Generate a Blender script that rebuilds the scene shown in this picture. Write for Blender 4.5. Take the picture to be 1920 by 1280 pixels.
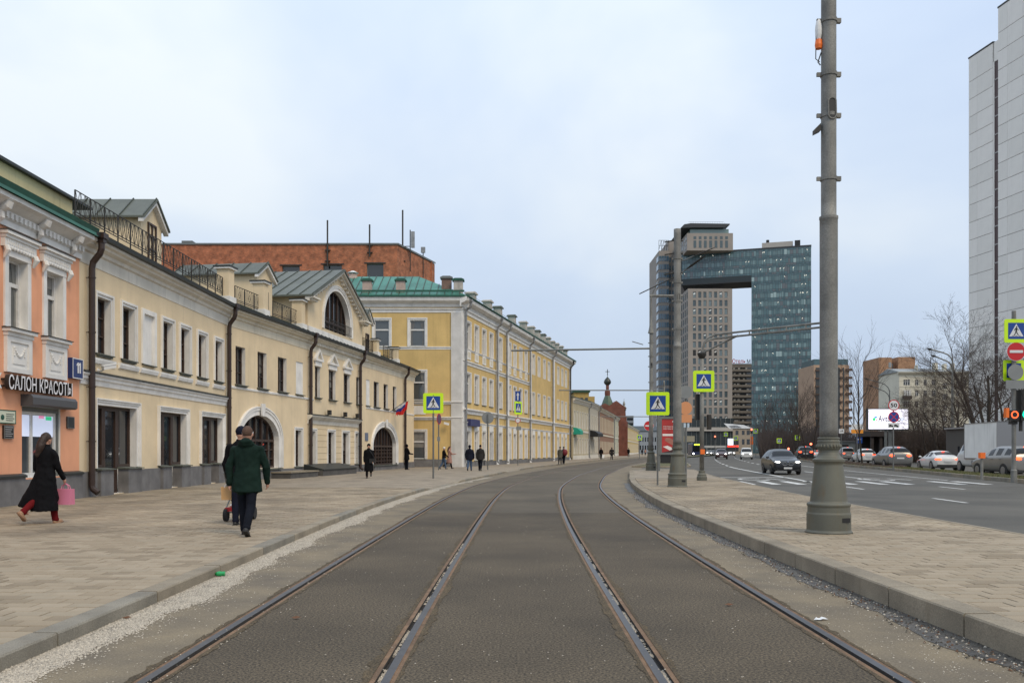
import bpy, bmesh, math, random
from mathutils import Vector, Matrix, noise
random.seed(7)
R = random.Random(11)
for o in list(bpy.data.objects): bpy.data.objects.remove(o, do_unlink=True)
S = bpy.context.scene
COL = S.collection
rad = math.radians
PI = math.pi
# ------------------------------------------------------------------ camera, sky, sun, exposure
cam = bpy.data.cameras.new("camera"); camo = bpy.data.objects.new("camera", cam); COL.objects.link(camo)
FPX = 1650.0; CX0 = 960.0; HY = 843.0; CH = 1.5
cam.sensor_width = 36; cam.lens = FPX/1920*36; cam.shift_y = (HY-640)/1920
cam.clip_start = .1; cam.clip_end = 6000
camo.location = (0, 0, CH); camo.rotation_euler = (rad(90), 0, 0)
S.camera = camo
SUN_EL, SUN_AZ = rad(48), rad(142)          # azimuth from +Y towards +X
W = bpy.data.worlds.new("World"); S.world = W; W.use_nodes = True
nt = W.node_tree; N = nt.nodes; L = nt.links; N.clear()
wo = N.new('ShaderNodeOutputWorld'); bg = N.new('ShaderNodeBackground'); bg.inputs[1].default_value = .117
sky = N.new('ShaderNodeTexSky'); sky.sky_type = 'NISHITA'; sky.sun_disc = False
sky.sun_elevation = SUN_EL; sky.sun_rotation = SUN_AZ
tc = N.new('ShaderNodeTexCoord'); mp = N.new('ShaderNodeMapping'); mp.inputs['Scale'].default_value = (1, 1, 1.8)
mp.inputs['Location'].default_value = (.3, .1, -.1)
n1 = N.new('ShaderNodeTexNoise'); n1.inputs['Scale'].default_value = 1.7; n1.inputs['Detail'].default_value = 5; n1.inputs['Roughness'].default_value = .5
n1.inputs['Distortion'].default_value = .3
cr = N.new('ShaderNodeValToRGB')
cr.color_ramp.elements[0].position = .34; cr.color_ramp.elements[0].color = (.475, .57, .725, 1)
cr.color_ramp.elements[1].position = .68; cr.color_ramp.elements[1].color = (.70, .755, .80, 1)
e = cr.color_ramp.elements.new(.5); e.color = (.545, .635, .765, 1)
sc = N.new('ShaderNodeVectorMath'); sc.operation = 'SCALE'; sc.inputs[3].default_value = 8.1
mx = N.new('ShaderNodeMix'); mx.data_type = 'RGBA'; mx.inputs[0].default_value = .93
L.new(tc.outputs['Generated'], mp.inputs[0]); L.new(mp.outputs[0], n1.inputs['Vector']); L.new(n1.outputs[0], cr.inputs[0])
sz = N.new('ShaderNodeSeparateXYZ'); L.new(tc.outputs['Generated'], sz.inputs[0])
zm = N.new('ShaderNodeMapRange'); zm.inputs[1].default_value = 0; zm.inputs[2].default_value = 1; zm.inputs[3].default_value = 8.0; zm.inputs[4].default_value = 14.6   # overcast sky brightens evenly towards the zenith
L.new(sz.outputs[2], zm.inputs[0]); L.new(zm.outputs[0], sc.inputs[3]); L.new(cr.outputs[0], sc.inputs[0]); L.new(sky.outputs[0], mx.inputs[6]); L.new(sc.outputs[0], mx.inputs[7])
L.new(mx.outputs[2], bg.inputs[0]); L.new(bg.outputs[0], wo.inputs[0])
sl = bpy.data.lights.new("sun", 'SUN'); sl.energy = 1.5; sl.angle = rad(20); sl.color = (1, .81, .55)
so = bpy.data.objects.new("sun", sl); COL.objects.link(so)
sd = Vector((math.sin(SUN_AZ)*math.cos(SUN_EL), math.cos(SUN_AZ)*math.cos(SUN_EL), math.sin(SUN_EL)))
so.rotation_euler = sd.to_track_quat('Z', 'Y').to_euler()
so.location = (0, 0, 50)
S.view_settings.view_transform = 'Standard'; S.view_settings.look = 'None'
S.view_settings.exposure = .15; S.view_settings.gamma = 1; S.view_settings.use_curve_mapping = False
S.render.resolution_x = 1024; S.render.resolution_y = 682

# ------------------------------------------------------------------ pixel <-> world helpers (photograph 1920 x 1280)
def gp(px, py, z=0.0):
    Y = (CH-z)*FPX/(py-HY); return ((px-CX0)/FPX*Y, Y)
def wx(px, Y): return (px-CX0)/FPX*Y
def wz(py, Y): return CH+(HY-py)/FPX*Y

# ------------------------------------------------------------------ materials
_M = {}
def mat(name, col=(.5, .5, .5), rough=.8, metal=0., var=0., vscale=2., bump=0., bscale=40., fine=0., fscale=80., streak=0., spec=.5,
        emit=0., coat=0., col2=None, trans=0., rust=0., mapz=1.):
    if name in _M: return _M[name]
    m = bpy.data.materials.new(name); m.use_nodes = True; _M[name] = m
    t = m.node_tree; n = t.nodes; l = t.links; b = n['Principled BSDF']
    b.inputs['Base Color'].default_value = (*col, 1); b.inputs['Roughness'].default_value = rough
    b.inputs['Metallic'].default_value = metal; b.inputs['Specular IOR Level'].default_value = spec
    if coat: b.inputs['Coat Weight'].default_value = coat; b.inputs['Coat Roughness'].default_value = .06
    if trans: b.inputs['Transmission Weight'].default_value = trans
    if emit:
        b.inputs['Emission Color'].default_value = (*col, 1); b.inputs['Emission Strength'].default_value = emit
    m.diffuse_color = (*col, 1)
    if not (var or bump or fine or streak or rust): return m
    tcn = n.new('ShaderNodeTexCoord'); co = tcn.outputs['Object']
    cur = None
    def mix(fac, a, bcol, mode='MIX'):
        q = n.new('ShaderNodeMix'); q.data_type = 'RGBA'; q.blend_type = mode
        if isinstance(fac, float): q.inputs[0].default_value = fac
        else: l.new(fac, q.inputs[0])
        if isinstance(a, tuple): q.inputs[6].default_value = (*a, 1)
        else: l.new(a, q.inputs[6])
        if isinstance(bcol, tuple): q.inputs[7].default_value = (*bcol, 1)
        else: l.new(bcol, q.inputs[7])
        return q.outputs[2]
    def nz(scale, det=4, ro=.55, vec=None, sc3=None):
        q = n.new('ShaderNodeTexNoise'); q.inputs['Scale'].default_value = scale; q.inputs['Detail'].default_value = det
        q.inputs['Roughness'].default_value = ro
        src = vec or co
        if sc3:
            mm = n.new('ShaderNodeMapping'); mm.inputs['Scale'].default_value = sc3; l.new(src, mm.inputs[0]); src = mm.outputs[0]
        l.new(src, q.inputs['Vector']); return q.outputs[0]
    def rmp(s, a, c, lo=0., hi=1.):
        q = n.new('ShaderNodeMapRange'); q.inputs[1].default_value = a; q.inputs[2].default_value = c
        q.inputs[3].default_value = lo; q.inputs[4].default_value = hi; l.new(s, q.inputs[0]); return q.outputs[0]
    cur = col
    if var:
        c2 = col2 or tuple(c*(1-var) for c in col); c1 = tuple(min(1, c*(1+var*.6)) for c in col)
        cur = mix(rmp(nz(vscale), .3, .7), c1, c2)
    if fine:
        d = tuple(c*(1-fine) for c in col); u = tuple(min(1, c*(1+fine)) for c in col)
        f = mix(rmp(nz(fscale, 2, .7), .35, .65), (1-fine,)*3, (1+fine,)*3)
        cur = mix(1.0, cur if not isinstance(cur, tuple) else cur, f, 'MULTIPLY')
    if streak:
        f = rmp(nz(1.0, 5, .6, sc3=(3.2, 3.2, .22)), .52, .78, 0, streak)
        cur = mix(f, cur, tuple(c*.42 for c in col))
    if rust:
        f = rmp(nz(1.0, 4, .6, sc3=(7, 7, 1.1)), .55, .75, 0, rust)
        cur = mix(f, cur, (.13, .085, .035))
    if isinstance(cur, tuple): b.inputs['Base Color'].default_value = (*cur, 1)
    else: l.new(cur, b.inputs['Base Color'])
    if bump:
        q = n.new('ShaderNodeBump'); q.inputs['Strength'].default_value = bump; q.inputs['Distance'].default_value = .01
        l.new(nz(bscale, 4, .6), q.inputs['Height']); l.new(q.outputs[0], b.inputs['Normal'])
    return m

def brick_mat(name, c1, c2, cm, w, h, mortar=.01, off=.5, plane='XZ', dirt=0., bump=.3, vr=(.68, 1.2), vs=.9):
    """bricks too small or too far to tell apart, on object coordinates"""
    if name in _M: return _M[name]
    m = bpy.data.materials.new(name); m.use_nodes = True; _M[name] = m
    t = m.node_tree; n = t.nodes; l = t.links; b = n['Principled BSDF']; b.inputs['Roughness'].default_value = .9
    tcn = n.new('ShaderNodeTexCoord'); sx = n.new('ShaderNodeSeparateXYZ'); cb = n.new('ShaderNodeCombineXYZ')
    l.new(tcn.outputs['Object'], sx.inputs[0])
    if plane == 'XZ':
        ad = n.new('ShaderNodeMath'); ad.operation = 'ADD'; l.new(sx.outputs[0], ad.inputs[0]); l.new(sx.outputs[1], ad.inputs[1])
        l.new(ad.outputs[0], cb.inputs[0]); l.new(sx.outputs[2], cb.inputs[1])
    else: l.new(sx.outputs[0], cb.inputs[0]); l.new(sx.outputs[1], cb.inputs[1])
    br = n.new('ShaderNodeTexBrick'); br.inputs['Scale'].default_value = 1; br.inputs['Brick Width'].default_value = w
    br.inputs['Row Height'].default_value = h; br.inputs['Mortar Size'].default_value = mortar; br.offset = off
    br.inputs['Color1'].default_value = (*c1, 1); br.inputs['Color2'].default_value = (*c2, 1); br.inputs['Mortar'].default_value = (*cm, 1)
    l.new(cb.outputs[0], br.inputs[0])
    nn = n.new('ShaderNodeTexNoise'); nn.inputs['Scale'].default_value = vs; nn.inputs['Detail'].default_value = 8; nn.inputs['Roughness'].default_value = .65
    l.new(tcn.outputs['Object'], nn.inputs['Vector'])
    mr = n.new('ShaderNodeMapRange'); mr.inputs[1].default_value = .3; mr.inputs[2].default_value = .7; mr.inputs[3].default_value = vr[0]; mr.inputs[4].default_value = vr[1]
    l.new(nn.outputs[0], mr.inputs[0])
    q = n.new('ShaderNodeVectorMath'); q.operation = 'SCALE'; l.new(br.outputs[0], q.inputs[0]); l.new(mr.outputs[0], q.inputs[3])
    l.new(q.outputs[0], b.inputs['Base Color'])
    bp = n.new('ShaderNodeBump'); bp.inputs['Strength'].default_value = bump; bp.inputs['Distance'].default_value = .01; bp.invert = True
    l.new(br.outputs['Fac'], bp.inputs['Height']); l.new(bp.outputs[0], b.inputs['Normal'])
    return m

# ------------------------------------------------------------------ mesh builder
class MB:
    def __init__(s): s.v = []; s.f = []; s.mi = []; s.m = 0; s.X = None
    def add(s, vs, fs):
        b = len(s.v)
        if s.X is not None: vs = [s.X @ Vector(p) for p in vs]
        s.v.extend([tuple(p) for p in vs]); s.f.extend([tuple(i+b for i in f) for f in fs]); s.mi.extend([s.m]*len(fs)); return s
    def box(s, x0, x1, y0, y1, z0, z1):
        return s.add([(x0, y0, z0), (x1, y0, z0), (x1, y1, z0), (x0, y1, z0), (x0, y0, z1), (x1, y0, z1), (x1, y1, z1), (x0, y1, z1)],
              [(0, 3, 2, 1), (4, 5, 6, 7), (0, 1, 5, 4), (1, 2, 6, 5), (2, 3, 7, 6), (3, 0, 4, 7)])
    def quad(s, a, b, c, d): return s.add([a, b, c, d], [(0, 1, 2, 3)])
    def prism(s, poly, d0, d1, ax='y'):
        """polygon in (x,z) (ax='y') or (x,y) (ax='z') or (y,z) (ax='x') extruded from d0 to d1"""
        n = len(poly)
        P = (lambda p, d: (p[0], d, p[1])) if ax == 'y' else ((lambda p, d: (p[0], p[1], d)) if ax == 'z' else (lambda p, d: (d, p[0], p[1])))
        vs = [P(p, d0) for p in poly]+[P(p, d1) for p in poly]
        fs = [tuple(range(n)), tuple(reversed(range(n, 2*n)))]+[(i, i+n, (i+1) % n+n, (i+1) % n) for i in range(n)]
        return s.add(vs, fs)
    def tube(s, pts, rs, n=8, cap=True, flat=1.0):
        pts = [Vector(p) for p in pts]
        if not isinstance(rs, (list, tuple)): rs = [rs]*len(pts)
        vs = []; ref = None
        for i, p in enumerate(pts):
            d = (pts[min(i+1, len(pts)-1)]-pts[max(i-1, 0)])
            if d.length < 1e-9: d = Vector((0, 0, 1))
            d.normalize()
            if ref is None: ref = Vector((1, 0, 0)) if abs(d.x) < .8 else Vector((0, 1, 0))
            a = (ref-d*ref.dot(d)).normalized(); b = d.cross(a); ref = a
            for k in range(n):
                t = 2*PI*k/n; vs.append(p+a*math.cos(t)*rs[i]+b*math.sin(t)*rs[i]*flat)
        fs = []
        for i in range(len(pts)-1):
            for k in range(n):
                k2 = (k+1) % n; fs.append((i*n+k, i*n+k2, (i+1)*n+k2, (i+1)*n+k))
        if cap: fs.append(tuple(reversed(range(n)))); fs.append(tuple(range((len(pts)-1)*n, len(pts)*n)))
        return s.add(vs, fs)
    def lathe(s, prof, n=24, c=(0, 0, 0)):
        vs = []; fs = []
        for r, z in prof:
            for k in range(n):
                t = 2*PI*k/n; vs.append((c[0]+r*math.cos(t), c[1]+r*math.sin(t), c[2]+z))
        for i in range(len(prof)-1):
            for k in range(n):
                k2 = (k+1) % n; fs.append((i*n+k, i*n+k2, (i+1)*n+k2, (i+1)*n+k))
        fs.append(tuple(reversed(range(n)))); fs.append(tuple(range((len(prof)-1)*n, len(prof)*n)))
        return s.add(vs, fs)
    def loft(s, rings):
        """rings: (cx,cy,cz,rx,ry) horizontal ellipses, closed at both ends"""
        n = 16; vs = []; fs = []
        for cx, cy, cz, rx, ry in rings:
            for k in range(n):
                t = 2*PI*k/n; vs.append((cx+rx*math.cos(t), cy+ry*math.sin(t), cz))
        for i in range(len(rings)-1):
            for k in range(n):
                k2 = (k+1) % n; fs.append((i*n+k, i*n+k2, (i+1)*n+k2, (i+1)*n+k))
        fs.append(tuple(reversed(range(n)))); fs.append(tuple(range((len(rings)-1)*n, len(rings)*n)))
        return s.add(vs, fs)
    def ell(s, c, r, n=12, m=8):
        vs = []; fs = []
        for i in range(m+1):
            ph = -PI/2+PI*i/m
            for k in range(n):
                t = 2*PI*k/n; vs.append((c[0]+r[0]*math.cos(ph)*math.cos(t), c[1]+r[1]*math.cos(ph)*math.sin(t), c[2]+r[2]*math.sin(ph)))
        for i in range(m):
            for k in range(n):
                k2 = (k+1) % n; fs.append((i*n+k, i*n+k2, (i+1)*n+k2, (i+1)*n+k))
        return s.add(vs, fs)
    def cap(s, p, q, r1, r2, n=10):
        p = Vector(p); q = Vector(q); d = q-p; ln = d.length; d = d/ln if ln > 1e-6 else Vector((0, 0, 1))
        return s.tube([p-d*r1*.9, p-d*r1*.55, p, q, q+d*r2*.55, q+d*r2*.9], [r1*.35, r1*.8, r1, r2, r2*.8, r2*.35], n)
    def mesh(s, name, mats, smooth=False):
        me = bpy.data.meshes.new(name); me.from_pydata(s.v, [], s.f)
        if not isinstance(mats, (list, tuple)): mats = [mats]
        for m in mats: me.materials.append(m)
        if len(mats) > 1: me.polygons.foreach_set('material_index', s.mi)
        if smooth: me.polygons.foreach_set('use_smooth', [True]*len(me.polygons))
        me.update(); return me
    def build(s, name, mats, parent=None, loc=None, smooth=False, kind=None, rz=None):
        return put(name, s.mesh(name, mats, smooth), parent, loc, kind, rz)
def put(name, me, parent=None, loc=None, kind=None, rz=None):
    o = bpy.data.objects.new(name, me); COL.objects.link(o)
    if parent is not None: o.parent = parent
    if loc is not None: o.location = loc
    if rz is not None: o.rotation_euler = (0, 0, rz)
    if kind: o['kind'] = kind
    return o
def thing(name, label, cat, loc=(0, 0, 0), rz=0., group=None):
    o = bpy.data.objects.new(name, None); COL.objects.link(o); o.location = loc; o.rotation_euler = (0, 0, rz)
    o.empty_display_size = .2
    o['label'] = label; o['category'] = cat
    if group: o['group'] = group
    return o
def tag(o, label, cat, group=None):
    o['label'] = label; o['category'] = cat
    if group: o['group'] = group
    return o
def kids(o): return [c for c in o.children]
def dup(o, parent=None, loc=None, rz=None, label=None, group=None):
    c = o.copy(); COL.objects.link(c)
    if parent is not None: c.parent = parent
    if loc is not None: c.location = loc
    if rz is not None: c.rotation_euler = (0, 0, rz)
    if label: c['label'] = label
    if group: c['group'] = group
    for k in kids(o): dup(k, c)
    return c
def text_mesh(body, size, ext=0., mt=None, bold=0., sx=1.):
    cu = bpy.data.curves.new('lettering', 'FONT'); cu.body = body; cu.size = size; cu.extrude = ext; cu.align_x = 'CENTER'; cu.align_y = 'CENTER'
    cu.offset = bold; cu.resolution_u = 3
    o = bpy.data.objects.new('tmp', cu); COL.objects.link(o)
    bpy.context.view_layer.update()
    me = bpy.data.meshes.new_from_object(o.evaluated_get(bpy.context.evaluated_depsgraph_get()))
    bpy.data.objects.remove(o); 
    # text lies in XY facing +Z : stand it up facing -Y
    me.transform(Matrix.Rotation(PI/2, 4, 'X') @ Matrix.Diagonal((sx, 1, 1, 1)))
    me.materials.clear(); me.materials.append(mt); me.name = 'lettering'
    return me
def dens(prof):
    out = [prof[0]]
    for a, b in zip(prof, prof[1:]):
        if math.hypot(a[0]-b[0], a[1]-b[1]) > .03:
            for t in (.04, .96): out.append((a[0]+(b[0]-a[0])*t, a[1]+(b[1]-a[1])*t))
        out.append(b)
    return out
def spline(tab):
    xs = [a for a, b in tab]; ys = [b for a, b in tab]; n = len(xs)
    d = [0]*n
    for i in range(n):
        a = max(i-1, 0); b = min(i+1, n-1); d[i] = (ys[b]-ys[a])/(xs[b]-xs[a])
    def f(x):
        if x <= xs[0]: return ys[0]+d[0]*(x-xs[0])
        if x >= xs[-1]: return ys[-1]+d[-1]*(x-xs[-1])
        i = 0
        while x > xs[i+1]: i += 1
        h = xs[i+1]-xs[i]; t = (x-xs[i])/h
        return (2*t**3-3*t*t+1)*ys[i]+(t**3-2*t*t+t)*h*d[i]+(-2*t**3+3*t*t)*ys[i+1]+(t**3-t*t)*h*d[i+1]
    return f
# ================================================================== GROUND, ROADS, TRACKS, PAVEMENTS
M_asph = mat('asphalt_dark', (.082, .064, .041), .95, var=.42, vscale=.38, fine=.8, fscale=52, bump=.45, bscale=110)
M_asphR = mat('asphalt_road', (.086, .079, .064), .8, var=.42, vscale=.25, fine=.2, fscale=60, bump=.3, bscale=90)
M_conc = mat('worn_concrete_bed', (.185, .15, .098), .95, var=.32, vscale=1.3, fine=.22, fscale=60, bump=.5, bscale=90, col2=(.125, .105, .078))
M_asph2 = mat('asphalt_worn', (.098, .080, .055), .9, var=.38, vscale=.3, fine=.45, fscale=70, bump=.6, bscale=95)
M_asphr = mat('rust_dust_asphalt', (.088, .064, .034), .95, var=.35, vscale=2.5, fine=.6, fscale=62, bump=1., bscale=95)
M_soil = mat('bare_soil', (.10, .085, .06), 1, var=.3, vscale=.6)
M_grass = mat('thin_grass', (.075, .085, .028), 1, var=.45, vscale=1.2, fine=.4, fscale=30, bump=1, bscale=30, col2=(.10, .08, .045))
M_kerbL = mat('kerb_granite', (.22, .20, .16), .85, var=.25, vscale=2.2, fine=.25, fscale=90, rust=.25, bump=.3)
M_kerbD = mat('kerb_granite_dark', (.10, .105, .10), .75, var=.25, vscale=3, fine=.25, fscale=90, bump=.3)
M_kerbB = mat('kerb_brown', (.265, .225, .165), .9, var=.3, vscale=1.5, fine=.2, fscale=80, rust=.3, bump=.3)
M_joint = mat('joint_sand', (.075, .06, .042), 1, fine=.3, fscale=120)
M_pave = [mat('paver_%d' % i, c, .88, var=.38, vscale=.55, fine=.14, fscale=140, bump=.25, bscale=150) for i, c in enumerate(
    [(.30, .242, .168), (.28, .224, .153), (.325, .265, .188), (.235, .187, .126), (.295, .243, .172)])]
M_rust = mat('rusty_rail_filler', (.17, .10, .052), .8, var=.4, vscale=6, fine=.3, fscale=100, bump=.3)
M_railtop = mat('polished_rail', (.085, .082, .085), .42, metal=.6, var=.2, vscale=8)
M_groove = mat('rail_groove_dirt', (.028, .024, .02), .9, fine=.4, fscale=60)
M_paint = mat('road_paint', (.62, .62, .6), .7, var=.25, vscale=3, fine=.18, fscale=60, col2=(.4, .4, .38))
M_gravel = mat('pale_gravel', (.50, .45, .37), .95, var=.4, vscale=60, col2=(.25, .225, .19))
M_gravbed = mat('gravel_bed', (.34, .30, .24), 1, var=.35, vscale=4, fine=.6, fscale=90, bump=1, bscale=110)
M_debris = mat('gutter_dirt', (.075, .068, .058), .55, var=.5, vscale=6, fine=.5, fscale=50, bump=.8, bscale=60)

CXf = spline([(-10, .08), (0, .08), (6, .08), (12, .13), (20, .27), (28, .52), (36, .98), (45, 1.95), (52.7, 2.95), (60, 4.2), (67, 5.35),
              (72, 6.2), (84, 8.45), (101, 12.1), (130, 18.5), (160, 26), (200, 37), (260, 56), (330, 80)])
KLf = spline([(-10, -3.45), (6, -3.45), (10, -3.5), (17.6, -3.6), (25, -3.5), (33, -3.1), (40, -2.4), (50, -1.2), (61, .1), (75, 2.2),
              (90, 5.3), (124, 12.4), (160, 21), (200, 32), (260, 51), (330, 75)])
MFf = spline([(-10, 17), (15, 19), (30, 21.2), (39.3, 22.8), (44.2, 23.6), (51, 25), (65, 27.6), (80, 30.2), (124, 40), (200, 58), (275, 76), (330, 90)])
def MBf(Y): return MFf(Y)+1.9+max(0, min(1, (Y-55)/60))*2.2
def gaph(Y):
    t = max(0, min(1, (Y-12)/38)); return .92+.23*t*t*(3-2*t)
def side(Y, off):
    d = (CXf(Y+.05)-CXf(Y-.05))/.1; n = Vector((1, -d)).normalized()
    return (CXf(Y)+n.x*off, Y+n.y*off)
ys = []; y = -6.
while y < 330: ys.append(y); y += (.5 if y < 40 else 1. if y < 90 else 4.)

def ribbon(mb, fa, fb, z, ys=ys, sub=1):
    for i in range(len(ys)-1):
        for j in range(sub):
            a0, b0 = fa(ys[i]), fb(ys[i]); a1, b1 = fa(ys[i+1]), fb(ys[i+1])
            l = lambda p, q, t: (p[0]+(q[0]-p[0])*t, p[1]+(q[1]-p[1])*t, z)
            mb.quad(l(a0, b0, j/sub), l(a0, b0, (j+1)/sub), l(a1, b1, (j+1)/sub), l(a1, b1, j/sub))
# base ground reaching the horizon
g = MB(); g.quad((-2500, -300, -.06), (2500, -300, -.06), (2500, 3500, -.06), (-2500, 3500, -.06)); g.build('ground', M_soil, kind='structure')
# the tram road: strips of asphalt between the rails, leaving real grooves
RO = [lambda Y: -(gaph(Y)+1.524), lambda Y: -gaph(Y), lambda Y: gaph(Y), lambda Y: gaph(Y)+1.524]
E = .085
g = MB()
g.m = 1; ribbon(g, lambda Y: (KLf(Y)-.1, Y), lambda Y: side(Y, RO[0](Y)-E), 0)
for k in range(3):
    for m_, yy_ in ((0, [q for q in ys if q <= 21.01]), (3, [q for q in ys if q >= 20.99])):
        g.m = m_; fa, fb = (lambda Y, k=k: side(Y, RO[k](Y)+E)), (lambda Y, k=k: side(Y, RO[k+1](Y)-E))
        def part(t0, t1): return (lambda Y: tuple(a+(b-a)*t0 for a, b in zip(fa(Y), fb(Y)))), (lambda Y: tuple(a+(b-a)*t1 for a, b in zip(fa(Y), fb(Y))))
        p, q = part(0, 1); ribbon(g, p, q, 0, yy_)
g.m = 1; ribbon(g, lambda Y: side(Y, RO[3](Y)+E), lambda Y: side(Y, RO[3](Y)+1.7), 0)
g.m = 2; ribbon(g, lambda Y: side(Y, RO[3](Y)+1.7), lambda Y: (MFf(Y)+.1, Y), 0, sub=3)
g.build('road', [M_asph, M_conc, M_asphR, M_asph2], kind='structure')
g = MB(); ribbon(g, lambda Y: (MBf(Y)-.1, Y), lambda Y: (MBf(Y)+11, Y), 0); g.build('far_road', M_asphR, kind='structure')

ry_ = [5+.06*i for i in range(420)]
g = MB()
for k in range(4):
    for sgn in (-1, 1):
        wf = lambda Y, s=k*7.3+sgn: .02+.06*max(0, .3+noise.noise((Y*.9, s, 0)))+.035*noise.noise((Y*7, s, 3))+.02*noise.noise((Y*19, s, 5))
        a_ = lambda Y, k=k, sgn=sgn: side(Y, RO[k](Y)+sgn*E); b_ = lambda Y, k=k, sgn=sgn, wf=wf: side(Y, RO[k](Y)+sgn*(E+max(.02, wf(Y))))
        ribbon(g, *((a_, b_) if sgn > 0 else (b_, a_)), .004, ry_)
g.build('rust_stain', M_asphr, kind='structure')
# four rails in two tracks
def rail(mb, ro, flip):
    prof = [(-.085, .0), (-.047, .002), (-.045, -.03), (-.012, -.03), (-.006, .004), (.052, .006), (.056, .0), (.085, .001)]
    mi = [0, 1, 1, 1, 2, 0, 0]
    if flip: prof = [(-a, b) for a, b in reversed(prof)]; mi = mi[::-1]
    for k in range(len(prof)-1):
        mb.m = mi[k]
        for i in range(len(ys)-1):
            q = []
            for Y, pp in ((ys[i], prof[k]), (ys[i], prof[k+1]), (ys[i+1], prof[k+1]), (ys[i+1], prof[k])):
                x, yy = side(Y, ro(Y)+pp[0]); q.append((x, yy, pp[1]))
            mb.quad(*q)
for nm, ks in (('left tram track with two grooved steel rails in brown asphalt, nearer the pale gravel strip', (0, 1)),
               ('right tram track with two grooved steel rails, nearer the raised paved island', (2, 3))):
    t = thing('tram_track', nm, 'tram track', group='tram tracks in the road')
    for k in ks:
        mb = MB(); rail(mb, RO[k], k % 2 == 0); mb.build('rail', [M_rust, M_groove, M_railtop], t)

# pale litter of gravel caught in the grooves and along the left kerb
def pebble(mb, x, y, z, r, rr=R):
    a = rr.random()*6.28; h = r*(.5+.5*rr.random()); c, s = math.cos(a)*r, math.sin(a)*r
    mb.add([(x+c, y+s, z), (x-s*.8, y+c*.8, z), (x-c*.9, y-s*.9, z), (x+s, y-c, z), (x+s*.2, y+c*.2, z+h)], [(0, 1, 4), (1, 2, 4), (2, 3, 4), (3, 0, 4)])
def gw(Y): return .36+.20*noise.noise((Y*.9, 1.3, 0))+.05*noise.noise((Y*5, 7.3, 0))
gy = [5+.12*i for i in range(360)]
g = MB(); ribbon(g, lambda Y: (KLf(Y)-.02, Y), lambda Y: (KLf(Y)+max(.12, gw(Y)*(1 if Y < 30 else 1)), Y), .004, gy)
g.build('gravel_bed', M_gravbed, kind='structure')
g = MB()
for i in range(26000):
    Y = 5.2+27*(R.random()**1.7); w = gw(Y)+.05
    t = R.random(); pebble(g, KLf(Y)+t*w+(.2*R.random() if R.random() < .12 else 0), Y, .003, .004+.008*R.random())
for k in (1, 2):
    for i in range(2300):
        Y = 5.3+9*(R.random()**1.3)
        if noise.noise((Y*2.3, k*5., 0))+.35*noise.noise((Y*11, k*3., 0)) < R.uniform(-.1, .35): continue
        x, yy = side(Y, RO[k](Y)+(-.034 if k == 1 else .034)+R.uniform(-.012, .012)); pebble(g, x, yy, -.024, .006+.009*R.random())
for i in range(2600):   # loose chips scattered on the road
    Y = 5.3+12*R.random()**1.5; x = R.choice([R.uniform(-3, -2.2), R.uniform(2.6, 3.5), R.uniform(2.9, 3.5), R.uniform(-3, 3.4)])
    pebble(g, x, Y, .002, .003+.007*R.random()**2)
g.build('gravel', M_gravel, kind='stuff')

# ---- kerbs
def kerb_line(name, pts, zt, zb, w, ln, mats, pick, zf=None, left=True, maxn=260, gap=.011):
    """pts polyline of the road-side top edge; stones extend to the paved side"""
    P = [Vector((a, b)) for a, b in pts]; cum = [0]
    for i in range(1, len(P)): cum.append(cum[-1]+(P[i]-P[i-1]).length)
    def at(s):
        i = 0
        while i < len(P)-2 and cum[i+1] < s: i += 1
        t = (s-cum[i])/max(1e-6, cum[i+1]-cum[i]); p = P[i].lerp(P[i+1], t); d = (P[i+1]-P[i]).normalized()
        return p, d
    root = bpy.data.objects.new(name, None); COL.objects.link(root); root['kind'] = 'structure'
    s = 0; k = 0
    while s < cum[-1]-.1 and k < maxn:
        e = min(s+ln, cum[-1]); mb = MB(); ns = 3; ra = []
        for j in range(ns+1):
            q, d = at(s+gap+(e-s-2*gap)*j/ns); nrm = Vector((-d.y, d.x))*(1 if left else -1)
            z = zt if zf is None else zf(q.x, q.y)
            dz = R2[k % 97]*.004
            ra.append([(q.x+nrm.x*.004, q.y+nrm.y*.004, zb), (q.x+nrm.x*.004, q.y+nrm.y*.004, z-.014+dz), (q.x+nrm.x*.016, q.y+nrm.y*.016, z+dz),
                       (q.x+nrm.x*w, q.y+nrm.y*w, z+dz), (q.x+nrm.x*w, q.y+nrm.y*w, zb)])
        vs = [p for r in ra for p in r]; fs = []
        for j in range(ns):
            for i in range(4): fs.append((j*5+i, j*5+i+1, j*5+5+i+1, j*5+5+i))
        fs.append((4, 3, 2, 1, 0)); fs.append(tuple(ns*5+i for i in range(5)))
        mb.add(vs, fs); mb.build('kerb_stone', mats[pick(k)], root); s = e; k += 1
    return root
R2 = [R.random() for _ in range(97)]
def gapf(Y):
    f = 0
    for a, b in ((33.2, 39.4), (58, 64)):
        if a-1.2 < Y < b+1.2: f = max(f, min(1, (Y-a+1.2)/1.2, (b+1.2-Y)/1.2))
    return f
def zL(X, Y):
    d = max(0, KLf(Y)-X); return .11-.09*gapf(Y)*max(0, 1-d/1.8)
ky = [-5+1.*i for i in range(70)]+[65+4*i for i in range(40)]
kerb_line('kerb', [(KLf(Y), Y) for Y in ky], .11, -.05, .2, 1.95, [M_kerbL, M_kerbB, M_kerbD], lambda k: (0 if k < 6 else 1 if k % 3 else 0), zf=zL)

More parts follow.
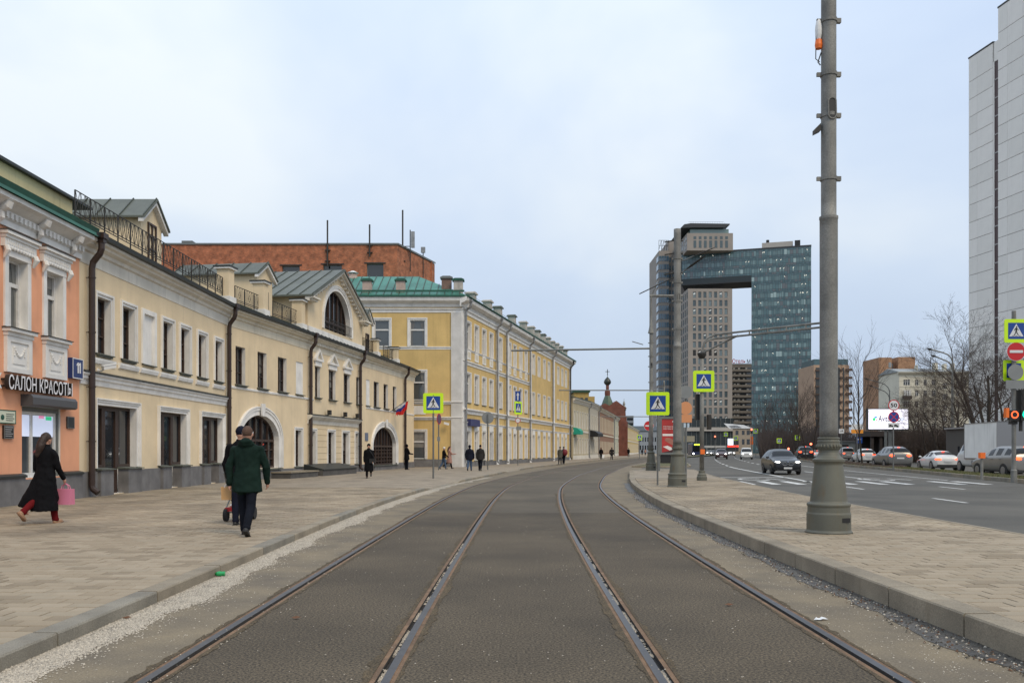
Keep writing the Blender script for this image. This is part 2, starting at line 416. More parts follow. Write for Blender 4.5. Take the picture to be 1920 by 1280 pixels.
# ---- left pavement
XW = -12.6   # facade line of the near houses
def wallx(Y):
    if Y < 38.7: return -12.5
    if Y < 70: return -12.43+.1455*(Y-38.7)
    if Y < 72: return -7.9
    return -4.1+.239*(Y-72)
pl = [-6+1.*i for i in range(80)]+[74+4*i for i in range(62)]
g = MB()
for i in range(len(pl)-1):
    for a, b in ((.2, 1.1), (1.1, 2.2), (2.2, 60)):
        q = []
        for Y, t in ((pl[i], b), (pl[i], a), (pl[i+1], a), (pl[i+1], b)):
            x = KLf(Y)-t; q.append((x, Y, zL(x, Y)-(.006 if Y > 32.5 else .022)))
        g.quad(*q)
g.build('pavement', brick_mat('pavement_far', (.31, .26, .195), (.26, .215, .16), (.17, .14, .105), .3, .2, .006, plane='XY', bump=.15), kind='structure')
pav_l = bpy.data.objects['pavement']
def tile_field(root, xmin, xmax, zf, y0, y1, nparts, tl=.30, tw=.205, off=0.):
    meshes = []
    cells = []
    y = y0; row = 0
    while y < y1:
        x = xmax(y+tw/2)-.004; stg = (row % 2)*tl*.5+R.random()*.03
        xx = x-stg if stg > .05 else x
        if stg > .05: cells.append((xx, x, y))
        while xx-tl > xmin(y): cells.append((xx-tl, xx, y)); xx -= tl
        if xx-xmin(y) > .04: cells.append((max(xmin(y), xmin(y+tw))+.003, xx, y))
        y += tw; row += 1
    vis = []
    rest = []
    for c in cells:
        cx = (c[0]+c[1])/2; Y = c[2]+tw/2
        px = CX0+cx/Y*FPX; py = HY+(CH-.15)/Y*FPX
        (vis if (Y > 1 and -5 < px < 1925 and py < 1285) else rest).append(c)
    vis.sort(key=lambda c: c[2]*c[2]+.3*((c[0]+c[1])/2)**2)
    g0 = .0048
    proto = {}
    for k, c in enumerate(vis):
        if k >= nparts: break
        w = round(c[1]-c[0], 3); mi = R.choice([0, 0, 1, 2, 3, 4]); key = (w, mi)
        if key not in proto:
            mb = MB(); e = .004
            a, b = -w/2+g0, w/2-g0; t0, t1 = g0, tw-g0
            mb.add([(a, t0, -.02), (b, t0, -.02), (b, t1, -.02), (a, t1, -.02), (a, t0, -.004), (b, t0, -.004), (b, t1, -.004), (a, t1, -.004),
                    (a+e, t0+e, 0), (b-e, t0+e, 0), (b-e, t1-e, 0), (a+e, t1-e, 0)],
                   [(0, 1, 5, 4), (1, 2, 6, 5), (2, 3, 7, 6), (3, 0, 4, 7), (4, 5, 9, 8), (5, 6, 10, 9), (6, 7, 11, 10), (7, 4, 8, 11), (8, 9, 10, 11)])
            proto[key] = mb.mesh('paving_stone', M_pave[mi])
        cx = (c[0]+c[1])/2
        o = put('paving_stone', proto[key], root, (cx, c[2], zf(cx, c[2])+R.uniform(-.0022, .0022)))
        o.rotation_euler = (R.uniform(-.008, .008), R.uniform(-.006, .006), R.uniform(-.006, .006))
    mb = MB()
    for c in vis[nparts:]+rest:
        cx = (c[0]+c[1])/2; z = zf(cx, c[2]+.1)+R.uniform(-.002, .002); mb.m = R.choice([0, 0, 1, 2, 3, 4])
        a, b, t0, t1, e = c[0]+g0, c[1]-g0, c[2]+g0, c[2]+tw-g0, .004
        za, zb_ = z+R.uniform(-.0015, .0015), z+R.uniform(-.0015, .0015)
        mb.add([(a, t0, za-.018), (b, t0, za-.018), (b, t1, zb_-.018), (a, t1, zb_-.018), (a+e, t0+e, za), (b-e, t0+e, za), (b-e, t1-e, zb_), (a+e, t1-e, zb_)],
               [(0, 1, 5, 4), (1, 2, 6, 5), (2, 3, 7, 6), (3, 0, 4, 7), (4, 5, 6, 7)])
    mb.build('paving_stones', M_pave, root, kind='stuff')
g = MB(); 
for i in range(-5, 33):
    for a, b in ((.2, 1.1), (1.1, 2.2), (2.2, 13)):
        q = []
        for Y, t in ((i, b), (i, a), (i+1, a), (i+1, b)): x = KLf(Y)-t; q.append((x, Y, zL(x, Y)-.017))
        g.quad(*q)
g.build('paving_bed', M_joint, pav_l)
tile_field(pav_l, lambda Y: max(wallx(Y)-.3, -12.8), lambda Y: KLf(Y)-.2, zL, 4.5, 32.6, 300)

# ---- right island with rounded far end
ZI = .19
LI = [(3.75, -4), (3.66, 4), (3.6, 8), (3.6, 13), (3.66, 17), (3.75, 21.2), (3.98, 25.5), (4.28, 29.4), (4.62, 33.5), (5.05, 37.6), (5.6, 42), (6.15, 46), (6.8, 51), (7.35, 55)]
TI = [(7.8, 57.3), (8.5, 59), (9.5, 60.1), (10.7, 60.4), (11.8, 60.2), (12.3, 59.4), (12.1, 58)]
RI = [(11.1, 51), (10.1, 43.6), (9.3, 34.8), (8.6, 27.2), (8.25, 21.4), (8.05, 16), (7.95, 8), (7.9, -4)]
out = LI+TI+RI
def isl_mesh(name, outl, z, mt):
    bm = bmesh.new(); vs = [bm.verts.new((a, b, z)) for a, b in outl]; f = bm.faces.new(vs); bmesh.ops.triangulate(bm, faces=[f])
    me = bpy.data.meshes.new(name); bm.to_mesh(me); bm.free(); me.materials.append(mt)
    if me.polygons[0].normal.z < 0: me.flip_normals()
    return put(name, me, kind='structure')
isl = isl_mesh('traffic_island', [p for p in LI if p[1] > 41]+TI+[(11.1, 51), (10.1, 43.6), (9.85, 40.6), (5.4, 40.6)], ZI-.006, brick_mat('island_far', (.31, .26, .195), (.26, .215, .16), (.17, .14, .105), .3, .2, .006, plane='XY', bump=.15))
lif = spline([(b, a) for a, b in LI]); rif = spline([(b, a) for a, b in reversed(RI)])
g = MB()
for i in range(-3, 41):
    g.quad((lif(i)+.2, i, ZI-.017), (rif(i)-.11, i, ZI-.017), (rif(i+1)-.11, i+1, ZI-.017), (lif(i+1)+.2, i+1, ZI-.017))
g.build('paving_bed', M_joint, isl)
tile_field(isl, lambda Y: lif(Y)+.254, lambda Y: rif(Y)-.125, lambda x, y: ZI, 4.5, 40.6, 300)
def pickR(k): return 2 if k in (0, 1, 2, 3, 4, 5, 6) and k not in (5,) else 1
def smooth_pts(pts, n=3):
    sp = []
    for i in range(len(pts)-1):
        p0 = pts[max(i-1, 0)]; p1 = pts[i]; p2 = pts[i+1]; p3 = pts[min(i+2, len(pts)-1)]
        for j in range(n):
            t = j/n
            sp.append(tuple(.5*((2*p1[a])+(-p0[a]+p2[a])*t+(2*p0[a]-5*p1[a]+4*p2[a]-p3[a])*t*t+(-p0[a]+3*p1[a]-3*p2[a]+p3[a])*t**3) for a in (0, 1)))
    sp.append(pts[-1]); return sp
kerb_line('kerb', smooth_pts(LI+TI[:4]), ZI, -.05, .25, 1.38, [M_kerbL, M_kerbB, M_kerbD], pickR, left=False)
kerb_line('kerb', smooth_pts(TI[3:]+RI), ZI+.0, -.05, .12, 2.0, [M_kerbL, M_kerbB, M_kerbD], lambda k: 1, left=False)
# dirt, meltwater and rubbish along the right kerb
gy = [5+.15*i for i in range(230)]
def dw(Y): return .26+.16*noise.noise((Y*.8, 4.1, 0))+.07*noise.noise((Y*4, 2.2, 0))
g = MB(); ribbon(g, lambda Y: (lif(Y)-max(.06, dw(Y)), Y), lambda Y: (lif(Y)+.02, Y), .004, gy); g.build('gutter_dirt', M_debris, kind='structure')
g = MB()
for i in range(3800):
    Y = 5.4+26*R.random()**1.4; g.m = R.choice([0, 0, 1, 2]); pebble(g, lif(Y)-R.random()*dw(Y)*1.25, Y, .005, .004+.012*R.random()**2)
g.build('gutter_grit', [mat('dark_grit', (.05, .045, .035), .9), M_gravel, mat('brown_leaf_bits', (.12, .06, .03), .9)], kind='stuff')
# second island further on, median and verge
LI2 = [(10.2, 75), (12.5, 84), (16.6, 101), (23.2, 130), (31, 160), (61, 260)]
RI2 = [(64, 262), (52.6, 247), (36, 180), (28.8, 145), (19.8, 100), (15.6, 77), (13, 74.2)]
o2 = isl_mesh('verge', LI2+RI2, .12, M_grass)
kerb_line('kerb', smooth_pts(LI2[:4], 6), .14, -.05, .15, 3, [M_kerbB], lambda k: 0, left=False)
kerb_line('kerb', smooth_pts(RI2[1:]+[(10.2, 75)], 6), .14, -.05, .15, 3, [M_kerbB], lambda k: 0, left=False)
my = [-5+2.*i for i in range(100)]
med = MB(); med.m = 0; ribbon(med, lambda Y: (MFf(Y)+.12, Y), lambda Y: (MBf(Y)-.12, Y), .16, my)
med.build('median_strip', M_grass, kind='structure')
kerb_line('kerb', [(MFf(Y), Y) for Y in my], .19, -.05, .14, 2.2, [M_kerbB, M_kerbL], lambda k: k % 2, left=False)
kerb_line('kerb', [(MBf(Y), Y) for Y in reversed(my)], .17, -.05, .14, 4, [M_kerbB], lambda k: 0, left=False)
g = MB(); ribbon(g, lambda Y: (MBf(Y)+11, Y), lambda Y: (MBf(Y)+75, Y), .10, my); g.build('park_ground', M_grass, kind='structure')
kerb_line('kerb', [(MBf(Y)+10.9, Y) for Y in my], .14, -.05, .14, 4, [M_kerbB], lambda k: 0, left=False)
# grass blades on the median and clods of mulch
g = MB()
for i in range(16000):
    Y = 36+55*R.random()**1.6; t = R.random(); x = MFf(Y)+.15+(MBf(Y)-MFf(Y)-.3)*t; h = .05+.08*R.random(); a = R.random()*6.28; w = .02
    dx, dy = math.cos(a)*w, math.sin(a)*w; g.m = 0 if R.random() < .6 else 1
    g.add([(x-dx, Y-dy, .16), (x+dx, Y+dy, .16), (x+R.uniform(-.05, .05), Y+R.uniform(-.05, .05), .16+h)], [(0, 1, 2)])
g.build('grass', [mat('grass_blade', (.10, .12, .04), .9), mat('grass_dry', (.19, .155, .085), .9)], kind='stuff')
g = MB()
for i in range(2600):
    Y = 66+60*R.random(); x = MFf(Y)+.3+(MBf(Y)-MFf(Y)-.6)*R.random(); pebble(g, x, Y, .16, .08+.14*R.random())
g.build('mulch', mat('dark_mulch', (.055, .038, .028), .95), kind='stuff')

# ---- road paint
paint = bpy.data.objects.new('road_markings', None); COL.objects.link(paint); paint['kind'] = 'structure'
def strip(pts, w, name='painted_line'):
    mb = MB()
    for i in range(len(pts)-1):
        a = Vector(pts[i]); b = Vector(pts[i+1]); d = (b-a).normalized(); n = Vector((d.y, -d.x))*w/2
        mb.quad((a.x-n.x, a.y-n.y, .004), (a.x+n.x, a.y+n.y, .004), (b.x+n.x, b.y+n.y, .004), (b.x-n.x, b.y-n.y, .004))
    return mb.build(name, M_paint, paint)
Lf = spline([(35, 13.0), (40.1, 13.7), (44.2, 14.4), (51, 15.3), (59, 16.4), (70.7, 18.1), (80, 19.7), (118, 27.5), (160, 37), (220, 52)])
strip([(Lf(Y), Y) for Y in [40.5+.75*i for i in range(52)]], .2)
for k in range(14): strip([(Lf(82+9*k), 82+9*k), (Lf(86+9*k), 86+9*k)], .22)
L2 = lambda Y: Lf(Y)+3.6
for k in range(5): strip([(L2(43+1.5*j), 43+1.5*j) for j in range(13)], .16) if k == 0 else None
for k in range(14): strip([(L2(66+8*k), 66+8*k), (L2(69.5+8*k), 69.5+8*k)], .18)
L3 = lambda Y: Lf(Y)+7.1
strip([(L3(43+1.5*j), 43+1.5*j) for j in range(40)], .14)
for Y0 in (35.9, 27.3, 19, 11): strip([(13.05+(Y0-27)*.06, Y0), (13.0+(Y0-2.4-27)*.06, Y0-2.4)], .14)
for Y0 in (35.9, 27.3, 19, 11): strip([(16.9+(Y0-27)*.06, Y0), (16.85+(Y0-2.4-27)*.06, Y0-2.4)], .14)
for X0 in (10.4, 11.5, 12.6, 13.7, 14.85, 16.2, 17.3, 19.6, 20.7): strip([(X0, 38.2), (X0+.35, 42)], .42)
strip([(11.3, 47.8), (15.0, 48.2)], .35)
def ring2(cx, cy, r, rw, a0=0, a1=2*PI, sy=2.2):
    mb = MB(); n = 20
    for i in range(n):
        q = []
        for t, rr in ((i, r), (i, r+rw), (i+1, r+rw), (i+1, r)):
            a = a0+(a1-a0)*t/n; q.append((cx+math.cos(a)*rr, cy+math.sin(a)*rr*sy, .004))
        mb.quad(*q)
    mb.build('painted_letter', M_paint, paint)
ring2(12.3, 44.8, .55, .17, .6, 2*PI-.6); ring2(18.4, 44.5, .55, .17, .6, 2*PI-.6)
strip([(13.3, 46), (13.5, 43.6)], .16); strip([(19.6, 46), (19.8, 43.6)], .16)
# ================================================================== FACADE TOOLS
M_glass = mat('window_glass', (.018, .022, .026), .03, spec=.9)
M_glassL = mat('window_glass_light', (.07, .08, .085), .08, spec=.9)
M_wood = mat('dark_brown_wood', (.045, .024, .016), .5, var=.3, vscale=5)
M_wframe = mat('white_window_frame', (.66, .65, .63), .6, var=.12, vscale=6)
M_trim = mat('white_trim', (.76, .745, .715), .85, var=.14, vscale=1.5, streak=.35, bump=.15)
M_trimW = mat('cream_white_trim', (.68, .645, .57), .85, var=.14, vscale=1.2, streak=.45, bump=.15)
M_cream = mat('cream_stucco', (.74, .60, .40), .9, var=.14, vscale=.6, streak=.26, fine=.05, fscale=30, bump=.2, bscale=60)
M_creamB = mat('cream_stucco_band', (.66, .60, .48), .9, var=.13, vscale=.9, streak=.5)
M_orange = mat('orange_stucco', (.78, .37, .215), .9, var=.16, vscale=.7, streak=.28, fine=.05, bump=.2, bscale=60)
M_yell = mat('ochre_stucco', (.62, .44, .18), .9, var=.14, vscale=.6, streak=.3, fine=.08, fscale=25, bump=.4, bscale=25)
M_plinth = mat('grey_plinth', (.165, .16, .16), .85, var=.28, vscale=2.2, streak=.5, bump=.3)
M_dkpl = mat('dark_plinth_panel', (.06, .055, .058), .6, var=.3, vscale=2)
M_pipe = mat('brown_drainpipe', (.035, .019, .014), .45, var=.2, vscale=3)
M_gpipe = mat('galvanised_pipe', (.28, .28, .28), .45, metal=.5, var=.3, vscale=3)
M_gutter = mat('dark_green_gutter', (.022, .026, .024), .5)
M_roofg = mat('grey_green_sheet_roof', (.115, .125, .10), .5, metal=.2, var=.25, vscale=.8, streak=.3)
M_seam = mat('roof_seam', (.05, .06, .05), .6)
M_green = mat('green_sheet_roof', (.06, .22, .17), .5, metal=.15, var=.35, vscale=.5, streak=.25)
M_greend = mat('dark_green_paint', (.012, .085, .055), .55, var=.3, vscale=3)
M_iron = mat('black_iron', (.025, .023, .02), .6)
M_cap = mat('sill_sheet', (.115, .125, .105), .6, var=.25, vscale=4)
M_metal = mat('grey_metal', (.16, .17, .165), .5, metal=.3, var=.15, vscale=3)
M_black = mat('black_paint', (.012, .012, .012), .5)
M_white = mat('white_paint', (.72, .72, .71), .5)
M_inter = mat('dark_interior', (.02, .018, .016), 1)

class Fac:
    def __init__(s, name, label, cat, p0, d, mats=None):
        l = math.hypot(*d); s.d = (d[0]/l, d[1]/l); s.n = (s.d[1], -s.d[0]); s.p0 = p0
        s.root = thing(name, label, cat, (p0[0], p0[1], 0), math.atan2(s.d[1], s.d[0]))
    def U(s, px, off=0.):
        k = (px-CX0)/FPX; ox = s.p0[0]+s.n[0]*off; oy = s.p0[1]+s.n[1]*off
        return (k*oy-ox)/(s.d[0]-k*s.d[1])
    def Z(s, px, py, off=0.):
        u = s.U(px, off); return wz(py, s.p0[1]+s.n[1]*off+u*s.d[1])
def wall_grid(mb, u0, u1, v0, v1, ops, dep=.2, y=0., back=None):
    """front face at local y with real openings (a,b,c,d[,spring]) and reveals; 'back' material index for reveals"""
    ops = [o for o in ops if o[1] > u0 and o[0] < u1]
    us = sorted(set([u0, u1]+[min(max(x, u0), u1) for o in ops for x in (o[0], o[1])])); vs = sorted(set([v0, v1]+[min(max(x, v0), v1) for o in ops for x in (o[2], o[3])]))
    m0 = mb.m
    for i in range(len(us)-1):
        for j in range(len(vs)-1):
            cu, cv = (us[i]+us[i+1])/2, (vs[j]+vs[j+1])/2
            if any(o[0] < cu < o[1] and o[2] < cv < o[3] for o in ops): continue
            mb.quad((us[i], y, vs[j]), (us[i+1], y, vs[j]), (us[i+1], y, vs[j+1]), (us[i], y, vs[j+1]))
    for o in ops:
        a, b, c, d = o[:4]; dp = o[5] if len(o) > 5 else dep
        sp = o[4] if len(o) > 4 and o[4] is not None else d
        if sp < d:
            n = 16; pts = []
            for k in range(n+1):
                t = PI-PI*k/n; pts.append(((a+b)/2+(b-a)/2*math.cos(t), sp+(d-sp)*math.sin(t)))
            for k in range(n):
                p, q = pts[k], pts[k+1]; mb.quad((p[0], y, p[1]), (q[0], y, q[1]), (q[0], y, d), (p[0], y, d))
            if back is not None: mb.m = back
            for k in range(n):
                p, q = pts[k], pts[k+1]; mb.quad((p[0], y, p[1]), (p[0], y+dp, p[1]), (q[0], y+dp, q[1]), (q[0], y, q[1]))
        else:
            if back is not None: mb.m = back
            mb.quad((a, y, d), (a, y+dp, d), (b, y+dp, d), (b, y, d))
        if back is not None: mb.m = back
        mb.quad((a, y, c), (a, y+dp, c), (a, y+dp, sp), (a, y, sp)); mb.quad((b, y, c), (b, y, sp), (b, y+dp, sp), (b, y+dp, c))
        mb.quad((a, y, c), (b, y, c), (b, y+dp, c), (a, y+dp, c))
        mb.m = m0
def molding(mb, prof, u0, u1, e=True):
    """prof [(out, z)] running along u"""
    n = len(prof); vs = [(u0, -p[0], p[1]) for p in prof]+[(u1, -p[0], p[1]) for p in prof]
    fs = [(i, i+n, i+1+n, i+1) for i in range(n-1)]
    if e: fs += [tuple(range(n)), tuple(reversed(range(n, 2*n)))]
    mb.add(vs, fs)
_wc = {}; WR = random.Random(4)
CURT = [mat('window_drape_%d' % i, c, .5, coat=1., var=.2, vscale=5) for i, c in enumerate([(.16, .16, .15), (.09, .085, .075), (.22, .21, .19)])]
def window(par, uc, v, w, h, style='dark', dep=.2, casing=None, sill=None, y=0.):
    """one window part: frame, panes, casing and sill as sub-parts. uc centre, v bottom"""
    w = round(w, 2); h = round(h, 2); key = (w, h, style)
    if key not in _wc:
        fr = MB(); gl = MB(); t = .07 if style != 'far' else .1
        gl.box(-w/2+t*.5, w/2-t*.5, .035, .05, t*.5, h-t*.5)
        def bar(a, b, c, d, o=0.): fr.box(a, b, -.03-o, .05, c, d)
        bar(-w/2, -w/2+t, 0, h); bar(w/2-t, w/2, 0, h); bar(-w/2+t, w/2-t, 0, t); bar(-w/2+t, w/2-t, h-t, h)
        if style == 'dark':
            bar(-.03, .03, t, h-t)
            for f in (.33, .66): bar(-w/2+t, -.03, h*f-.02, h*f+.02, -.01); bar(.03, w/2-t, h*f-.02, h*f+.02, -.01)
        elif style == 'wt':
            bar(-w/2+t, w/2-t, h*.64-.05, h*.64+.05); bar(-.04, .04, t, h*.64-.05)
        elif style == 'w2':
            bar(-w/2+t, w/2-t, h*.63-.06, h*.63+.06, .01)
        elif style == 'wn':
            bar(-w/2+t, w/2-t, h*.68-.04, h*.68+.04); bar(-.03, .03, t, h*.68-.04)
        fm = {'dark': M_wood, 'wt': M_wframe, 'w2': M_wframe, 'wn': M_wframe, 'far': M_metal, 'shop': M_wframe}[style]
        _wc[key] = (fr.mesh('window', fm), gl.mesh('pane', M_glass if style in ('dark', 'shop', 'far', 'wn') else M_glassL))
    o = put('window', _wc[key][0], par, (uc, y+dep, v)); put('pane', _wc[key][1], o, (0, 0, 0))
    q = WR.random()
    if q < .5 and style != 'far':
        f = WR.choice([.25, .4, .6, 1.0]); ck = ('k', w, h, f, q < .25)
        if ck not in _wc:
            m = MB()
            if q < .25: m.box(-w/2+.06, w/2-.06, .028, .034, h*(1-f)+.06 if f < 1 else .06, h-.07)
            else:
                for s_ in (-1, 1): m.prism([(s_*(w/2-.06), .06), (s_*(w/2-.06), h-.06), (s_*w*.16, h-.06), (s_*w*.34, h*.45), (s_*w*.30, .06)][::s_], .028, .034)
            _wc[ck] = m.mesh('curtain', WR.choice(CURT))
        put('curtain', _wc[ck], o, (0, 0, 0))
    if casing:
        cw, cm = casing[:2]; key = ('c', w, h, cw, cm.name)
        if key not in _wc:
            m = MB()
            for (k0, k1, p) in ((0, cw*.55, .035), (cw*.55, cw, .075)):
                m.box(-w/2-k1, -w/2-k0, -p, .002, 0, h+k1); m.box(w/2+k0, w/2+k1, -p, .002, 0, h+k1); m.box(-w/2-k0, w/2+k0, -p, .002, h+k0, h+k1)
            _wc[key] = m.mesh('casing', cm)
        put('casing', _wc[key], o, (0, -dep, 0))
    if sill:
        sm = sill[0]; pr = sill[1]; key = ('s', w, pr, sm.name)
        if key not in _wc:
            m = MB(); m.prism([(-pr, -.05), (-pr, -.02), (.19, .03), (.19, -.05)], -w/2-.08, w/2+.08, 'x')
            m.box(-w/2-.02, w/2+.02, -pr+.05, 0, -.10, -.05); _wc[key] = m.mesh('sill', sm)
        put('sill', _wc[key], o, (0, -dep, 0))
    return o
def drainpipe(par, u, ztop, zbot=.3, out=.45, r=.092, mt=None, off=.17):
    m = MB(); mt = mt or M_pipe
    m.box(u-.16, u+.16, -out-.14, -out+.12, ztop-.16, ztop); m.box(u-.1, u+.1, -out-.1, -out+.1, ztop-.28, ztop-.16)
    m.tube([(u, -out, ztop-.2), (u, -out, ztop-.45), (u, -out+.05, ztop-.6), (u, -off-.03, ztop-.85), (u, -off, ztop-1.02), (u, -off, zbot+.15), (u, -off-.03, zbot+.05), (u, -off-.18, zbot-.06)], r, 10)
    z = ztop-1.3
    while z > zbot+.4: m.tube([(u, -off, z-.02), (u, -off, z+.02)], r*1.2, 10); m.box(u-.012, u+.012, -off, 0, z-.01, z+.01); z -= 1.6
    return m.build('drainpipe', mt, par, smooth=False)
def railing(par, u0, u1, z0, z1, y, style='x', seg=1.0):
    m = MB(); n = max(1, round((u1-u0)/seg)); s = (u1-u0)/n; r = .012
    for z in (z0, z0+.08, z1): m.box(u0, u1, y-r, y+r, z-r, z+r)
    def bar(a, b, rr=.009): m.tube([a, b], rr, 4, cap=False)
    for i in range(n+1): m.box(u0+i*s-.015, u0+i*s+.015, y-.018, y+.018, z0-.35, z1)
    for i in range(n):
        a = u0+i*s; 
        if style == 'x':
            for k in range(3):
                q0 = a+s*k/3+.03; q1 = a+s*(k+1)/3-.03; bar((q0, y, z0+.08), (q1, y, z1)); bar((q1, y, z0+.08), (q0, y, z1)); bar((q1+.03, y, z0), (q1+.03, y, z1))
        else:
            for k in range(8): bar((a+s*(k+.5)/8, y, z0), (a+s*(k+.5)/8, y, z1-.09))
            for k in range(4):
                c = a+s*(k+.5)/4; rr = s/8
                pts = [(c+rr*math.cos(t*PI/5), y, z1-.09+rr*.7*math.sin(t*PI/5)) for t in range(6)]; m.tube(pts, .009, 4, cap=False)
            m.tube([(a+s*.5+.1*math.cos(t*PI/4), y, (z0+z1)/2+.14*math.sin(t*PI/4)) for t in range(9)], .011, 4, cap=False)
    return m.build('railing', M_iron, par)
def dormer(par, uc, w, zb, ze, za, y0, dep, wm=None, rm=None, ov=.25, win=None, nseam=5):
    """gabled roof house: walls, gable roof with seams, window"""
    wm = wm or M_cream; rm = rm or M_roofg
    b = MB(); b.prism([(uc-w/2, zb), (uc+w/2, zb), (uc+w/2, ze), (uc, za-.12), (uc-w/2, ze)], y0, y0+dep); o = b.build('dormer', wm, par)
    r = MB(); t = .07; sl = (za-ze)/(w/2); q = ov
    for sg in (-1, 1):
        a = (uc, za); c = (uc+sg*(w/2+q), ze-sl*q)
        pts = [(a[0], a[1]-t), (a[0], a[1]), (c[0], c[1]+.0), (c[0], c[1]-t)]
        r.m = 0; r.prism(pts if sg > 0 else pts[::-1], y0-ov, y0+dep)
        r.m = 1
        for k in range(nseam+1):
            yy = y0-ov+.04+(dep+ov-.1)*k/nseam
            r.prism([(a[0], a[1]+.0), (a[0], a[1]+.05), (c[0], c[1]+.05), (c[0], c[1])] if sg > 0 else [(c[0], c[1]), (c[0], c[1]+.05), (a[0], a[1]+.05), (a[0], a[1])], yy, yy+.035)
    r.build('roof', [rm, M_seam], o)
    c = MB()
    for sg in (-1, 1):   # raking cornice
        a = (uc, za-t); e2 = (uc+sg*(w/2+q*.9), ze-sl*q*.9-t)
        pts = [(a[0], a[1]-.16), (a[0], a[1]), e2, (e2[0], e2[1]-.16)]; c.prism(pts if sg > 0 else pts[::-1], y0-ov*.75, y0+.0)
    c.build('raking_cornice', M_trim, o)
    if win:
        window(o, uc, win[0], win[1], win[2], 'dark', dep=-.03, y=y0)
    return o
def arch_window(par, a, b, c, sp, d, dep=.25, nx=6, ny=2, casew=.42, casm=None, y=0., key=True):
    """round-headed timber window: frame, mullions, glass, arched casing, keystone"""
    casm = casm or M_trim; n = 20; uc = (a+b)/2; hw = (b-a)/2
    arc = lambda rx, rz, k: (uc+rx*math.cos(PI-PI*k/n), sp+rz*math.sin(PI-PI*k/n))
    g = MB(); g.add([(a+.02, dep+.05, c), (b-.02, dep+.05, c)]+[(p[0], dep+.05, p[1]) for p in [arc(hw-.02, d-sp-.02, k) for k in range(n, -1, -1)]], [tuple(range(n+3))])
    fr = MB()
    def bar(x0, x1, z0, z1, o=0): fr.box(x0, x1, dep-.05-o, dep+.045, z0, z1)
    t = .1
    for k in range(n):
        p, q, p2, q2 = arc(hw, d-sp, k), arc(hw, d-sp, k+1), arc(hw-t, d-sp-t, k), arc(hw-t, d-sp-t, k+1)
        fr.prism([p2, q2, q, p], dep-.05, dep+.045)
    bar(a, a+t, c, sp); bar(b-t, b, c, sp); bar(a+t, b-t, c, c+t)
    bar(a+t, b-t, sp-.06, sp+.06, .02)
    for k in range(1, nx):
        x = a+(b-a)*k/nx; h = sp+(d-sp-t)*math.sqrt(max(0, 1-((x-uc)/(hw-t))**2)); wd = .06 if k % 2 == 0 else .03; bar(x-wd, x+wd, c+t, h, .01 if k % 2 == 0 else 0)
    for k in range(1, ny+1):
        z = c+(sp-c)*k/(ny+1); bar(a+t, b-t, z-.025, z+.025, -.02)
    o = fr.build('window', M_wood, par, (0, y, 0)); g.build('pane', M_glass, o)
    cs = MB()
    for (k0, k1, p) in ((0, casew*.55, .05), (casew*.55, casew*.85, .09), (casew*.85, casew, .12)):
        for k in range(n):
            A, B, C2, D = arc(hw+k0, d-sp+k0, k), arc(hw+k0, d-sp+k0, k+1), arc(hw+k1, d-sp+k1, k+1), arc(hw+k1, d-sp+k1, k)
            cs.prism([A, B, C2, D], -p, .002)
        cs.box(a-k1, a-k0, -p, .002, c, sp); cs.box(b+k0, b+k1, -p, .002, c, sp)
    if key: cs.prism([(uc-.14, d-.05), (uc+.14, d-.05), (uc+.22, d+casew+.12), (uc-.22, d+casew+.12)], -.2, -.121)
    cs.build('casing', casm, o)
    return o
def door3(par, a, b, top, plz, dep=.24, split=(.30, .66)):
    """three-part timber shopfront: fixed lights on pedestals, door in the middle"""
    w = b-a; x1, x2 = a+w*split[0], a+w*split[1]; z0 = .13
    fr = MB(); gl = MB()
    def frame(x0, x3, c, d, t=.09, mid=None):
        for q in ((x0, x0+t, c, d), (x3-t, x3, c, d), (x0+t, x3-t, c, c+t), (x0+t, x3-t, d-t, d)): fr.box(q[0], q[1], dep-.05, dep+.05, q[2], q[3])
        gl.box(x0+t*.5, x3-t*.5, dep+.01, dep+.03, c+t*.5, d-t*.5)
    for q in ((a, x1), (x2, b)):
        fr = MB(); gl = MB(); frame(q[0], q[1], plz, top); o = fr.build('window', M_wood, par); gl.build('pane', M_glass, o)
    fr = MB(); gl = MB(); frame(x1+.01, x2-.01, z0+.55, top, .14); fr.box(x1+.01, x2-.01, dep-.05, dep+.05, z0, z0+.55); fr.box(x1+.12, x2-.12, dep-.075, dep-.05, z0+.1, z0+.45)
    d = fr.build('door', M_wood, par); gl.build('pane', M_glass, d)
    hb = MB(); hx = x1+.1; hb.tube([(hx, dep-.06, 1.25), (hx, dep-.13, 1.27), (hx, dep-.13, 1.5), (hx, dep-.06, 1.52)], .014, 6); hb.build('handle', M_black, d)
    for x0, x3 in ((a-.05, x1-.03), (x2+.03, b+.12)):
        p = MB(); p.box(x0, x3, -.16, dep-.06, .05, plz-.06); q = p.build('pedestal', M_plinth, par)
        p = MB(); p.prism([(-.22, plz-.06), (-.22, plz-.03), (dep-.06, plz+.005), (dep-.06, plz-.06)], x0-.06, x3+.06, 'x'); p.build('cap', M_cap, q)
def door_casing(par, a, b, c, d, w=.2, mt=None):
    m = MB()
    for k0, k1, p in ((0, w*.45, .04), (w*.45, w*.8, .07), (w*.8, w, .11)):
        m.box(a-k1, a-k0, -p, .002, c, d+k1); m.box(b+k0, b+k1, -p, .002, c, d+k1); m.box(a-k0, b+k0, -p, .002, d+k0, d+k1)
    m.build('casing', mt or M_trim, par)
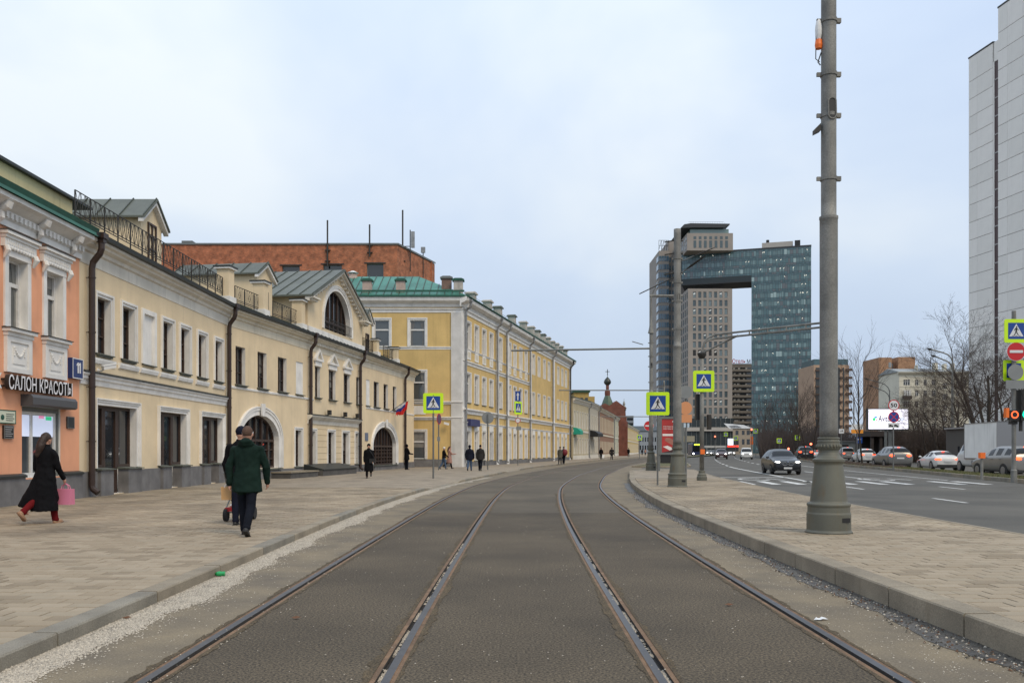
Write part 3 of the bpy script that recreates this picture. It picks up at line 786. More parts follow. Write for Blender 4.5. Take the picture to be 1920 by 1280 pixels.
# ================================================================== ORANGE HOUSE (beauty salon)
F0 = Fac('orange_house', 'orange stuccoed house with white carved window surrounds at the left edge, beauty salon below', 'house', (-12.5, 12.0), (0, 1))
r0 = F0.root; UE = 13.42
sd0 = F0.U(41), F0.U(113)
ops = []
wins0 = []
for pr in (115.5, 49): 
    b = F0.U(pr); wins0.append((b-.86, b))
wins0 += [(wins0[1][0]-2.1, wins0[1][0]-1.24), (wins0[1][0]-4.2, wins0[1][0]-3.34)]
zt, zb = F0.Z(115.5, 519), F0.Z(115.5, 637)
for a, b in wins0: ops.append((a, b, zb, zt, None, .22))
ops.append((sd0[0], sd0[1], .78, 2.62, None, .16)); ops.append((3.2, 5.2, .78, 2.62, None, .16))
m = MB(); m.m = 0; wall_grid(m, 0, UE, .0, 7.15, ops, back=1); m.quad((UE, 0, 0), (UE, 4, 0), (UE, 4, 7.15), (UE, 0, 7.15)); m.build('wall', [M_orange, M_trim], r0)
for a, b, z_ in ((0, 3.2, .8), (3.2, 5.2, .74), (5.2, sd0[0], .8), (sd0[0], sd0[1], .74), (sd0[1], UE, .8)): MB().box(a, b, -.10, 0, 0, z_).build('plinth', M_plinth, r0)
m = MB(); molding(m, [(.1, .8), (.15, .8), (.15, .85), (.1, .88), (0, .9)], 0, sd0[0]-.0); m.build('plinth_cap', M_gutter, r0)
m = MB(); molding(m, [(.1, .8), (.15, .8), (.15, .85), (.1, .88), (0, .9)], sd0[1], UE); m.build('plinth_cap', M_gutter, r0)
for a, b in wins0:
    uc = (a+b)/2; w = b-a
    window(r0, uc, zb, w, zt-zb, 'wt', dep=.2)
    s = MB()      # carved surround
    s.box(a-.16, a, -.05, 0, zb, zt); s.box(b, b+.16, -.05, 0, zb, zt); s.box(a-.16, b+.16, -.06, 0, zt, zt+.2)
    s.box(a-.28, b+.28, -.12, 0, zt+.2, zt+.42); s.box(a-.34, b+.34, -.22, 0, zt+.5, zt+.58); s.box(a-.3, b+.3, -.16, 0, zt+.42, zt+.5)
    for k in range(9): s.ell((a-.1+(w+.2)*k/8, -.1, zt+.2), (.06, .04, .05), 8, 4)
    for k in range(13): s.box(a-.2+(w+.4)*k/13, a-.17+(w+.4)*k/13, -.14, -.12, zt+.27, zt+.38)
    for x in (a-.22, b+.22): s.tube([(x, -.12, zt+.2), (x, -.16, zt+.1), (x, -.1, zt+.0), (x, -.06, zt-.08)], [.07, .075, .05, .03], 8)
    s.box(a-.2, b+.2, -.2, 0, zb-.12, zb-.04); s.box(a-.16, b+.16, -.12, 0, zb-.22, zb-.12)
    s.box(a-.14, b+.14, -.05, 0, zb-1.12, zb-.22)
    for q in ((a-.14, a+.02), (b-.02, b+.14)): s.box(q[0], q[1], -.09, -.05, zb-1.12, zb-.22)
    s.box(a+.02, b-.02, -.09, -.05, zb-.36, zb-.22); s.box(a+.02, b-.02, -.09, -.05, zb-1.12, zb-1.0); s.box(a+.16, b-.16, -.07, -.05, zb-.9, zb-.42)
    for k in range(11):
        t = k/10; s.ell((a+.2+(w-.4)*t, -.08, zb-.5-.2*math.sin(PI*t)), (.035, .03, .035), 6, 4)
    for x in (a+.2, b-.2):
        for k in range(3): s.ell((x, -.08, zb-.56-.06*k), (.025, .02, .035), 6, 4)
    s.build('window_surround', M_trim, r0)
    MB().box(a-.36, b+.36, -.24, 0, zt+.58, zt+.6).build('sheet_flashing', M_gutter, r0); MB().box(a-.23, b+.23, -.23, 0, zb-.04, zb-.02).build('sheet_flashing', M_gutter, r0)
# main cornice
m = MB(); molding(m, [(0, 7.0), (.06, 7.0), (.06, 7.15), (.1, 7.2), (.1, 7.38), (.18, 7.42), (.3, 7.5), (.42, 7.56), (.42, 7.68), (0, 7.74)], 0, UE+.05)
k = .3
while k < UE: m.box(k, k+.1, -.16, -.1, 7.2, 7.34); k += .2
for q in [w_[0]-.5 for w_ in wins0]+[wins0[0][1]+.4]:
    m.tube([(q, -.36, 7.52), (q, -.3, 7.4), (q, -.14, 7.3), (q, -.16, 7.12), (q, -.08, 7.0)], [.1, .12, .09, .08, .03], 8)
m.build('cornice', M_trim, r0)
m = MB(); m.m = 0
m.prism([(-.5, 7.68), (-.5, 7.76), (3, 9.0), (3, 8.9)], 0, UE+.1, 'x'); m.m = 1
m.prism([(-.5, 7.76), (-.54, 7.9), (-.47, 7.9), (-.4, 7.82)], 0, UE+.12, 'x'); m.build('roof', [M_green, M_greend], r0)
m = MB(); m.prism([(0, 8.0), (UE+1.6, 8.0), (UE+1.6, 9.12), (0, 9.12)], 1.0, 3.5); m.build('attic_wall', mat('pale_yellow_stucco', (.56, .50, .29), .9, var=.15, vscale=.7, streak=.5), r0)
m = MB(); m.prism([(0, 9.12), (UE+2.6, 9.12), (UE+2.6, 9.2), (0, 9.2)], .86, 3.6); m.prism([(0, 8.62), (UE+.6, 8.62), (UE+.6, 8.66), (0, 8.66)], .9, 1.0); m.build('attic_coping', M_gutter, r0)
# shop window and shutter box
a, b = sd0
m = MB(); t = .07
for q in ((a, a+t, .78, 2.62), (b-t, b, .78, 2.62), (a+t, b-t, 2.5, 2.62)): m.box(q[0], q[1], .05, .18, q[2], q[3])
o = m.build('window', M_metal, r0)
m = MB(); c = a+.62
for q in ((a+.07, a+.12, .78, 2.5), (c-.05, c+.05, .78, 2.5), (b-.16, b-.07, .78, 2.5), (a+.12, c-.05, 2.42, 2.5), (c+.05, b-.16, 2.42, 2.5), (a+.12, c-.05, .78, .9), (c+.05, b-.16, .78, .9)): m.box(q[0], q[1], .09, .15, q[2], q[3])
m.build('frame', M_wframe, o)
m = MB(); m.box(a+.1, b-.1, .14, .16, .8, 2.46); m.build('pane', mat('shop_glass', (.05, .06, .07), .04, spec=1.), o)
m = MB(); m.m = 0; m.box(a+.13, c-.06, .12, .135, 1.85, 2.41); m.box(c+.06, b-.17, .12, .135, 1.85, 2.41); m.m = 1; m.box(c+.75, b-.25, .112, .12, 2.3, 2.4); m.m = 2; m.box(c+.4, c+.65, .112, .12, 2.34, 2.41)
m.build('lit_poster', [mat('lit_poster_white', (.62, .68, .85), .4, emit=.45), mat('lit_green', (.03, .55, .25), .4, emit=.5), mat('lit_pink', (.85, .3, .5), .4, emit=.4)], o)
m = MB(); m.prism([(-.32, 2.66), (-.32, 2.84), (-.26, 2.92), (0, 2.92), (0, 2.62), (-.26, 2.62)], a-.06, b+.32, 'x'); m.build('shutter_box', mat('shutter_grey', (.075, .075, .08), .5), r0)
# sign letters
sg = thing('shop_sign', 'white and black raised Cyrillic letters of the salon sign over the shop window', 'shop sign', (-12.36, 0, 0), PI/2)
M_sface = mat('sign_face', (.74, .73, .75), .5); M_sside = mat('sign_side', (.02, .018, .018), .5)
def letters(par, text, y0, y1, z, h, dx):
    me = text_mesh(text, 1.0, .0, M_sface); xs = [v.co.x for v in me.vertices]; zs = [v.co.z for v in me.vertices]
    s = (y1-y0)/(max(xs)-min(xs)); sz = h/(max(zs)-min(zs)); cx = (max(xs)+min(xs))/2; cz = (max(zs)+min(zs))/2
    return s, sz, cx, cz
def place_text(par, text, u0, u1, z, h, y, face, sidem=None, thick=.1, name='letter', bold=.012):
    """each letter its own part, lying between u0 and u1"""
    # measure advance by building the whole line, then single letters at their place
    whole = text_mesh(text, 1.0, 0, face, bold=bold); xs = [v.co.x for v in whole.vertices]; zs = [v.co.z for v in whole.vertices]
    X0, X1, Z0, Z1 = min(xs), max(xs), min(zs), max(zs); kx = (u1-u0)/(X1-X0); kz = h/(Z1-Z0)
    bm = bmesh.new(); bm.from_mesh(whole)
    for v in bm.verts: v.co.x = u0+(v.co.x-X0)*kx; v.co.z = z+(v.co.z-Z0)*kz; v.co.y = 0
    bmesh.ops.remove_doubles(bm, verts=bm.verts, dist=.0004)
    # split into islands, merge islands overlapping in x (Ы, Й)
    left = set(bm.faces); isl_ = []
    while left:
        f = left.pop(); st = [f]; grp = [f]
        while st:
            q = st.pop()
            for v in q.verts:
                for g2 in v.link_faces:
                    if g2 in left: left.remove(g2); st.append(g2); grp.append(g2)
        isl_.append(grp)
    isl_.sort(key=lambda gr: min(v.co.x for f in gr for v in f.verts))
    for gr in isl_:
        m = MB(); idx = {}
        vs = []; fs = []
        for f in gr:
            fi = []
            for v in f.verts:
                if v.index not in idx or True:
                    k = tuple(round(c, 5) for c in v.co)
                    if k not in idx: idx[k] = len(vs); vs.append(k)
                    fi.append(idx[k])
            fs.append(tuple(fi))
        ec = {}
        for f in fs:
            for i in range(len(f)): e = (f[i], f[(i+1) % len(f)]); ec[e] = 1
        m.m = 0; m.add([(p[0], y-thick, p[2]) for p in vs], fs)
        if thick > 0 and sidem:
            m.m = 1
            for (i, j) in ec:
                if (j, i) not in ec:
                    p, q = vs[i], vs[j]; m.add([(p[0], y-thick, p[2]), (q[0], y-thick, q[2]), (q[0], y, q[2]), (p[0], y, p[2])], [(0, 1, 2, 3)])
        m.build(name, [face, sidem] if sidem else [face], par)
    bm.free()
sy0, sy1 = 12+F0.U(17, .26), 12+F0.U(136, .26)
place_text(sg, 'САЛОН КРАСОТЫ', sy0, sy1, 2.98, .37, -.0, M_sface, M_sside, .12)
place_text(sg, 'К', sy0-.62, sy0-.30, 2.98, .37, -.0, M_sface, M_sside, .12)
m = MB(); m.box(sy0+.1, sy1-.1, 0, .14, 3.05, 3.09); m.box(sy0+.1, sy1-.1, 0, .14, 3.22, 3.26); m.build('bracket', M_sside, sg)
# number plate, plaques
def wall_plate(name, label, cat, F, px0, px1, py0, py1, th, mt, group=None, rim=None):
    u0, u1 = F.U(px0), F.U(px1); pm = (px0+px1)/2; z1, z0 = F.Z(pm, py0), F.Z(pm, py1)
    t = thing(name, label, cat, (F.p0[0]+F.d[0]*u0, F.p0[1]+F.d[1]*u0, z0), math.atan2(F.d[1], F.d[0]), group)
    w, h = u1-u0, z1-z0; m = MB(); m.box(0, w, -th, 0, 0, h); m.build('board', mt, t)
    if rim: m = MB(); [m.box(*q) for q in ((0, w, -th-.006, -th, 0, .025), (0, w, -th-.006, -th, h-.025, h), (0, .025, -th-.006, -th, .025, h-.025), (w-.025, w, -th-.006, -th, .025, h-.025))]; m.build('rim', rim, t)
    return t, w, h
t, w, h = wall_plate('house_number_plate', 'dark blue house number plate reading 11 on the orange wall', 'number plate', F0, 127, 147, 672, 710, .14, mat('sign_blue', (.018, .04, .15), .4), rim=M_white)
for x_ in (w*.37, w*.56):
    m = MB(); m.prism([(x_+.05, h*.28), (x_+.11, h*.28), (x_+.11, h*.80), (x_+.07, h*.80), (x_, h*.70), (x_, h*.63), (x_+.05, h*.68)], -.15, -.14); m.build('numeral', M_white, t)
t, w, h = wall_plate('notice_board', 'pale cream notice board with green lines left of the shop window, the upper of two', 'notice', F0, -8, 26, 768, 794, .05, mat('notice_cream', (.6, .63, .5), .6), rim=M_greend)
for k in range(4): m = MB(); m.box(w*.45, w*(.9-.08*(k % 2)), -.058, -.05, h*(.68-.15*k), h*(.72-.15*k)); m.build('text_line', M_black, t)
m = MB(); m.ell((w*.25, -.055, h*.45), (w*.1, .006, h*.2), 8, 5); m.build('emblem', M_greend, t)
t, w, h = wall_plate('notice_board', 'black notice board with small white rows, below the cream one', 'notice', F0, 4, 22, 797, 822, .05, M_black, rim=M_metal)
for k in range(5): m = MB(); m.box(w*.12, w*(.9-.1*(k % 3)), -.058, -.05, h*(.82-.16*k), h*(.87-.16*k)); m.build('text_line', mat('dim_white', (.4, .4, .4), .6), t)
t, w, h = wall_plate('plaque', 'small dark grey plaque on the orange wall right of the shop window', 'plaque', F0, 124, 137, 781, 803, .04, mat('plaque_dark', (.03, .035, .035), .5), rim=M_metal)

# ================================================================== CREAM HOUSE, near wing (runs straight), middle and far wings (bend right)
def eave(par, u0, u1, z0, wm, up=.0, roofd=5.5, dent=False):
    m = MB(); m.m = 0
    molding(m, [(0, z0-.55), (.02, z0-.55), (.03, z0-.2), (.10, z0-.16), (.12, z0-.06), (.26, z0), (.28, z0+.06), (.38, z0+.1), (.38, z0+.18), (0, z0+.2)], u0, u1)
    m.build('cornice', wm, par)
    m = MB(); m.prism([(-.38, z0+.18), (-.5, z0+.2), (-.52, z0+.32), (-.46, z0+.34), (-.3, z0+.26)], u0, u1, 'x'); m.build('gutter', M_gutter, par)
    m = MB(); m.m = 0; m.prism([(-.42, z0+.2), (-.42, z0+.24), (0, z0+.5), (roofd, z0+.5+roofd*.40), (roofd, z0+.2)], u0, u1, 'x'); m.m = 1
    k = u0+.3
    while k < u1: m.prism([(-.42, z0+.24), (-.42, z0+.28), (0, z0+.54), (roofd, z0+.54+roofd*.40), (roofd, z0+.5+roofd*.4), (0, z0+.5)], k, k+.03, 'x'); k += .65
    m.build('roof', [M_roofg, M_seam], par)
def pedestal_post(par, u, z, w=.55, h=1.15, y=.15):
    m = MB(); m.m = 0; m.box(u-w/2, u+w/2, y, y+w, z-.3, z+h); m.m = 1; m.box(u-w/2-.1, u+w/2+.1, y-.1, y+w+.1, z+h, z+h+.08); m.m = 2; m.box(u-w/2-.13, u+w/2+.13, y-.13, y+w+.13, z+h+.08, z+h+.14)
    m.m = 1; m.box(u-w/2-.06, u+w/2+.06, y-.08, y+w+.06, z-.3, z+.22); return m.build('roof_post', [M_cream, M_trim, M_gutter], par)
F1 = Fac('cream_house', 'near cream house with three timber shop doors, iron roof railing and a single dormer', 'house', (-12.5, 25.42), (0, 1)); r1 = F1.root; U1 = 13.3
ops = []; W1 = []
for k, px in enumerate((193.7, 240, 278, 313.5, 346, 378, 409)):
    uc = F1.U(px); W1.append(uc)
    ops.append((uc-.44, uc+.44, 4.42, 6.12, None, .06 if k == 2 else .2))
D1 = [(F1.U(181), F1.U(254.5)), (F1.U(299), F1.U(348)), (F1.U(376.8), F1.U(416))]
for a, b in D1: ops.append((a, b, .13, 2.86, None, .3))
m = MB(); wall_grid(m, 0, U1, 0, 7.1, ops, back=1); m.m = 0; m.quad((0, 6, 0), (0, 0, 0), (0, 0, 7.1), (0, 6, 7.1)); m.build('wall', [M_cream, M_trim], r1)
for k, uc in enumerate(W1):
    if k == 2:
        m = MB(); m.box(uc-.44, uc+.44, .05, .1, 4.42, 6.12); o = m.build('blind_window', M_trim, r1)
        m = MB(); [m.box(*q) for q in ((uc-.6, uc-.44, -.06, 0, 4.42, 6.28), (uc+.44, uc+.6, -.06, 0, 4.42, 6.28), (uc-.44, uc+.44, -.06, 0, 6.12, 6.28))]; m.build('casing', M_trim, o)
        m = MB(); m.prism([(-.12, 4.37), (-.12, 4.4), (.05, 4.44), (.05, 4.37)], uc-.5, uc+.5, 'x'); m.build('sill', M_cap, o)
    else: window(r1, uc, 4.42, .88, 1.7, 'dark', casing=(.16, M_trim), sill=(M_cap, .14))
    m = MB(); molding(m, [(0, 4.08), (.05, 4.1), (.08, 4.2), (.08, 4.26), (0, 4.27)], uc-.72, uc+.72); m.build('ledge', M_trim, r1)
for a, b in D1: door3(r1, a, b, 2.86, .95); door_casing(r1, a, b, .95, 2.86)
e = [-.0]+[x for a, b in D1 for x in (a-.05, b+.12)]+[U1]
for i in range(0, len(e), 2): MB().box(e[i], e[i+1], -.07, -.002, 0, .86).build('plinth', M_plinth, r1)
m = MB(); molding(m, [(0, 3.42), (.03, 3.42), (.05, 3.55), (.1, 3.6), (.1, 3.66), (.16, 3.72), (.16, 3.76), (0, 3.8)], 0, U1); m.build('string_course', M_trim, r1)
m = MB(); molding(m, [(.0, 3.8), (.19, 3.765), (.19, 3.79), (0, 3.86)], 0, U1); m.build('flashing', M_gutter, r1)
eave(r1, 0, U1, 7.5, M_trimW); m = MB(); m.box(0, U1, -.012, .0, 7.07, 7.1); m.build('frieze_line', M_wood, r1)
m = MB(); m.box(0, U1, -.02, 0, 7.1, 7.4); m.build('frieze', M_trimW, r1)
railing(r1, F1.U(150, -.35)-.3, F1.U(417, -.35), 8.42, 9.14, .35, 'x', .95)
o = dormer(r1, F1.U(284, -1.1), 1.9, 8.0, 10.22, 10.95, 1.1, 4.2, win=(8.55, .75, 1.45))
for px in (172.5,): drainpipe(r1, F1.U(px, .17), 7.85)
# CCTV camera on the wall
t = thing('cctv_camera', 'white bullet CCTV camera on a bracket on the cream wall below the first upper window', 'camera', (-12.5, 25.42+F1.U(183), F1.Z(183, 694)), PI/2)
m = MB(); m.tube([(0, 0, 0), (0, -.12, -.02), (0, -.22, .04)], .025, 8); m.tube([(0, 0, 0), (0, -.03, 0)], .06, 10); m.build('bracket', M_white, t)
m = MB(); m.X = Matrix.Translation((.02, -.3, .1)) @ Matrix.Rotation(-.25, 4, 'Y') @ Matrix.Rotation(-.5, 4, 'Z'); m.box(-.18, .25, -.06, .06, -.055, .055); m.box(-.2, .3, -.075, .075, .055, .07); m.build('housing', M_white, t)

F2 = Fac('cream_house', 'long cream house bending right, with arched shopfronts, a big arched gable and roof railings', 'house', (-12.47, 38.72), (.1455, 1)); r2 = F2.root
UL = F2.U(776); uA, uB = F2.U(587), F2.U(686)
ops = []; w2 = []
for a, b in ((441.7, 460), (483, 500), (521, 537.3)): w2.append((F2.U(a), F2.U(b), 'dark'))
w2.append((F2.U(555), F2.U(568), 'blind'))
wr = [(F2.U(a), F2.U(b)) for a, b in ((590.5, 600), (616.5, 629), (644.5, 655.7))]
w4 = [(F2.U(668), F2.U(675.5), 'dark'), (F2.U(686.5), F2.U(693), 'blind')]+[(F2.U(a), F2.U(b), 'dark') for a, b in ((700.7, 710.5), (719.3, 727.5), (736.5, 743.5))]
zt2, zb2 = F2.Z(450, 650), F2.Z(450, 721)
for a, b, s_ in w2+w4: ops.append((a, b, zb2, zt2, None, .05 if s_ == 'blind' else .22))
for a, b in wr: ops.append((a, b, zb2, zt2, None, .22))
A1 = (F2.U(449.5), F2.U(521.5)); ar1 = (A1[0], A1[1], .62, 3.15, 1.95, .28)
A2 = (F2.U(699), F2.U(741.5)); ar2 = (A2[0], A2[1], .45, 3.1, 1.75, .28)
g2 = [(F2.U(a), F2.U(b)) for a, b in ((553, 564.5), (582, 591), (614.3, 626), (641.6, 653), (665.5, 671.5))]
zg = F2.Z(559, 806); ops += [ar1, ar2]+[(a, b, .62, zg, None, .22) for a, b in g2]
m = MB(); wall_grid(m, 0, UL, 0, 7.1, ops, back=1); m.m = 0; m.quad((UL, 0, 0), (UL, 8, 0), (UL, 8, 7.1), (UL, 0, 7.1)); m.build('wall', [M_cream, M_trim], r2)
for a, b, s_ in w2+w4:
    uc = (a+b)/2
    if s_ == 'blind':
        m = MB(); m.box(a, b, .04, .1, zb2, zt2); o = m.build('blind_window', M_trim, r2)
        m = MB(); m.prism([(-.12, zb2-.05), (-.12, zb2-.02), (.04, zb2+.02), (.04, zb2-.05)], a-.1, b+.1, 'x'); m.build('sill', M_cap, o)
    else: window(r2, uc, zb2, b-a, zt2-zb2, 'dark', dep=.2, sill=(M_cap, .16))
for a, b in wr:
    uc = (a+b)/2; window(r2, uc, zb2, b-a, zt2-zb2, 'dark', dep=.2, sill=(M_cap, .16))
    m = MB(); w = (b-a)/2+.22
    m.box(uc-w+.12, uc+w-.12, -.08, 0, zt2+.02, zt2+.3); m.box(uc-w, uc+w, -.16, 0, zt2+.3, zt2+.42)
    for sg_ in (-1, 1): 
        pts = [(uc, zt2+1.0), (uc+sg_*w, zt2+.42), (uc+sg_*(w-.22), zt2+.42), (uc, zt2+.86)]
        m.prism(pts if sg_ < 0 else pts[::-1], -.16, 0)
    m.build('pediment', M_trim, r2)
    m = MB(); m.prism([(uc-w+.25, zt2+.425), (uc+w-.25, zt2+.425), (uc, zt2+.8)], -.03, 0); m.build('tympanum', M_creamB, r2)
arch_window(r2, A1[0], A1[1], .62, 1.95, 3.15, .27, nx=6, ny=2); arch_window(r2, A2[0], A2[1], .45, 1.75, 3.1, .27, nx=8, ny=4)
for k, (a, b) in enumerate(g2): window(r2, (a+b)/2, .62, b-a, zg-.62, 'dark', dep=.2, casing=(.16, M_trim), sill=(M_cap, .12))
# plinth
e = [0, A1[0], A1[1], A2[0], A2[1], UL]
for i in range(0, 6, 2): MB().box(e[i], e[i+1], -.07, -.002, 0, .55).build('plinth', M_plinth, r2)
MB().box(A1[0], A1[1], -.16, -.002, 0, .5).build('plinth', M_plinth, r2); MB().box(A2[0], A2[1], -.16, -.002, 0, .38).build('plinth', M_plinth, r2)
m = MB(); m.box(A1[0]-.1, A1[1]+.1, -.24, .2, .54, .60); m.build('sill', M_cap, r2)
m = MB(); m.box(A2[0]-.1, A2[1]+.1, -.24, .2, .40, .45); m.build('sill', M_cap, r2)
# string under the windows, risalit cornice with lamps, rustication grooves
m = MB(); z = zb2-.12
for a, b in ((0, uA), (uB-.0, UL)): molding(m, [(0, z-.1), (.04, z-.08), (.05, z), (0, z+.02)], a, b)
m.build('string_course', M_trim, r2)
um, un = F2.U(576), F2.U(671); z = F2.Z(620, 786)
m = MB(); molding(m, [(0, z-.35), (.05, z-.35), (.08, z-.15), (.2, z-.05), (.3, z+.05), (.3, z+.12), (0, z+.16)], um, un); m.build('risalit_cornice', M_trimW, r2)
m = MB(); m.prism([(-.34, z+.125), (-.34, z+.15), (0, z+.22), (0, z+.165)], um, un, 'x'); m.build('flashing', M_gutter, r2)
for px in (610, 640, 663):
    u = F2.U(px); m = MB(); m.box(u-.02, u+.02, -.2, 0, z+.2, z+.24); m.box(u-.12, u+.12, -.34, -.16, z+.22, z+.5); m.build('wall_lamp', M_iron, r2)
m = MB(); zz = .62
while zz < 3.0:
    xs = [um+.2]+[q for a, b in g2[1:4] if b > um for q in (a-.17, b+.17)]+[un-.1]
    for i in range(0, len(xs)-1, 2):
        if xs[i+1] > xs[i]: m.box(xs[i], xs[i+1], -.008, 0, zz, zz+.02)
    zz += .34
m.build('rustication_joint', mat('joint_shadow_paint', (.33, .25, .14), .9), r2)
eave(r2, 0, UL+.25, 7.5, M_creamB); m = MB(); m.box(0, UL, -.012, 0, 7.07, 7.1); m.build('frieze_line', M_wood, r2)
m = MB(); m.box(0, UL, -.02, 0, 7.1, 7.4); m.build('frieze', M_creamB, r2)
m = MB(); u = uA+.3
while u < uB-.2: m.box(u, u+.13, -.2, -.1, 7.3, 7.46); u += .26
m.build('dentils', M_trimW, r2)
# big gable
ga, gb = F2.U(577, -.15), F2.U(679, -.15); gc = (ga+gb)/2; gw_ = gb-ga
ze = F2.Z(577, 547, -.15); za = F2.Z(634, 507, -.15); y0 = .15
aw = (F2.U(596.5, -.15), F2.U(646.5, -.15)); aw0 = F2.Z(620, 620, -.15); aw1 = F2.Z(621, 541, -.15)
aw = (gc-(aw[1]-aw[0])/2, gc+(aw[1]-aw[0])/2)
m = MB(); m.m = 0
n = 24; sp = aw0+(aw1-aw0)*.22; topz = lambda u: za-.12-(za-ze)*abs(u-gc)/(gw_/2)
ug = sorted(set([ga, gb, gc]+[aw[0]+(aw[1]-aw[0])*(.5-.5*math.cos(PI*k/30)) for k in range(31)])); ahw = (aw[1]-aw[0])/2
arcz = lambda u: sp+(aw1-sp)*math.sqrt(max(0, 1-((u-gc)/ahw)**2))
for u0_, u1_ in zip(ug, ug[1:]):
    inside = aw[0]-1e-6 < (u0_+u1_)/2 < aw[1]+1e-6
    if inside:
        m.m = 0; m.quad((u0_, y0, 7.7), (u1_, y0, 7.7), (u1_, y0, aw0), (u0_, y0, aw0)); m.quad((u0_, y0, arcz(u0_)), (u1_, y0, arcz(u1_)), (u1_, y0, topz(u1_)), (u0_, y0, topz(u0_)))
        m.m = 1; m.quad((u0_, y0, arcz(u0_)), (u0_, y0+.35, arcz(u0_)), (u1_, y0+.35, arcz(u1_)), (u1_, y0, arcz(u1_)))
    else: m.m = 0; m.quad((u0_, y0, 7.7), (u1_, y0, 7.7), (u1_, y0, topz(u1_)), (u0_, y0, topz(u0_)))
m.m = 1
for x_ in aw: m.quad((x_, y0, aw0), (x_, y0+.35, aw0), (x_, y0+.35, sp), (x_, y0, sp))
m.m = 0
m.quad((ga, y0+5, 7.7), (ga, y0, 7.7), (ga, y0, ze), (ga, y0+5, ze)); m.quad((gb, y0, 7.7), (gb, y0+5, 7.7), (gb, y0+5, ze), (gb, y0, ze))
gab = m.build('gable', [M_cream, M_trim], r2)
arch_window(gab, aw[0], aw[1], aw0, sp, aw1, .3, nx=6, ny=1, casew=.34, y=y0, key=False).location.y = y0
r = MB(); ov = .45; sl = (za-ze)/(gw_/2)
for sg_ in (-1, 1):
    a = (gc, za); c = (gc+sg_*(gw_/2+ov), ze-sl*ov)
    pts = [(a[0], a[1]-.1), a, c, (c[0], c[1]-.1)]; r.m = 0; r.prism(pts if sg_ > 0 else pts[::-1], y0-.5, y0+6); r.m = 1
    for k in range(9):
        yy = y0-.45+.72*k; p2 = [a, (a[0], a[1]+.05), (c[0], c[1]+.05), c]; r.prism(p2 if sg_ > 0 else p2[::-1], yy, yy+.04)
r.build('roof', [M_roofg, M_seam], gab)
c_ = MB()
for sg_ in (-1, 1):
    for (d0, d1, o1) in ((.1, .22, .42), (.22, .36, .26)):
        a = (gc, za-d0); c = (gc+sg_*(gw_/2+ov*.9), ze-sl*ov*.9-d0); pts = [(a[0], za-d1), a, c, (c[0], c[1]-(d1-d0))]; c_.prism(pts if sg_ > 0 else pts[::-1], y0-o1, y0)
    for k in range(12):
        t = (k+.7)/12; x = gc+sg_*(gw_/2)*t; z = za-.5-(za-ze)*t; c_.box(x-.06, x+.06, y0-.2, y0, z, z+.14)
    x = gc+sg_*(gw_/2-.15); c_.box(x-.55, x+.55, y0-.5, y0, ze-.38, ze-.28); c_.box(x-.42, x+.42, y0-.36, y0, ze-.5, ze-.38)
c_.build('raking_cornice', M_trimW, gab)
m = MB(); m.box(ga-.15, gb+.15, y0-.14, y0+.1, 7.85, aw0-.22); m.build('gable_base', M_trim, gab)
rl = MB()
for z in (aw0+.08, aw0+.62): rl.box(aw[0]-.05, aw[1]+.05, y0-.13, y0-.11, z-.012, z+.012)
u = aw[0]
while u <= aw[1]+.01: rl.box(u-.008, u+.008, y0-.13, y0-.115, aw0+.03, aw0+.62); u += .13
rl.build('railing', M_iron, gab)
dormer(r2, F2.U(496, -1.2), 1.9, 8.0, F2.Z(482, 507, -1.2), F2.Z(497.5, 493, -1.2), 1.2, 4.5, win=(8.75, .75, .9))
dormer(r2, F2.U(688, -.5), 1.5, 8.0, F2.Z(671, 590, -.6), F2.Z(683, 578, -.6), .5, 4.0, win=(8.2, .7, 1.2))
for px in (424, 489, 560): pedestal_post(r2, F2.U(px+4, -.3), 8.1, h=F2.Z(px, {424: 502, 489: 529, 560: 562}[px], -.3)-8.15)
for px in (705, 742): pedestal_post(r2, F2.U(px, -.3), 8.1, h=1.0)
railing(r2, F2.U(441, -.4), F2.U(494, -.4), 8.3, 9.0, .42, 'c', 1.1); railing(r2, F2.U(512, -.4), F2.U(562, -.4), 8.3, 9.0, .42, 'c', 1.1)
railing(r2, F2.U(667, -.4), F2.U(708, -.4), 8.3, 9.0, .42, 'c', 1.1); railing(r2, F2.U(719, -.4), F2.U(743, -.4), 8.3, 9.0, .42, 'c', 1.1)
for px, zt_ in ((430, 7.85), (583, 7.85), (676, 7.85), (760, 7.85)): drainpipe(r2, F2.U(px, .17), zt_)
t, w, h = wall_plate('plaque', 'small blue-grey plaque on the cream wall left of the far arched shopfront', 'plaque', F2, 684, 689.5, 811, 826, .04, mat('plaque_blue', (.12, .15, .22), .5))
# steps and ramps at the foot of the cream house
for a, b, h, lab in ((F2.U(503), F2.U(557), .36, 'low grey stone step block under the near arched window'), (F2.U(567), F2.U(634), .40, 'grey stone cellar hatch with sloping dark cover by the second drainpipe')):
    t = thing('stone_step', lab, 'step', (F2.p0[0]+F2.d[0]*a, F2.p0[1]+F2.d[1]*a, .11), math.atan2(F2.d[1], F2.d[0]))
    m = MB(); m.box(0, b-a, -1.15, -.1, -.02, h-.1); m.build('block', mat('dark_step_stone', (.09, .085, .08), .8, var=.3, vscale=2), t)
    m = MB(); m.box(-.05, b-a+.05, -1.2, -.08, h-.1, h-.04) if h < .38 else m.prism([(-1.2, h-.1), (-1.2, h-.05), (-.08, h+.22), (-.08, h-.1)], 0, b-a, 'x'); m.build('slab', M_gutter if h > .38 else M_kerbB, t)
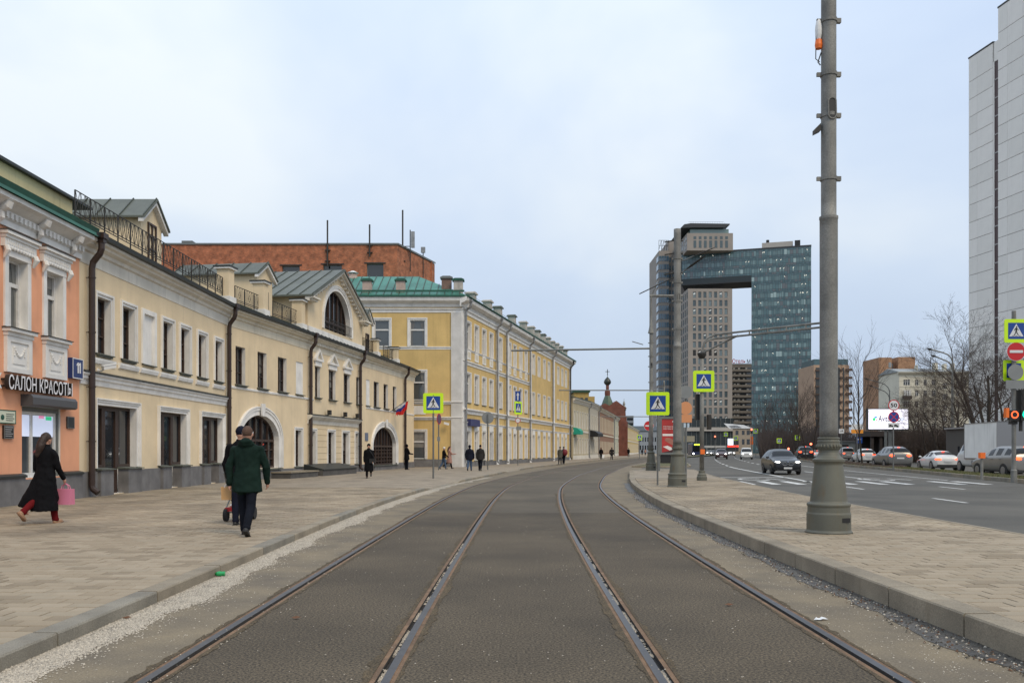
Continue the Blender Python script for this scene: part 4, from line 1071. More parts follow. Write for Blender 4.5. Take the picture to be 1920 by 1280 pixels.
# flags
def flag(F, px, py, cols, lab, ang):
    u = F.U(px); z = F.Z(px, py); t = thing('flag', lab, 'flag', (F.p0[0]+F.d[0]*u+F.n[0]*.05, F.p0[1]+F.d[1]*u+F.n[1]*.05, z), math.atan2(F.d[1], F.d[0])+ang, 'flags on the cream house')
    d = Vector((.15, -1.2, .75)); m = MB(); m.tube([(0, 0, 0), d], .018, 6); m.build('pole', M_iron, t)
    m = MB(); n = 8; k3 = len(cols)
    for k in range(k3):
        m.m = k
        for i in range(n):
            P = []
            for (ii, kk) in ((i, k), (i+1, k), (i+1, k+1), (i, k+1)):
                s = .38+.58*ii/n; q = kk/k3; p = d*s; P.append((p.x+.08*math.sin(ii*1.7+q*3)*q, p.y+.1*q+.03*math.sin(ii*2.1), p.z-.72*q*(1-.15*math.sin(ii))))
            m.add(P, [(0, 1, 2, 3)])
    m.build('cloth', cols, t)
M_fw, M_fb, M_fr = mat('flag_white', (.6, .6, .62), .8), mat('flag_blue', (.02, .04, .25), .8), mat('flag_red', (.55, .015, .012), .8)
flag(F2, 731, 771, [M_fw, M_fb, M_fr], 'white, blue and red flag hanging from a slanted pole on the cream wall', -.25)
flag(F2, 734, 770, [M_fr], 'plain red flag on a slanted pole beside the tricolour', .35)
# ================================================================== OCHRE CORNER HOUSE
FF = Fac('ochre_house', 'three-storey ochre brick house with white trim, green sheet roof and a row of chimneys', 'house', (-22.0, 72.0), (1, 0)); r3 = FF.root
FS = Fac('tmp', '', '', (-4.1, 72.0), (.239, 1)); side3 = FS.root
bpy.data.objects.remove(side3); 
# the side wing is drawn in its own frame but belongs to the same house
ang = math.atan2(1, .239); MS = Matrix.Translation((-4.1+22.0, 0, 0)) @ Matrix.Rotation(ang, 4, 'Z')
def S3(o): o.matrix_basis = MS @ o.matrix_basis; return o
UF = FF.U(866); z_e = FF.Z(850, 563); zw3 = (FF.Z(780, 649), FF.Z(780, 600)); zw2 = (FF.Z(780, 750), FF.Z(780, 697)); zw1 = (FF.Z(780, 860), FF.Z(780, 809))
ops = []; fw = [(FF.U(768.5), FF.U(797)), (FF.U(702), FF.U(730))]
for a, b in fw:
    for z0, z1 in (zw3, zw2, zw1): ops.append((a, b, z0, z1))
m = MB(); wall_grid(m, 0, UF, 0, z_e-.3, ops, back=1, dep=.15); m.build('wall', [M_yell, M_trim], r3)
for a, b in fw:
    for z0, z1 in (zw3, zw2, zw1): window(r3, (a+b)/2, z0, b-a, z1-z0, 'w2', dep=.12, casing=(.2, M_trim), sill=(M_cap, .1))
pa, pb = FF.U(846), UF
m = MB(); m.box(pa, pb+.06, -.14, 0, 0, z_e-1.0); m.build('pilaster', mat('whitewashed_brick', (.58, .57, .55), .9, var=.14, vscale=1.5, streak=.3, bump=.6, bscale=12), r3)
def band(F, px, y0, y1, u0, u1, out=.12, nm='string_course', par=r3, mt=None):
    zt_, zb_ = F.Z(px, y0), F.Z(px, y1); h = zt_-zb_; m = MB()
    molding(m, [(0, zb_), (out*.3, zb_), (out*.4, zb_+h*.5), (out, zb_+h*.7), (out, zb_+h*.93), (0, zt_)], u0, u1); return m.build(nm, mt or M_trim, par)
band(FF, 850, 714/1, 0, 0, 0) if 0 else None
band(FF, 820, 649.5, 655, 0, pa, .1); band(FF, 820, 752, 758, 0, UF+.1, .22); band(FF, 820, 781, 787, 0, UF+.1, .2); band(FF, 820, 577.5, 586, 0, UF+.1, .16)
m = MB(); zt_, zb_ = FF.Z(800, 758), FF.Z(800, 781); m.box(FF.U(765), FF.U(798), -.05, 0, zb_+.2, zt_-.1); m.build('panel', M_trim, r3)
m = MB(); m.box(0, UF, -.08, -.002, 0, FF.Z(820, 860.5)); m.build('plinth', M_plinth, r3)
def bigcorn(par, u0, u1, post=None):
    m = MB(); molding(m, [(0, z_e-.55), (.08, z_e-.55), (.12, z_e-.3), (.35, z_e-.22), (.55, z_e-.1), (.6, z_e+.1), (.6, z_e+.22), (0, z_e+.26)], u0, u1); o = m.build('cornice', M_trim, par)
    if post: post(o)
bigcorn(r3, 0, UF+.6)
ULs = FS.U(1071)
cols = [(878.4, 0), (893, 0), (907.2, 0), (920.5, 0), (937.7, 0), (954.9, 0), (964.8, 0), (975.8, 0), (985.8, 0), (1000, 1), (1009.9, 1), (1020.2, 1), (1028.8, 1), (1046, 2), (1053.7, 2), (1060.6, 2)]
zs3 = (FS.Z(893, 660), FS.Z(893, 613)); zs2 = (FS.Z(893, 757), FS.Z(893, 706)); zs1 = (FS.Z(893, 863), FS.Z(893, 809))
ops = []
for px, k in cols:
    u = FS.U(px); 
    for z0, z1 in (zs3, zs2, zs1): ops.append((u-.55, u+.55, max(z0, .15), z1))
m = MB(); wall_grid(m, 0, ULs, 0, z_e-.3, ops, back=1, dep=.2); m.m = 0; m.quad((ULs, 0, 0), (ULs, 12, 0), (ULs, 12, z_e), (ULs, 0, z_e)); S3(m.build('wall', [M_yell, M_trim], r3))
for px, k in cols:
    u = FS.U(px)
    for j, (z0, z1) in enumerate((zs3, zs2, zs1)):
        z0 = max(z0, .15); S3(window(r3, u, z0, 1.1, z1-z0, 'wn', dep=.18, casing=(.18, M_trim), sill=(M_cap, .08) if j else None))
    m = MB(); m.box(u-.75, u+.75, -.06, 0, zs1[1]+.18, zs1[1]+.75); S3(m.build('lintel_panel', M_trim, r3))
    if k == 0:
        zc = FS.Z(893, 670); m = MB(); m.box(u-.55, u+.55, -.07, 0, zc-.42, zc+.36); o = S3(m.build('panel', M_trim, r3))
        m = MB(); m.box(u-.36, u+.36, -.076, -.07, zc-.26, zc+.2); m.build('inset', M_creamB, o)
u1_, u2_ = FS.U(994), FS.U(1037)
def sband(py0, py1, a, b, out=.14, px=893): o = band(FS, px, py0, py1, a, b, out); S3(o)
sband(590, 600, 0, ULs, .18); sband(660.5, 664, 0, u1_, .1); sband(682, 690, 0, u1_, .16); sband(768, 778, 0, ULs, .25); sband(792, 797, 0, ULs, .12)
m = MB(); m.box(0, ULs, -.06, -.002, 0, .5); S3(m.build('plinth', M_plinth, r3))
bigcorn(r3, -.6, ULs+.5, S3)
for px in (868, 932, 951.5, 994, 1038, 1068):
    u = FS.U(px); m = MB(); m.box(u-.45, u+.45, -.09, -.001, 0, z_e-.9); S3(m.build('pilaster', M_trim, r3))
for px in (874, 933, 950.5, 994.5, 1037, 1070): S3(drainpipe(r3, FS.U(px, .25), z_e+.1, .35, out=.66, r=.09, mt=M_gpipe if px < 1060 else M_iron, off=.25))
# roof: hip over front, long slope over the side
m = MB(); ww = UF; zr = wz(518.5, 76.2)
cs = Vector((math.cos(ang), math.sin(ang))); nn_ = Vector((cs.y, -cs.x))
def SP(u, out, z): return (17.9+cs.x*u+nn_.x*out, cs.y*u+nn_.y*out, z)
Z0 = z_e+.24
rx, ry = FF.U(838), 3.8
P = [(0, -.6, Z0), (ww+.62, -.62, Z0), (FF.U(775), 4.2, zr), (0, 4.2, zr)]
m.add(P, [(0, 1, 2, 3)])
q0 = SP(-.0, .62, Z0); e0 = SP(ULs+.5, .62, Z0); e1 = SP(ULs+.5, -6, Z0+1.6); mid = SP(12, -6, Z0+1.6)
m.add([(ww+.62, -.62, Z0), e0, e1, mid, (FF.U(775), 4.2, zr)], [(0, 1, 2, 3, 4)])
m.add([(0, 4.2, zr), (FF.U(775), 4.2, zr), mid, e1, (0, 50, zr-1)], [(0, 1, 2, 3, 4)])
m.m = 1
for k in range(20):
    x = ww-.2-k*.62
    if x < .3: break
    xt = x if x < FF.U(775) else FF.U(775)+(x-FF.U(775))*.12; f = 1 if x < FF.U(775) else max(.05, 1-(x-FF.U(775))/(ww+.6-FF.U(775)))
    x2 = x-.0 if x < FF.U(775) else x; yy = -.6+4.8*f; zz = Z0+(zr-Z0)*f
    m.add([(x, -.6, Z0), (x+.05, -.6, Z0), (x2+.05, yy, zz), (x2, yy, zz), (x, -.6, Z0+.06), (x+.05, -.6, Z0+.06), (x2+.05, yy, zz+.06), (x2, yy, zz+.06)], [(4, 5, 6, 7), (0, 4, 7, 3), (1, 2, 6, 5)])
m.m = 2; m.box(0, ww+.66, -.68, -.58, Z0-.06, Z0+.1); m.box(0, ww+.2, -.1, .0, Z0+.45, Z0+.6)
a, b = SP(-.5, .66, Z0-.06), SP(ULs+.5, .66, Z0-.06); a2, b2 = SP(-.5, .58, Z0-.06), SP(ULs+.5, .58, Z0-.06)
m.add([a, b, b2, a2]+[(p[0], p[1], Z0+.1) for p in (a, b, b2, a2)], [(0, 1, 5, 4), (4, 5, 6, 7), (3, 2, 1, 0), (2, 3, 7, 6)])
m.build('roof', [M_green, M_seam, M_greend], r3)
M_chim = mat('pinkish_chimney_render', (.46, .36, .31), .9, var=.2, vscale=2, streak=.4)
M_chimw = mat('pale_chimney_render', (.47, .43, .385), .9, var=.18, vscale=2, streak=.6)
def chimney(par, x, y, w, z0, z1, mt, capm, post=None, tilt=True):
    m = MB(); m.m = 0; m.box(x-w/2, x+w/2, y, y+w*.8, z0, z1); m.m = 1; m.box(x-w/2-.12, x+w/2+.12, y-.12, y+w*.8+.12, z1, z1+.12); m.prism([(x-w/2-.12, z1+.12), (x+w/2+.12, z1+.12), (x+w/2-.1, z1+.22), (x-w/2+.1, z1+.22)], y-.05, y+w*.8+.05)
    o = m.build('chimney', [mt, capm], par)
    if post: post(o)
for px in (688, 751): chimney(r3, FF.U(px, -.4), .3, .72, z_e+.2, FF.Z(px, 527, -.4), M_chim, M_greend)
chimney(r3, FF.U(837, -1), 1.0, .8, z_e+.2, FF.Z(837, 522, -1), brick_mat('old_brick', (.22, .1, .065), (.16, .09, .07), (.3, .27, .24), .25, .08), M_metal)
chimney(r3, FF.U(859, -.6), .6, .75, z_e+.2, FF.Z(859, 526, -.6), M_chimw, M_greend)
for px, py in ((891, 550), (921, 565), (940, 576), (966, 592), (987, 604), (1001, 613), (1012, 620), (1022, 627), (1031, 633), (1039, 640), (1047, 644), (1055, 649), (1063, 656)):
    u = FS.U(px, -.3); chimney(r3, u, .3, .85, z_e+.1, max(z_e+.9, FS.Z(px, py+2, -.3)), M_chimw, M_chimw if px % 2 else M_cap, S3)
m = MB()
for k in range(0, 40): m.box(k*1.2, k*1.2+.02, .15, .17, Z0+.1, Z0+.75)
for z in (.4, .72): m.box(0, 47, .15, .17, Z0+z, Z0+z+.02)
S3(m.build('roof_railing', M_metal, r3))
t, w, h = wall_plate('shop_sign', 'small dark blue hanging sign on the white wall of the ochre house', 'shop sign', FS, 875, 893, 786, 799, .35, mat('blue_sign', (.03, .035, .12), .4))
t = thing('cctv_camera', 'white CCTV camera on the front wall of the ochre house', 'camera', (wx(838, 71.9), 71.86, wz(794, 72)))
m = MB(); m.X = Matrix.Rotation(.3, 4, 'Y'); m.box(-.22, .2, -.35, -.2, -.1, .08); m.build('housing', M_white, t); m = MB(); m.tube([(0, 0, .02), (0, -.22, 0)], .03, 6); m.build('bracket', M_white, t)

# ================================================================== RED BRICK BLOCK BEHIND
M_rb = brick_mat('red_brick', (.44, .10, .035), (.25, .05, .02), (.34, .20, .12), .26, .077, .014, vr=(.5, 1.5), vs=1.6)
Yb = 97.; tb = thing('brick_block', 'red brick block with flat roof rising behind the cream houses', 'building', (wx(745, Yb), Yb, 0))
xr = 0.; zt_ = wz(459, Yb); xl = wx(300, 99.5)-wx(745, Yb); XR, YR = wx(815, 107)-wx(745, Yb), 10.
bw = [((687.5, 719), (494, 530)), ((606, 641), (496, 530)), ((529, 562), (498, 530))]
ops = [(wx(a[0], Yb)-wx(745, Yb), wx(a[1], Yb)-wx(745, Yb), wz(b[1], Yb), wz(b[0], Yb)) for a, b in bw]
m = MB(); wall_grid(m, xl, 0, 0, zt_, ops, dep=.35); L_ = math.hypot(XR, YR)
m.add([(0, 0, 0), (XR, YR, 0), (XR, YR, zt_), (0, 0, zt_)], [(0, 1, 2, 3)]); m.add([(xl, 0, 0), (xl, 20, 0), (xl, 20, zt_), (xl, 0, zt_)], [(0, 3, 2, 1)])
m.add([(XR, YR, 0), (XR-8, YR+14, 0), (XR-8, YR+14, zt_), (XR, YR, zt_)], [(0, 1, 2, 3)])
m.box(XR-.9, XR-.2, YR-1.2, YR-.6, zt_-12, zt_+.1); m.build('wall', M_rb, tb)
m = MB(); m.add([(xl, 20, zt_), (xl, 0, zt_), (0, 0, zt_), (XR, YR, zt_), (XR-8, YR+14, zt_)], [(0, 1, 2, 3, 4)]); m.box(xl, .1, -.12, .1, zt_, zt_+.18)
d = Vector((XR, YR)).normalized(); n_ = Vector((d.y, -d.x))*.12
m.add([(n_.x, n_.y, zt_), (XR+n_.x, YR+n_.y, zt_), (XR-n_.x, YR-n_.y, zt_), (-n_.x, -n_.y, zt_), (n_.x, n_.y, zt_+.2), (XR+n_.x, YR+n_.y, zt_+.2), (XR-n_.x, YR-n_.y, zt_+.2), (-n_.x, -n_.y, zt_+.2)], [(0, 1, 5, 4), (4, 5, 6, 7), (2, 3, 7, 6)])
m.box(xl+3, xl+4.2, 1, 2, zt_, zt_+.7); m.build('roof', M_metal, tb)
for q in ops:
    o = window(tb, (q[0]+q[1])/2, q[2], q[1]-q[0], q[3]-q[2], 'far', dep=.3); m = MB(); m.box(q[0]-.25, q[1]+.25, -.06, 0, q[3], q[3]+.12); m.build('lintel', M_iron, tb)
for px, y0_, y1_, lab in ((614, 413, 500, 'tall thin mast on the brick block, the leftmost of three'), (693, 421, 481, 'short thin mast in the middle of the brick block front'), (755, 394, 503, 'tallest mast at the corner of the brick block')):
    Ym = Yb-.2 if px < 745 else 98.6; t = thing('roof_mast', lab, 'mast', (wx(px, Ym), Ym, wz(y1_, Ym)), 0, 'masts on the brick block')
    h = wz(y0_, Ym)-wz(y1_, Ym); m = MB(); m.tube([(0, 0, 0), (0, 0, h)], .09, 8); m.build('tube', M_iron, t); m = MB()
    for f in (.12, .35): m.box(-.3, .3, -.03, .25, h*f, h*f+.08)
    m.build('bracket', M_iron, t)
t = thing('antenna', 'grey panel antenna standing at the corner of the brick block', 'antenna', (wx(772, 99.5), 99.3, wz(480, 99.5)))
m = MB(); m.box(-.05, .35, -.15, .15, .9, 2.7); m.build('panel', M_gpipe, t); m = MB(); m.tube([(-.15, 0, -1.8), (-.15, 0, 2.9)], .06, 6); m.box(-1.1, -.1, -.04, .04, 1.0, 1.08); m.box(-1.1, -.1, -.04, .04, .7, .76); m.build('tube', M_iron, t)
t = thing('antenna', 'small grey box antenna further along the brick parapet', 'antenna', (wx(794, 104), 103.6, wz(480, 104)))
m = MB(); m.box(-.25, .25, -.15, .15, .3, .95); m.build('panel', M_gpipe, t); m = MB(); m.tube([(0, 0, -2.6), (0, 0, .4)], .06, 6); m.build('tube', M_iron, t)
t = thing('roof_vent', 'white capped vent standing on the green roof before the brick wall', 'vent', (wx(661, 76), 76.2, wz(520, 76)))
m = MB(); m.lathe([(.5, -.6), (.5, 0), (.36, .1), (.36, .3)], 12); m.m = 1; m.lathe([(.46, .38), (.5, .42), (.1, .6)], 12); [m.tube([(.32*math.cos(k*PI/2), .32*math.sin(k*PI/2), .28), (.32*math.cos(k*PI/2), .32*math.sin(k*PI/2), .42)], .03, 4) for k in range(4)]; m.build('cowl', [M_chim, M_white], t)

# ================================================================== LOW HOUSES FURTHER ALONG THE LEFT SIDE
def low_house(label, p0, p1, H, wallm, trimm, nwin, zrows, roofm=M_roofg, extra=None, style='wn'):
    d = (p1[0]-p0[0], p1[1]-p0[1]); Ln = math.hypot(*d); F = Fac('street_house', label, 'house', p0, d); ops = []
    for i in range(nwin):
        u = Ln*(i+.5)/nwin
        for z0, z1 in zrows: ops.append((u-.5, u+.5, z0, z1))
    m = MB(); wall_grid(m, 0, Ln, 0, H-.3, ops, back=1, dep=.15); m.m = 0; m.quad((0, 10, 0), (0, 0, 0), (0, 0, H), (0, 10, H)); m.build('wall', [wallm, trimm], F.root)
    for q in ops: window(F.root, (q[0]+q[1])/2, q[2], q[1]-q[0], q[3]-q[2], style, dep=.13, casing=(.14, trimm))
    m = MB(); molding(m, [(0, H-.6), (.06, H-.6), (.1, H-.35), (.3, H-.2), (.42, H-.1), (.42, H), (0, H+.03)], -.1, Ln+.1)
    k = 0
    while k < Ln: m.box(k, k+.12, -.26, -.1, H-.38, H-.25); k += .4
    m.box(0, Ln, -.08, 0, H*.46, H*.49); m.box(0, Ln, -.05, 0, .12, .7); m.build('cornice', trimm, F.root)
    m = MB(); m.prism([(-.45, H), (-.45, H+.1), (6, H+2.0), (6, H)], -.1, Ln+.1, 'x'); m.build('roof', roofm, F.root)
    drainpipe(F.root, Ln-.1, H, .3, out=.5, mt=M_gpipe)
    return F, Ln
M_h1 = mat('pale_yellow_house', (.46, .40, .27), .9, var=.12, vscale=1, streak=.3); M_h1b = mat('ochre_low', (.44, .30, .10), .9, var=.15)
M_h2 = mat('off_white_house', (.45, .42, .35), .9, var=.12, streak=.3); M_h3 = mat('brown_red_house', (.27, .15, .095), .9, var=.15, streak=.3)
M_h4 = mat('pale_green_house', (.45, .46, .36), .9, var=.12, streak=.3); M_h5 = mat('warm_yellow_house', (.52, .41, .20), .9, var=.12, streak=.2)
pA, pB, pC, pD, pE, pF = (8.6, 124.2), (11.9, 137), (14.8, 151), (21.6, 187), (29.6, 229), (44.7, 311)
FA, LA = low_house('pale yellow low house with moulded cornice right beyond the ochre house', pA, pB, 8.8, M_h1, M_trimW, 6, ((.9, 3.1), (4.6, 7.0)))
low_house('off-white low house with dark awning, second beyond the ochre house', pB, pC, 8.95, M_h2, M_trimW, 5, ((1, 3.1), (4.8, 7.0)))
low_house('brown-red low house with a row of narrow upper windows', pC, pD, 8.75, M_h3, M_creamB, 11, ((.9, 2.9), (4.6, 7.2)))
low_house('pale green-white low house next to the church porch', pD, (29.0, 226), 8.6, M_h4, M_trimW, 7, ((1, 3), (4.8, 6.8)), M_green)
low_house('warm yellow house with scrolled parapet furthest along the left side', pE, pF, 8.3, M_h5, M_trimW, 14, ((1, 3), (4.6, 6.8)), M_green)
mm = MB(); 
def sheet_awning(lab, F, Ln, u0, u1, z, out, mt):
    t = thing('awning', lab, 'awning', (F.p0[0]+F.d[0]*u0, F.p0[1]+F.d[1]*u0, z), math.atan2(F.d[1], F.d[0]))
    m = MB(); m.prism([(-out, -.5), (-out, 0), (-out*.6, .35), (0, .5), (0, -.5)], 0, u1-u0, 'x'); m.build('canopy', mt, t)
    m = MB(); [m.tube([(x, 0, -.4), (x, -out, -.45)], .03, 5) for x in (.1, u1-u0-.1)]; m.build('frame', M_iron, t)
sheet_awning('rounded turquoise-green awning on the low pale yellow house', FA, LA, 0.2, 2.6, 4.2, 1.0, mat('turquoise', (.01, .32, .22), .6))
sheet_awning('dark flat awning over the door of the off-white low house', FA, LA, 14.5, 20, 4.1, 1.3, M_black)
# upper pieces behind the low houses
t = thing('rear_house', 'ochre rear house with green roof edge peeking over the low houses', 'building', (wx(1078, 152), 154, 0))
m = MB(); m.m = 0; m.box(0, 2.6, 0, 9, 0, wz(735, 154)); m.box(2.6, 3.6, 0, 9, 0, wz(743, 154)); m.m = 1; m.box(-.3, 2.8, -.3, 9.3, wz(735, 154), wz(731, 154)); m.build('wall', [M_h1b, M_greend], t)
m = MB(); [m.box(.3+.8*k, .8+.8*k, -.05, .05, 9.6, 10.6) for k in range(3)]; m.build('windows', M_glass, t)
# church: brick body, green tent roof, drum, onion dome, cross; side turret
M_cb = brick_mat('church_brick', (.20, .055, .035), (.16, .045, .03), (.2, .12, .09), .3, .09); M_cop = mat('green_copper', (.07, .11, .075), .5, metal=.2, var=.35, vscale=.8); M_dome = mat('dark_dome', (.045, .05, .042), .4, metal=.4, var=.3, vscale=1)
Yc = 205.; sc_ = FPX/Yc; cx = wx(1139, Yc)
t = thing('church', 'red brick church with green tent roof and dark onion dome behind the low houses', 'church', (cx, Yc, 0))
zf = lambda py: wz(py, Yc)
def profpx(lst): return [(r/sc_, zf(py)) for r, py in lst]
m = MB(); m.box(-1.2, 3.6, -3, 4, 0, zf(766)); m.prism([(-.6, zf(766)), (4.2, zf(766)), (1.8, zf(752))], -2.5, 4); m.prism([(-3.2, zf(766)), (1.4, zf(766)), (-.9, zf(757))], -2.8, 3.5); m.build('wall', M_cb, t)
m = MB(); m.lathe(profpx([(17, 770), (13, 764), (9, 752), (5, 742), (4.2, 741)]), 8); m.build('tent_roof', M_cop, t)
m = MB(); m.lathe(profpx([(4.8, 742), (5.2, 739), (5.2, 734), (4, 732), (2.9, 731), (2.9, 722), (3.4, 721)]), 12); m.build('drum', M_cb, t)
m = MB(); m.lathe(profpx([(2.9, 722), (5.2, 720), (6.6, 717.5), (6.8, 715.5), (5.8, 712.5), (3.6, 709.5), (1.6, 707.5), (.5, 706), (.2, 704)]), 16); m.build('onion_dome', M_dome, t, smooth=True)
m = MB(); m.box(-.08, .08, -.05, .05, zf(704), zf(692)); m.box(-.5, .5, -.05, .05, zf(697), zf(696)); m.build('cross', M_dome, t)
m = MB(); c2 = (1170-1139)/sc_*1.0
prof = profpx([(5, 800), (5, 782), (3.4, 780), (3, 770), (4.2, 768), (4.4, 764)]); m.lathe(prof, 8, (c2, 0, 0)); m.build('turret', M_cb, t)
m = MB(); m.lathe(profpx([(4.6, 768), (3.6, 763), (2, 760), (2.6, 757), (1.4, 753), (.4, 751), (.3, 747)]), 12, (c2, 0, 0)); m.build('turret_dome', mat('pale_turret_roof', (.26, .27, .25), .5), t)
m = MB(); m.box(c2-.3, c2+1.0, 1, 5, 0, zf(790)); m.box(-2, 2.6, 4, 12, 0, zf(772)); m.build('aisle', M_cb, t)
# grey-blue building closing the street, and the far glass block
t = thing('street_end_building', 'grey-blue building with dark mansard closing the end of the street', 'building', (wx(1192, 335), 335, 0))
ops = []; wd = wx(1232, 335)-wx(1192, 335)
for k in range(8):
    for z0 in (1.5, 4.6): ops.append((.6+k*.95, 1.1+k*.95, z0, z0+1.7))
m = MB(); wall_grid(m, 0, wd, 0, wz(808, 335), ops, dep=.2); m.quad((0, 10, 0), (0, 0, 0), (0, 0, 8.6), (0, 10, 8.6)); m.build('wall', mat('grey_blue_wall', (.27, .30, .33), .9, var=.1), t)
m = MB(); m.prism([(-.3, wz(808, 335)), (-.3, wz(807, 335)), (3, wz(798, 335)), (8, wz(798, 335)), (8, wz(808, 335))], -.2, wd+.2, 'x'); m.build('roof', mat('slate_mansard', (.06, .075, .085), .6), t)
for q in ops: m = MB(); m.box(q[0], q[1], .12, .16, q[2], q[3]); m.build('window', M_glass, t)
t = thing('far_block', 'distant grey slab block above the end of the street', 'building', (wx(1175, 520), 520, 0))
m = MB(); m.box(0, wx(1188, 520)-wx(1175, 520), 0, 12, 0, wz(779, 520)); m.build('wall', mat('far_slab', (.22, .25, .28), .8), t)
m = MB(); [m.box(.3, 3.8, -.1, 0, 4+3*k, 5.4+3*k) for k in range(6)]; m.build('window_band', M_glass, t)
# ================================================================== TOWERS
M_stone = mat('grey_beige_stone', (.30, .27, .24), .85, var=.12, vscale=.15, fine=.04); M_stoneL = mat('pale_stone', (.42, .395, .36), .85, var=.1, vscale=.15)
M_tw = mat('tower_window', (.055, .085, .095), .1, spec=.8); M_twf = mat('tower_window_frame', (.06, .06, .065), .5); M_dark = mat('dark_soffit', (.03, .035, .04), .6)
YT = 400.
t = thing('stone_tower', 'grey-beige stone high-rise with rows of square windows left of the glass tower', 'tower', (80.0, YT, 0))
zt_ = wz(541, YT); ops = []; wy = []
rows = [(wz(547+15.52*k+11.3, YT), wz(547+15.52*k, YT)) for k in range(16)]
for px in (1302, 1312, 1321.7, 1331.7, 1341.7, 1351.5, 1361.3):
    u = wx(px, YT)-80
    for z0, z1 in rows: ops.append((u-.68, u+.68, z0, z1))
wT = wx(1373, YT)-80
m = MB(); wall_grid(m, 0, wT, wz(784, YT), zt_, ops, dep=.3); m.box(0, wT, .35, 40, 0, zt_); m.build('wall', M_stone, t)
fm = MB(); fm.box(-.68, .68, -.05, .02, 0, .1); fm.box(-.68, -.6, -.05, .02, 0, 2.7); fm.box(.6, .68, -.05, .02, 0, 2.7); fm.box(-.03, .05, -.05, .02, 0, 2.7); fm.box(-.68, .68, -.05, .02, 2.6, 2.7); fme = fm.mesh('window', M_twf)
gm = MB(); gm.box(-.65, .65, 0, .02, .05, 2.65); gme = [gm.mesh('pane', M_tw), gm.mesh('pane', mat('tower_window_pale', (.16, .21, .22), .1, spec=.8)), gm.mesh('pane', M_black)]
for i, q in enumerate(ops):
    o = put('window', fme, t, ((q[0]+q[1])/2, .25, q[2])); g_ = gme[2] if (i % 16 == 7 and i//16 in (0, 1, 3, 4)) else gme[1] if R.random() < .3 else gme[0]; put('pane', g_, o, (0, 0, 0))
    if R.random() < .22:
        m = MB(); m.box(-.4, .3, -.02, -.01, 1.7, 1.85); m.box(-.1, .5, -.02, -.01, 2.1, 2.2); m.build('ceiling_light', mat('ceiling_light', (.9, .9, .85), .5, emit=.9), o)
# left flank (faces -X): pale in the sky light
m = MB(); fl = [z for z in rows]; hw = MB()
for j in range(9):
    y0_ = 1.2+4.2*j; 
    if y0_ > 38: break
    for z0, z1 in rows: hw.box(-.06, 0, y0_, y0_+1.5, z0, z1)
hw.build('flank_windows', M_tw, t, kind='stuff')
# upper block
zu0, zu1 = wz(470, YT), wz(437.5, YT)
t2 = MB(); t2.box(-.5, wT+.2, -.5, 34, zu0, zu1); t2.build('upper_block', M_stone, t)
m = MB(); 
for px in (1302.5, 1312.3, 1322, 1332, 1342, 1352, 1361.8):
    u = wx(px, YT)-80
    for (a, b) in ((443.5, 449), (451.5, 465)): m.box(u-.62, u+.62, -.56, -.5, wz(b, YT), wz(a, YT))
for j in range(7): m.box(-.56, -.5, 1+4*j, 2.6+4*j, wz(465, YT), wz(451, YT)); m.box(-.56, -.5, 1+4*j, 2.6+4*j, wz(449, YT), wz(443, YT))
m.build('upper_windows', M_tw, t, kind='stuff')
m = MB(); m.box(1.0, wT-1.5, .5, 30, zu1, wz(429, YT)); m.build('glazed_storey', mat('pale_green_glass', (.15, .24, .23), .1, spec=.8), t)
m = MB(); m.prism([(-3, wz(429, YT)), (2, wz(428, YT)), (wT-4, wz(428, YT)), (wT-1.5, wz(423, YT)), (wT-1.5, wz(421, YT)), (1, wz(420, YT)), (-2, wz(422, YT)), (-3.4, wz(428, YT))], -1.5, 24); m.build('roof_canopy', M_dark, t)
m = MB(); [m.box(1+k*1.1, 1.04+k*1.1, -1, -.96, wz(420.5, YT), wz(417, YT)) for k in range(15)]; m.box(0, 16, -1, -.96, wz(417.3, YT), wz(416.9, YT)); m.build('roof_railing', M_metal, t)
m = MB(); m.box(-3, wT+.4, -2.5, 24, wz(808, YT), wz(801, YT)); m.build('podium_band', M_stoneL, t)
m = MB(); m.box(-1, wT+.2, -1.5, 24, 0, wz(784, YT)); m.build('podium', mat('podium_glass', (.028, .04, .045), .15, spec=.8), t)
m = MB(); [m.box(-1+2.2*k, -.8+2.2*k, -1.7, -1.5, 0, wz(784, YT)) for k in range(10)]; m.build('podium_mullions', M_metal, t)
# glazed bay wing to the left
xb0, xb1 = wx(1235, 430), wx(1262, 430)
t = thing('bay_tower', 'stone tower wing with stacked blue glass bays at the far left of the high-rise group', 'tower', (xb0, 430, 0))
wb = xb1-xb0; ztb = wz(470, 430); m = MB(); m.box(.15, wb*.72, 0, 30, 0, ztb); m.box(wb*.72, wb+8, 3, 32, 0, wz(452, 433)); m.build('wall', M_stone, t)
m = MB(); z = 8
k = 0
while z < ztb-3:
    for q in range(4): m.box(.3+q*1.2, 1.3+q*1.2, -.15, 0, z+.8, z+3.3)
    m.box(-.15, .15, .2, 6, z+.8, z+3.3); m.box(wb*.72+.6, wb*.72+1.4, 2.9, 3, z+.8, z+3.2); m.box(wb*.72+2.2, wb*.72+3, 2.9, 3, z+.8, z+3.2); z += 4.04
m.build('bay_windows', mat('blue_bay_glass', (.06, .12, .17), .08, spec=1.), t, kind='stuff')
m = MB(); [m.box(wb*.72*f, wb*.72*f+.15, -.1, 0, ztb, ztb+5) for f in (0, .25, .5, .75, .97)]; m.box(0, wb*.72, -.1, 0, ztb+4.9, ztb+5.1); m.box(0, wb*.72, -.1, 0, ztb+2.4, ztb+2.6)
[m.tube([(wb*.72*f, 0, ztb+.2), (wb*.72*(f+.25), 0, ztb+4.8)], .09, 4) for f in (0, .25, .5, .72)]; m.build('crown_frame', M_dark, t)
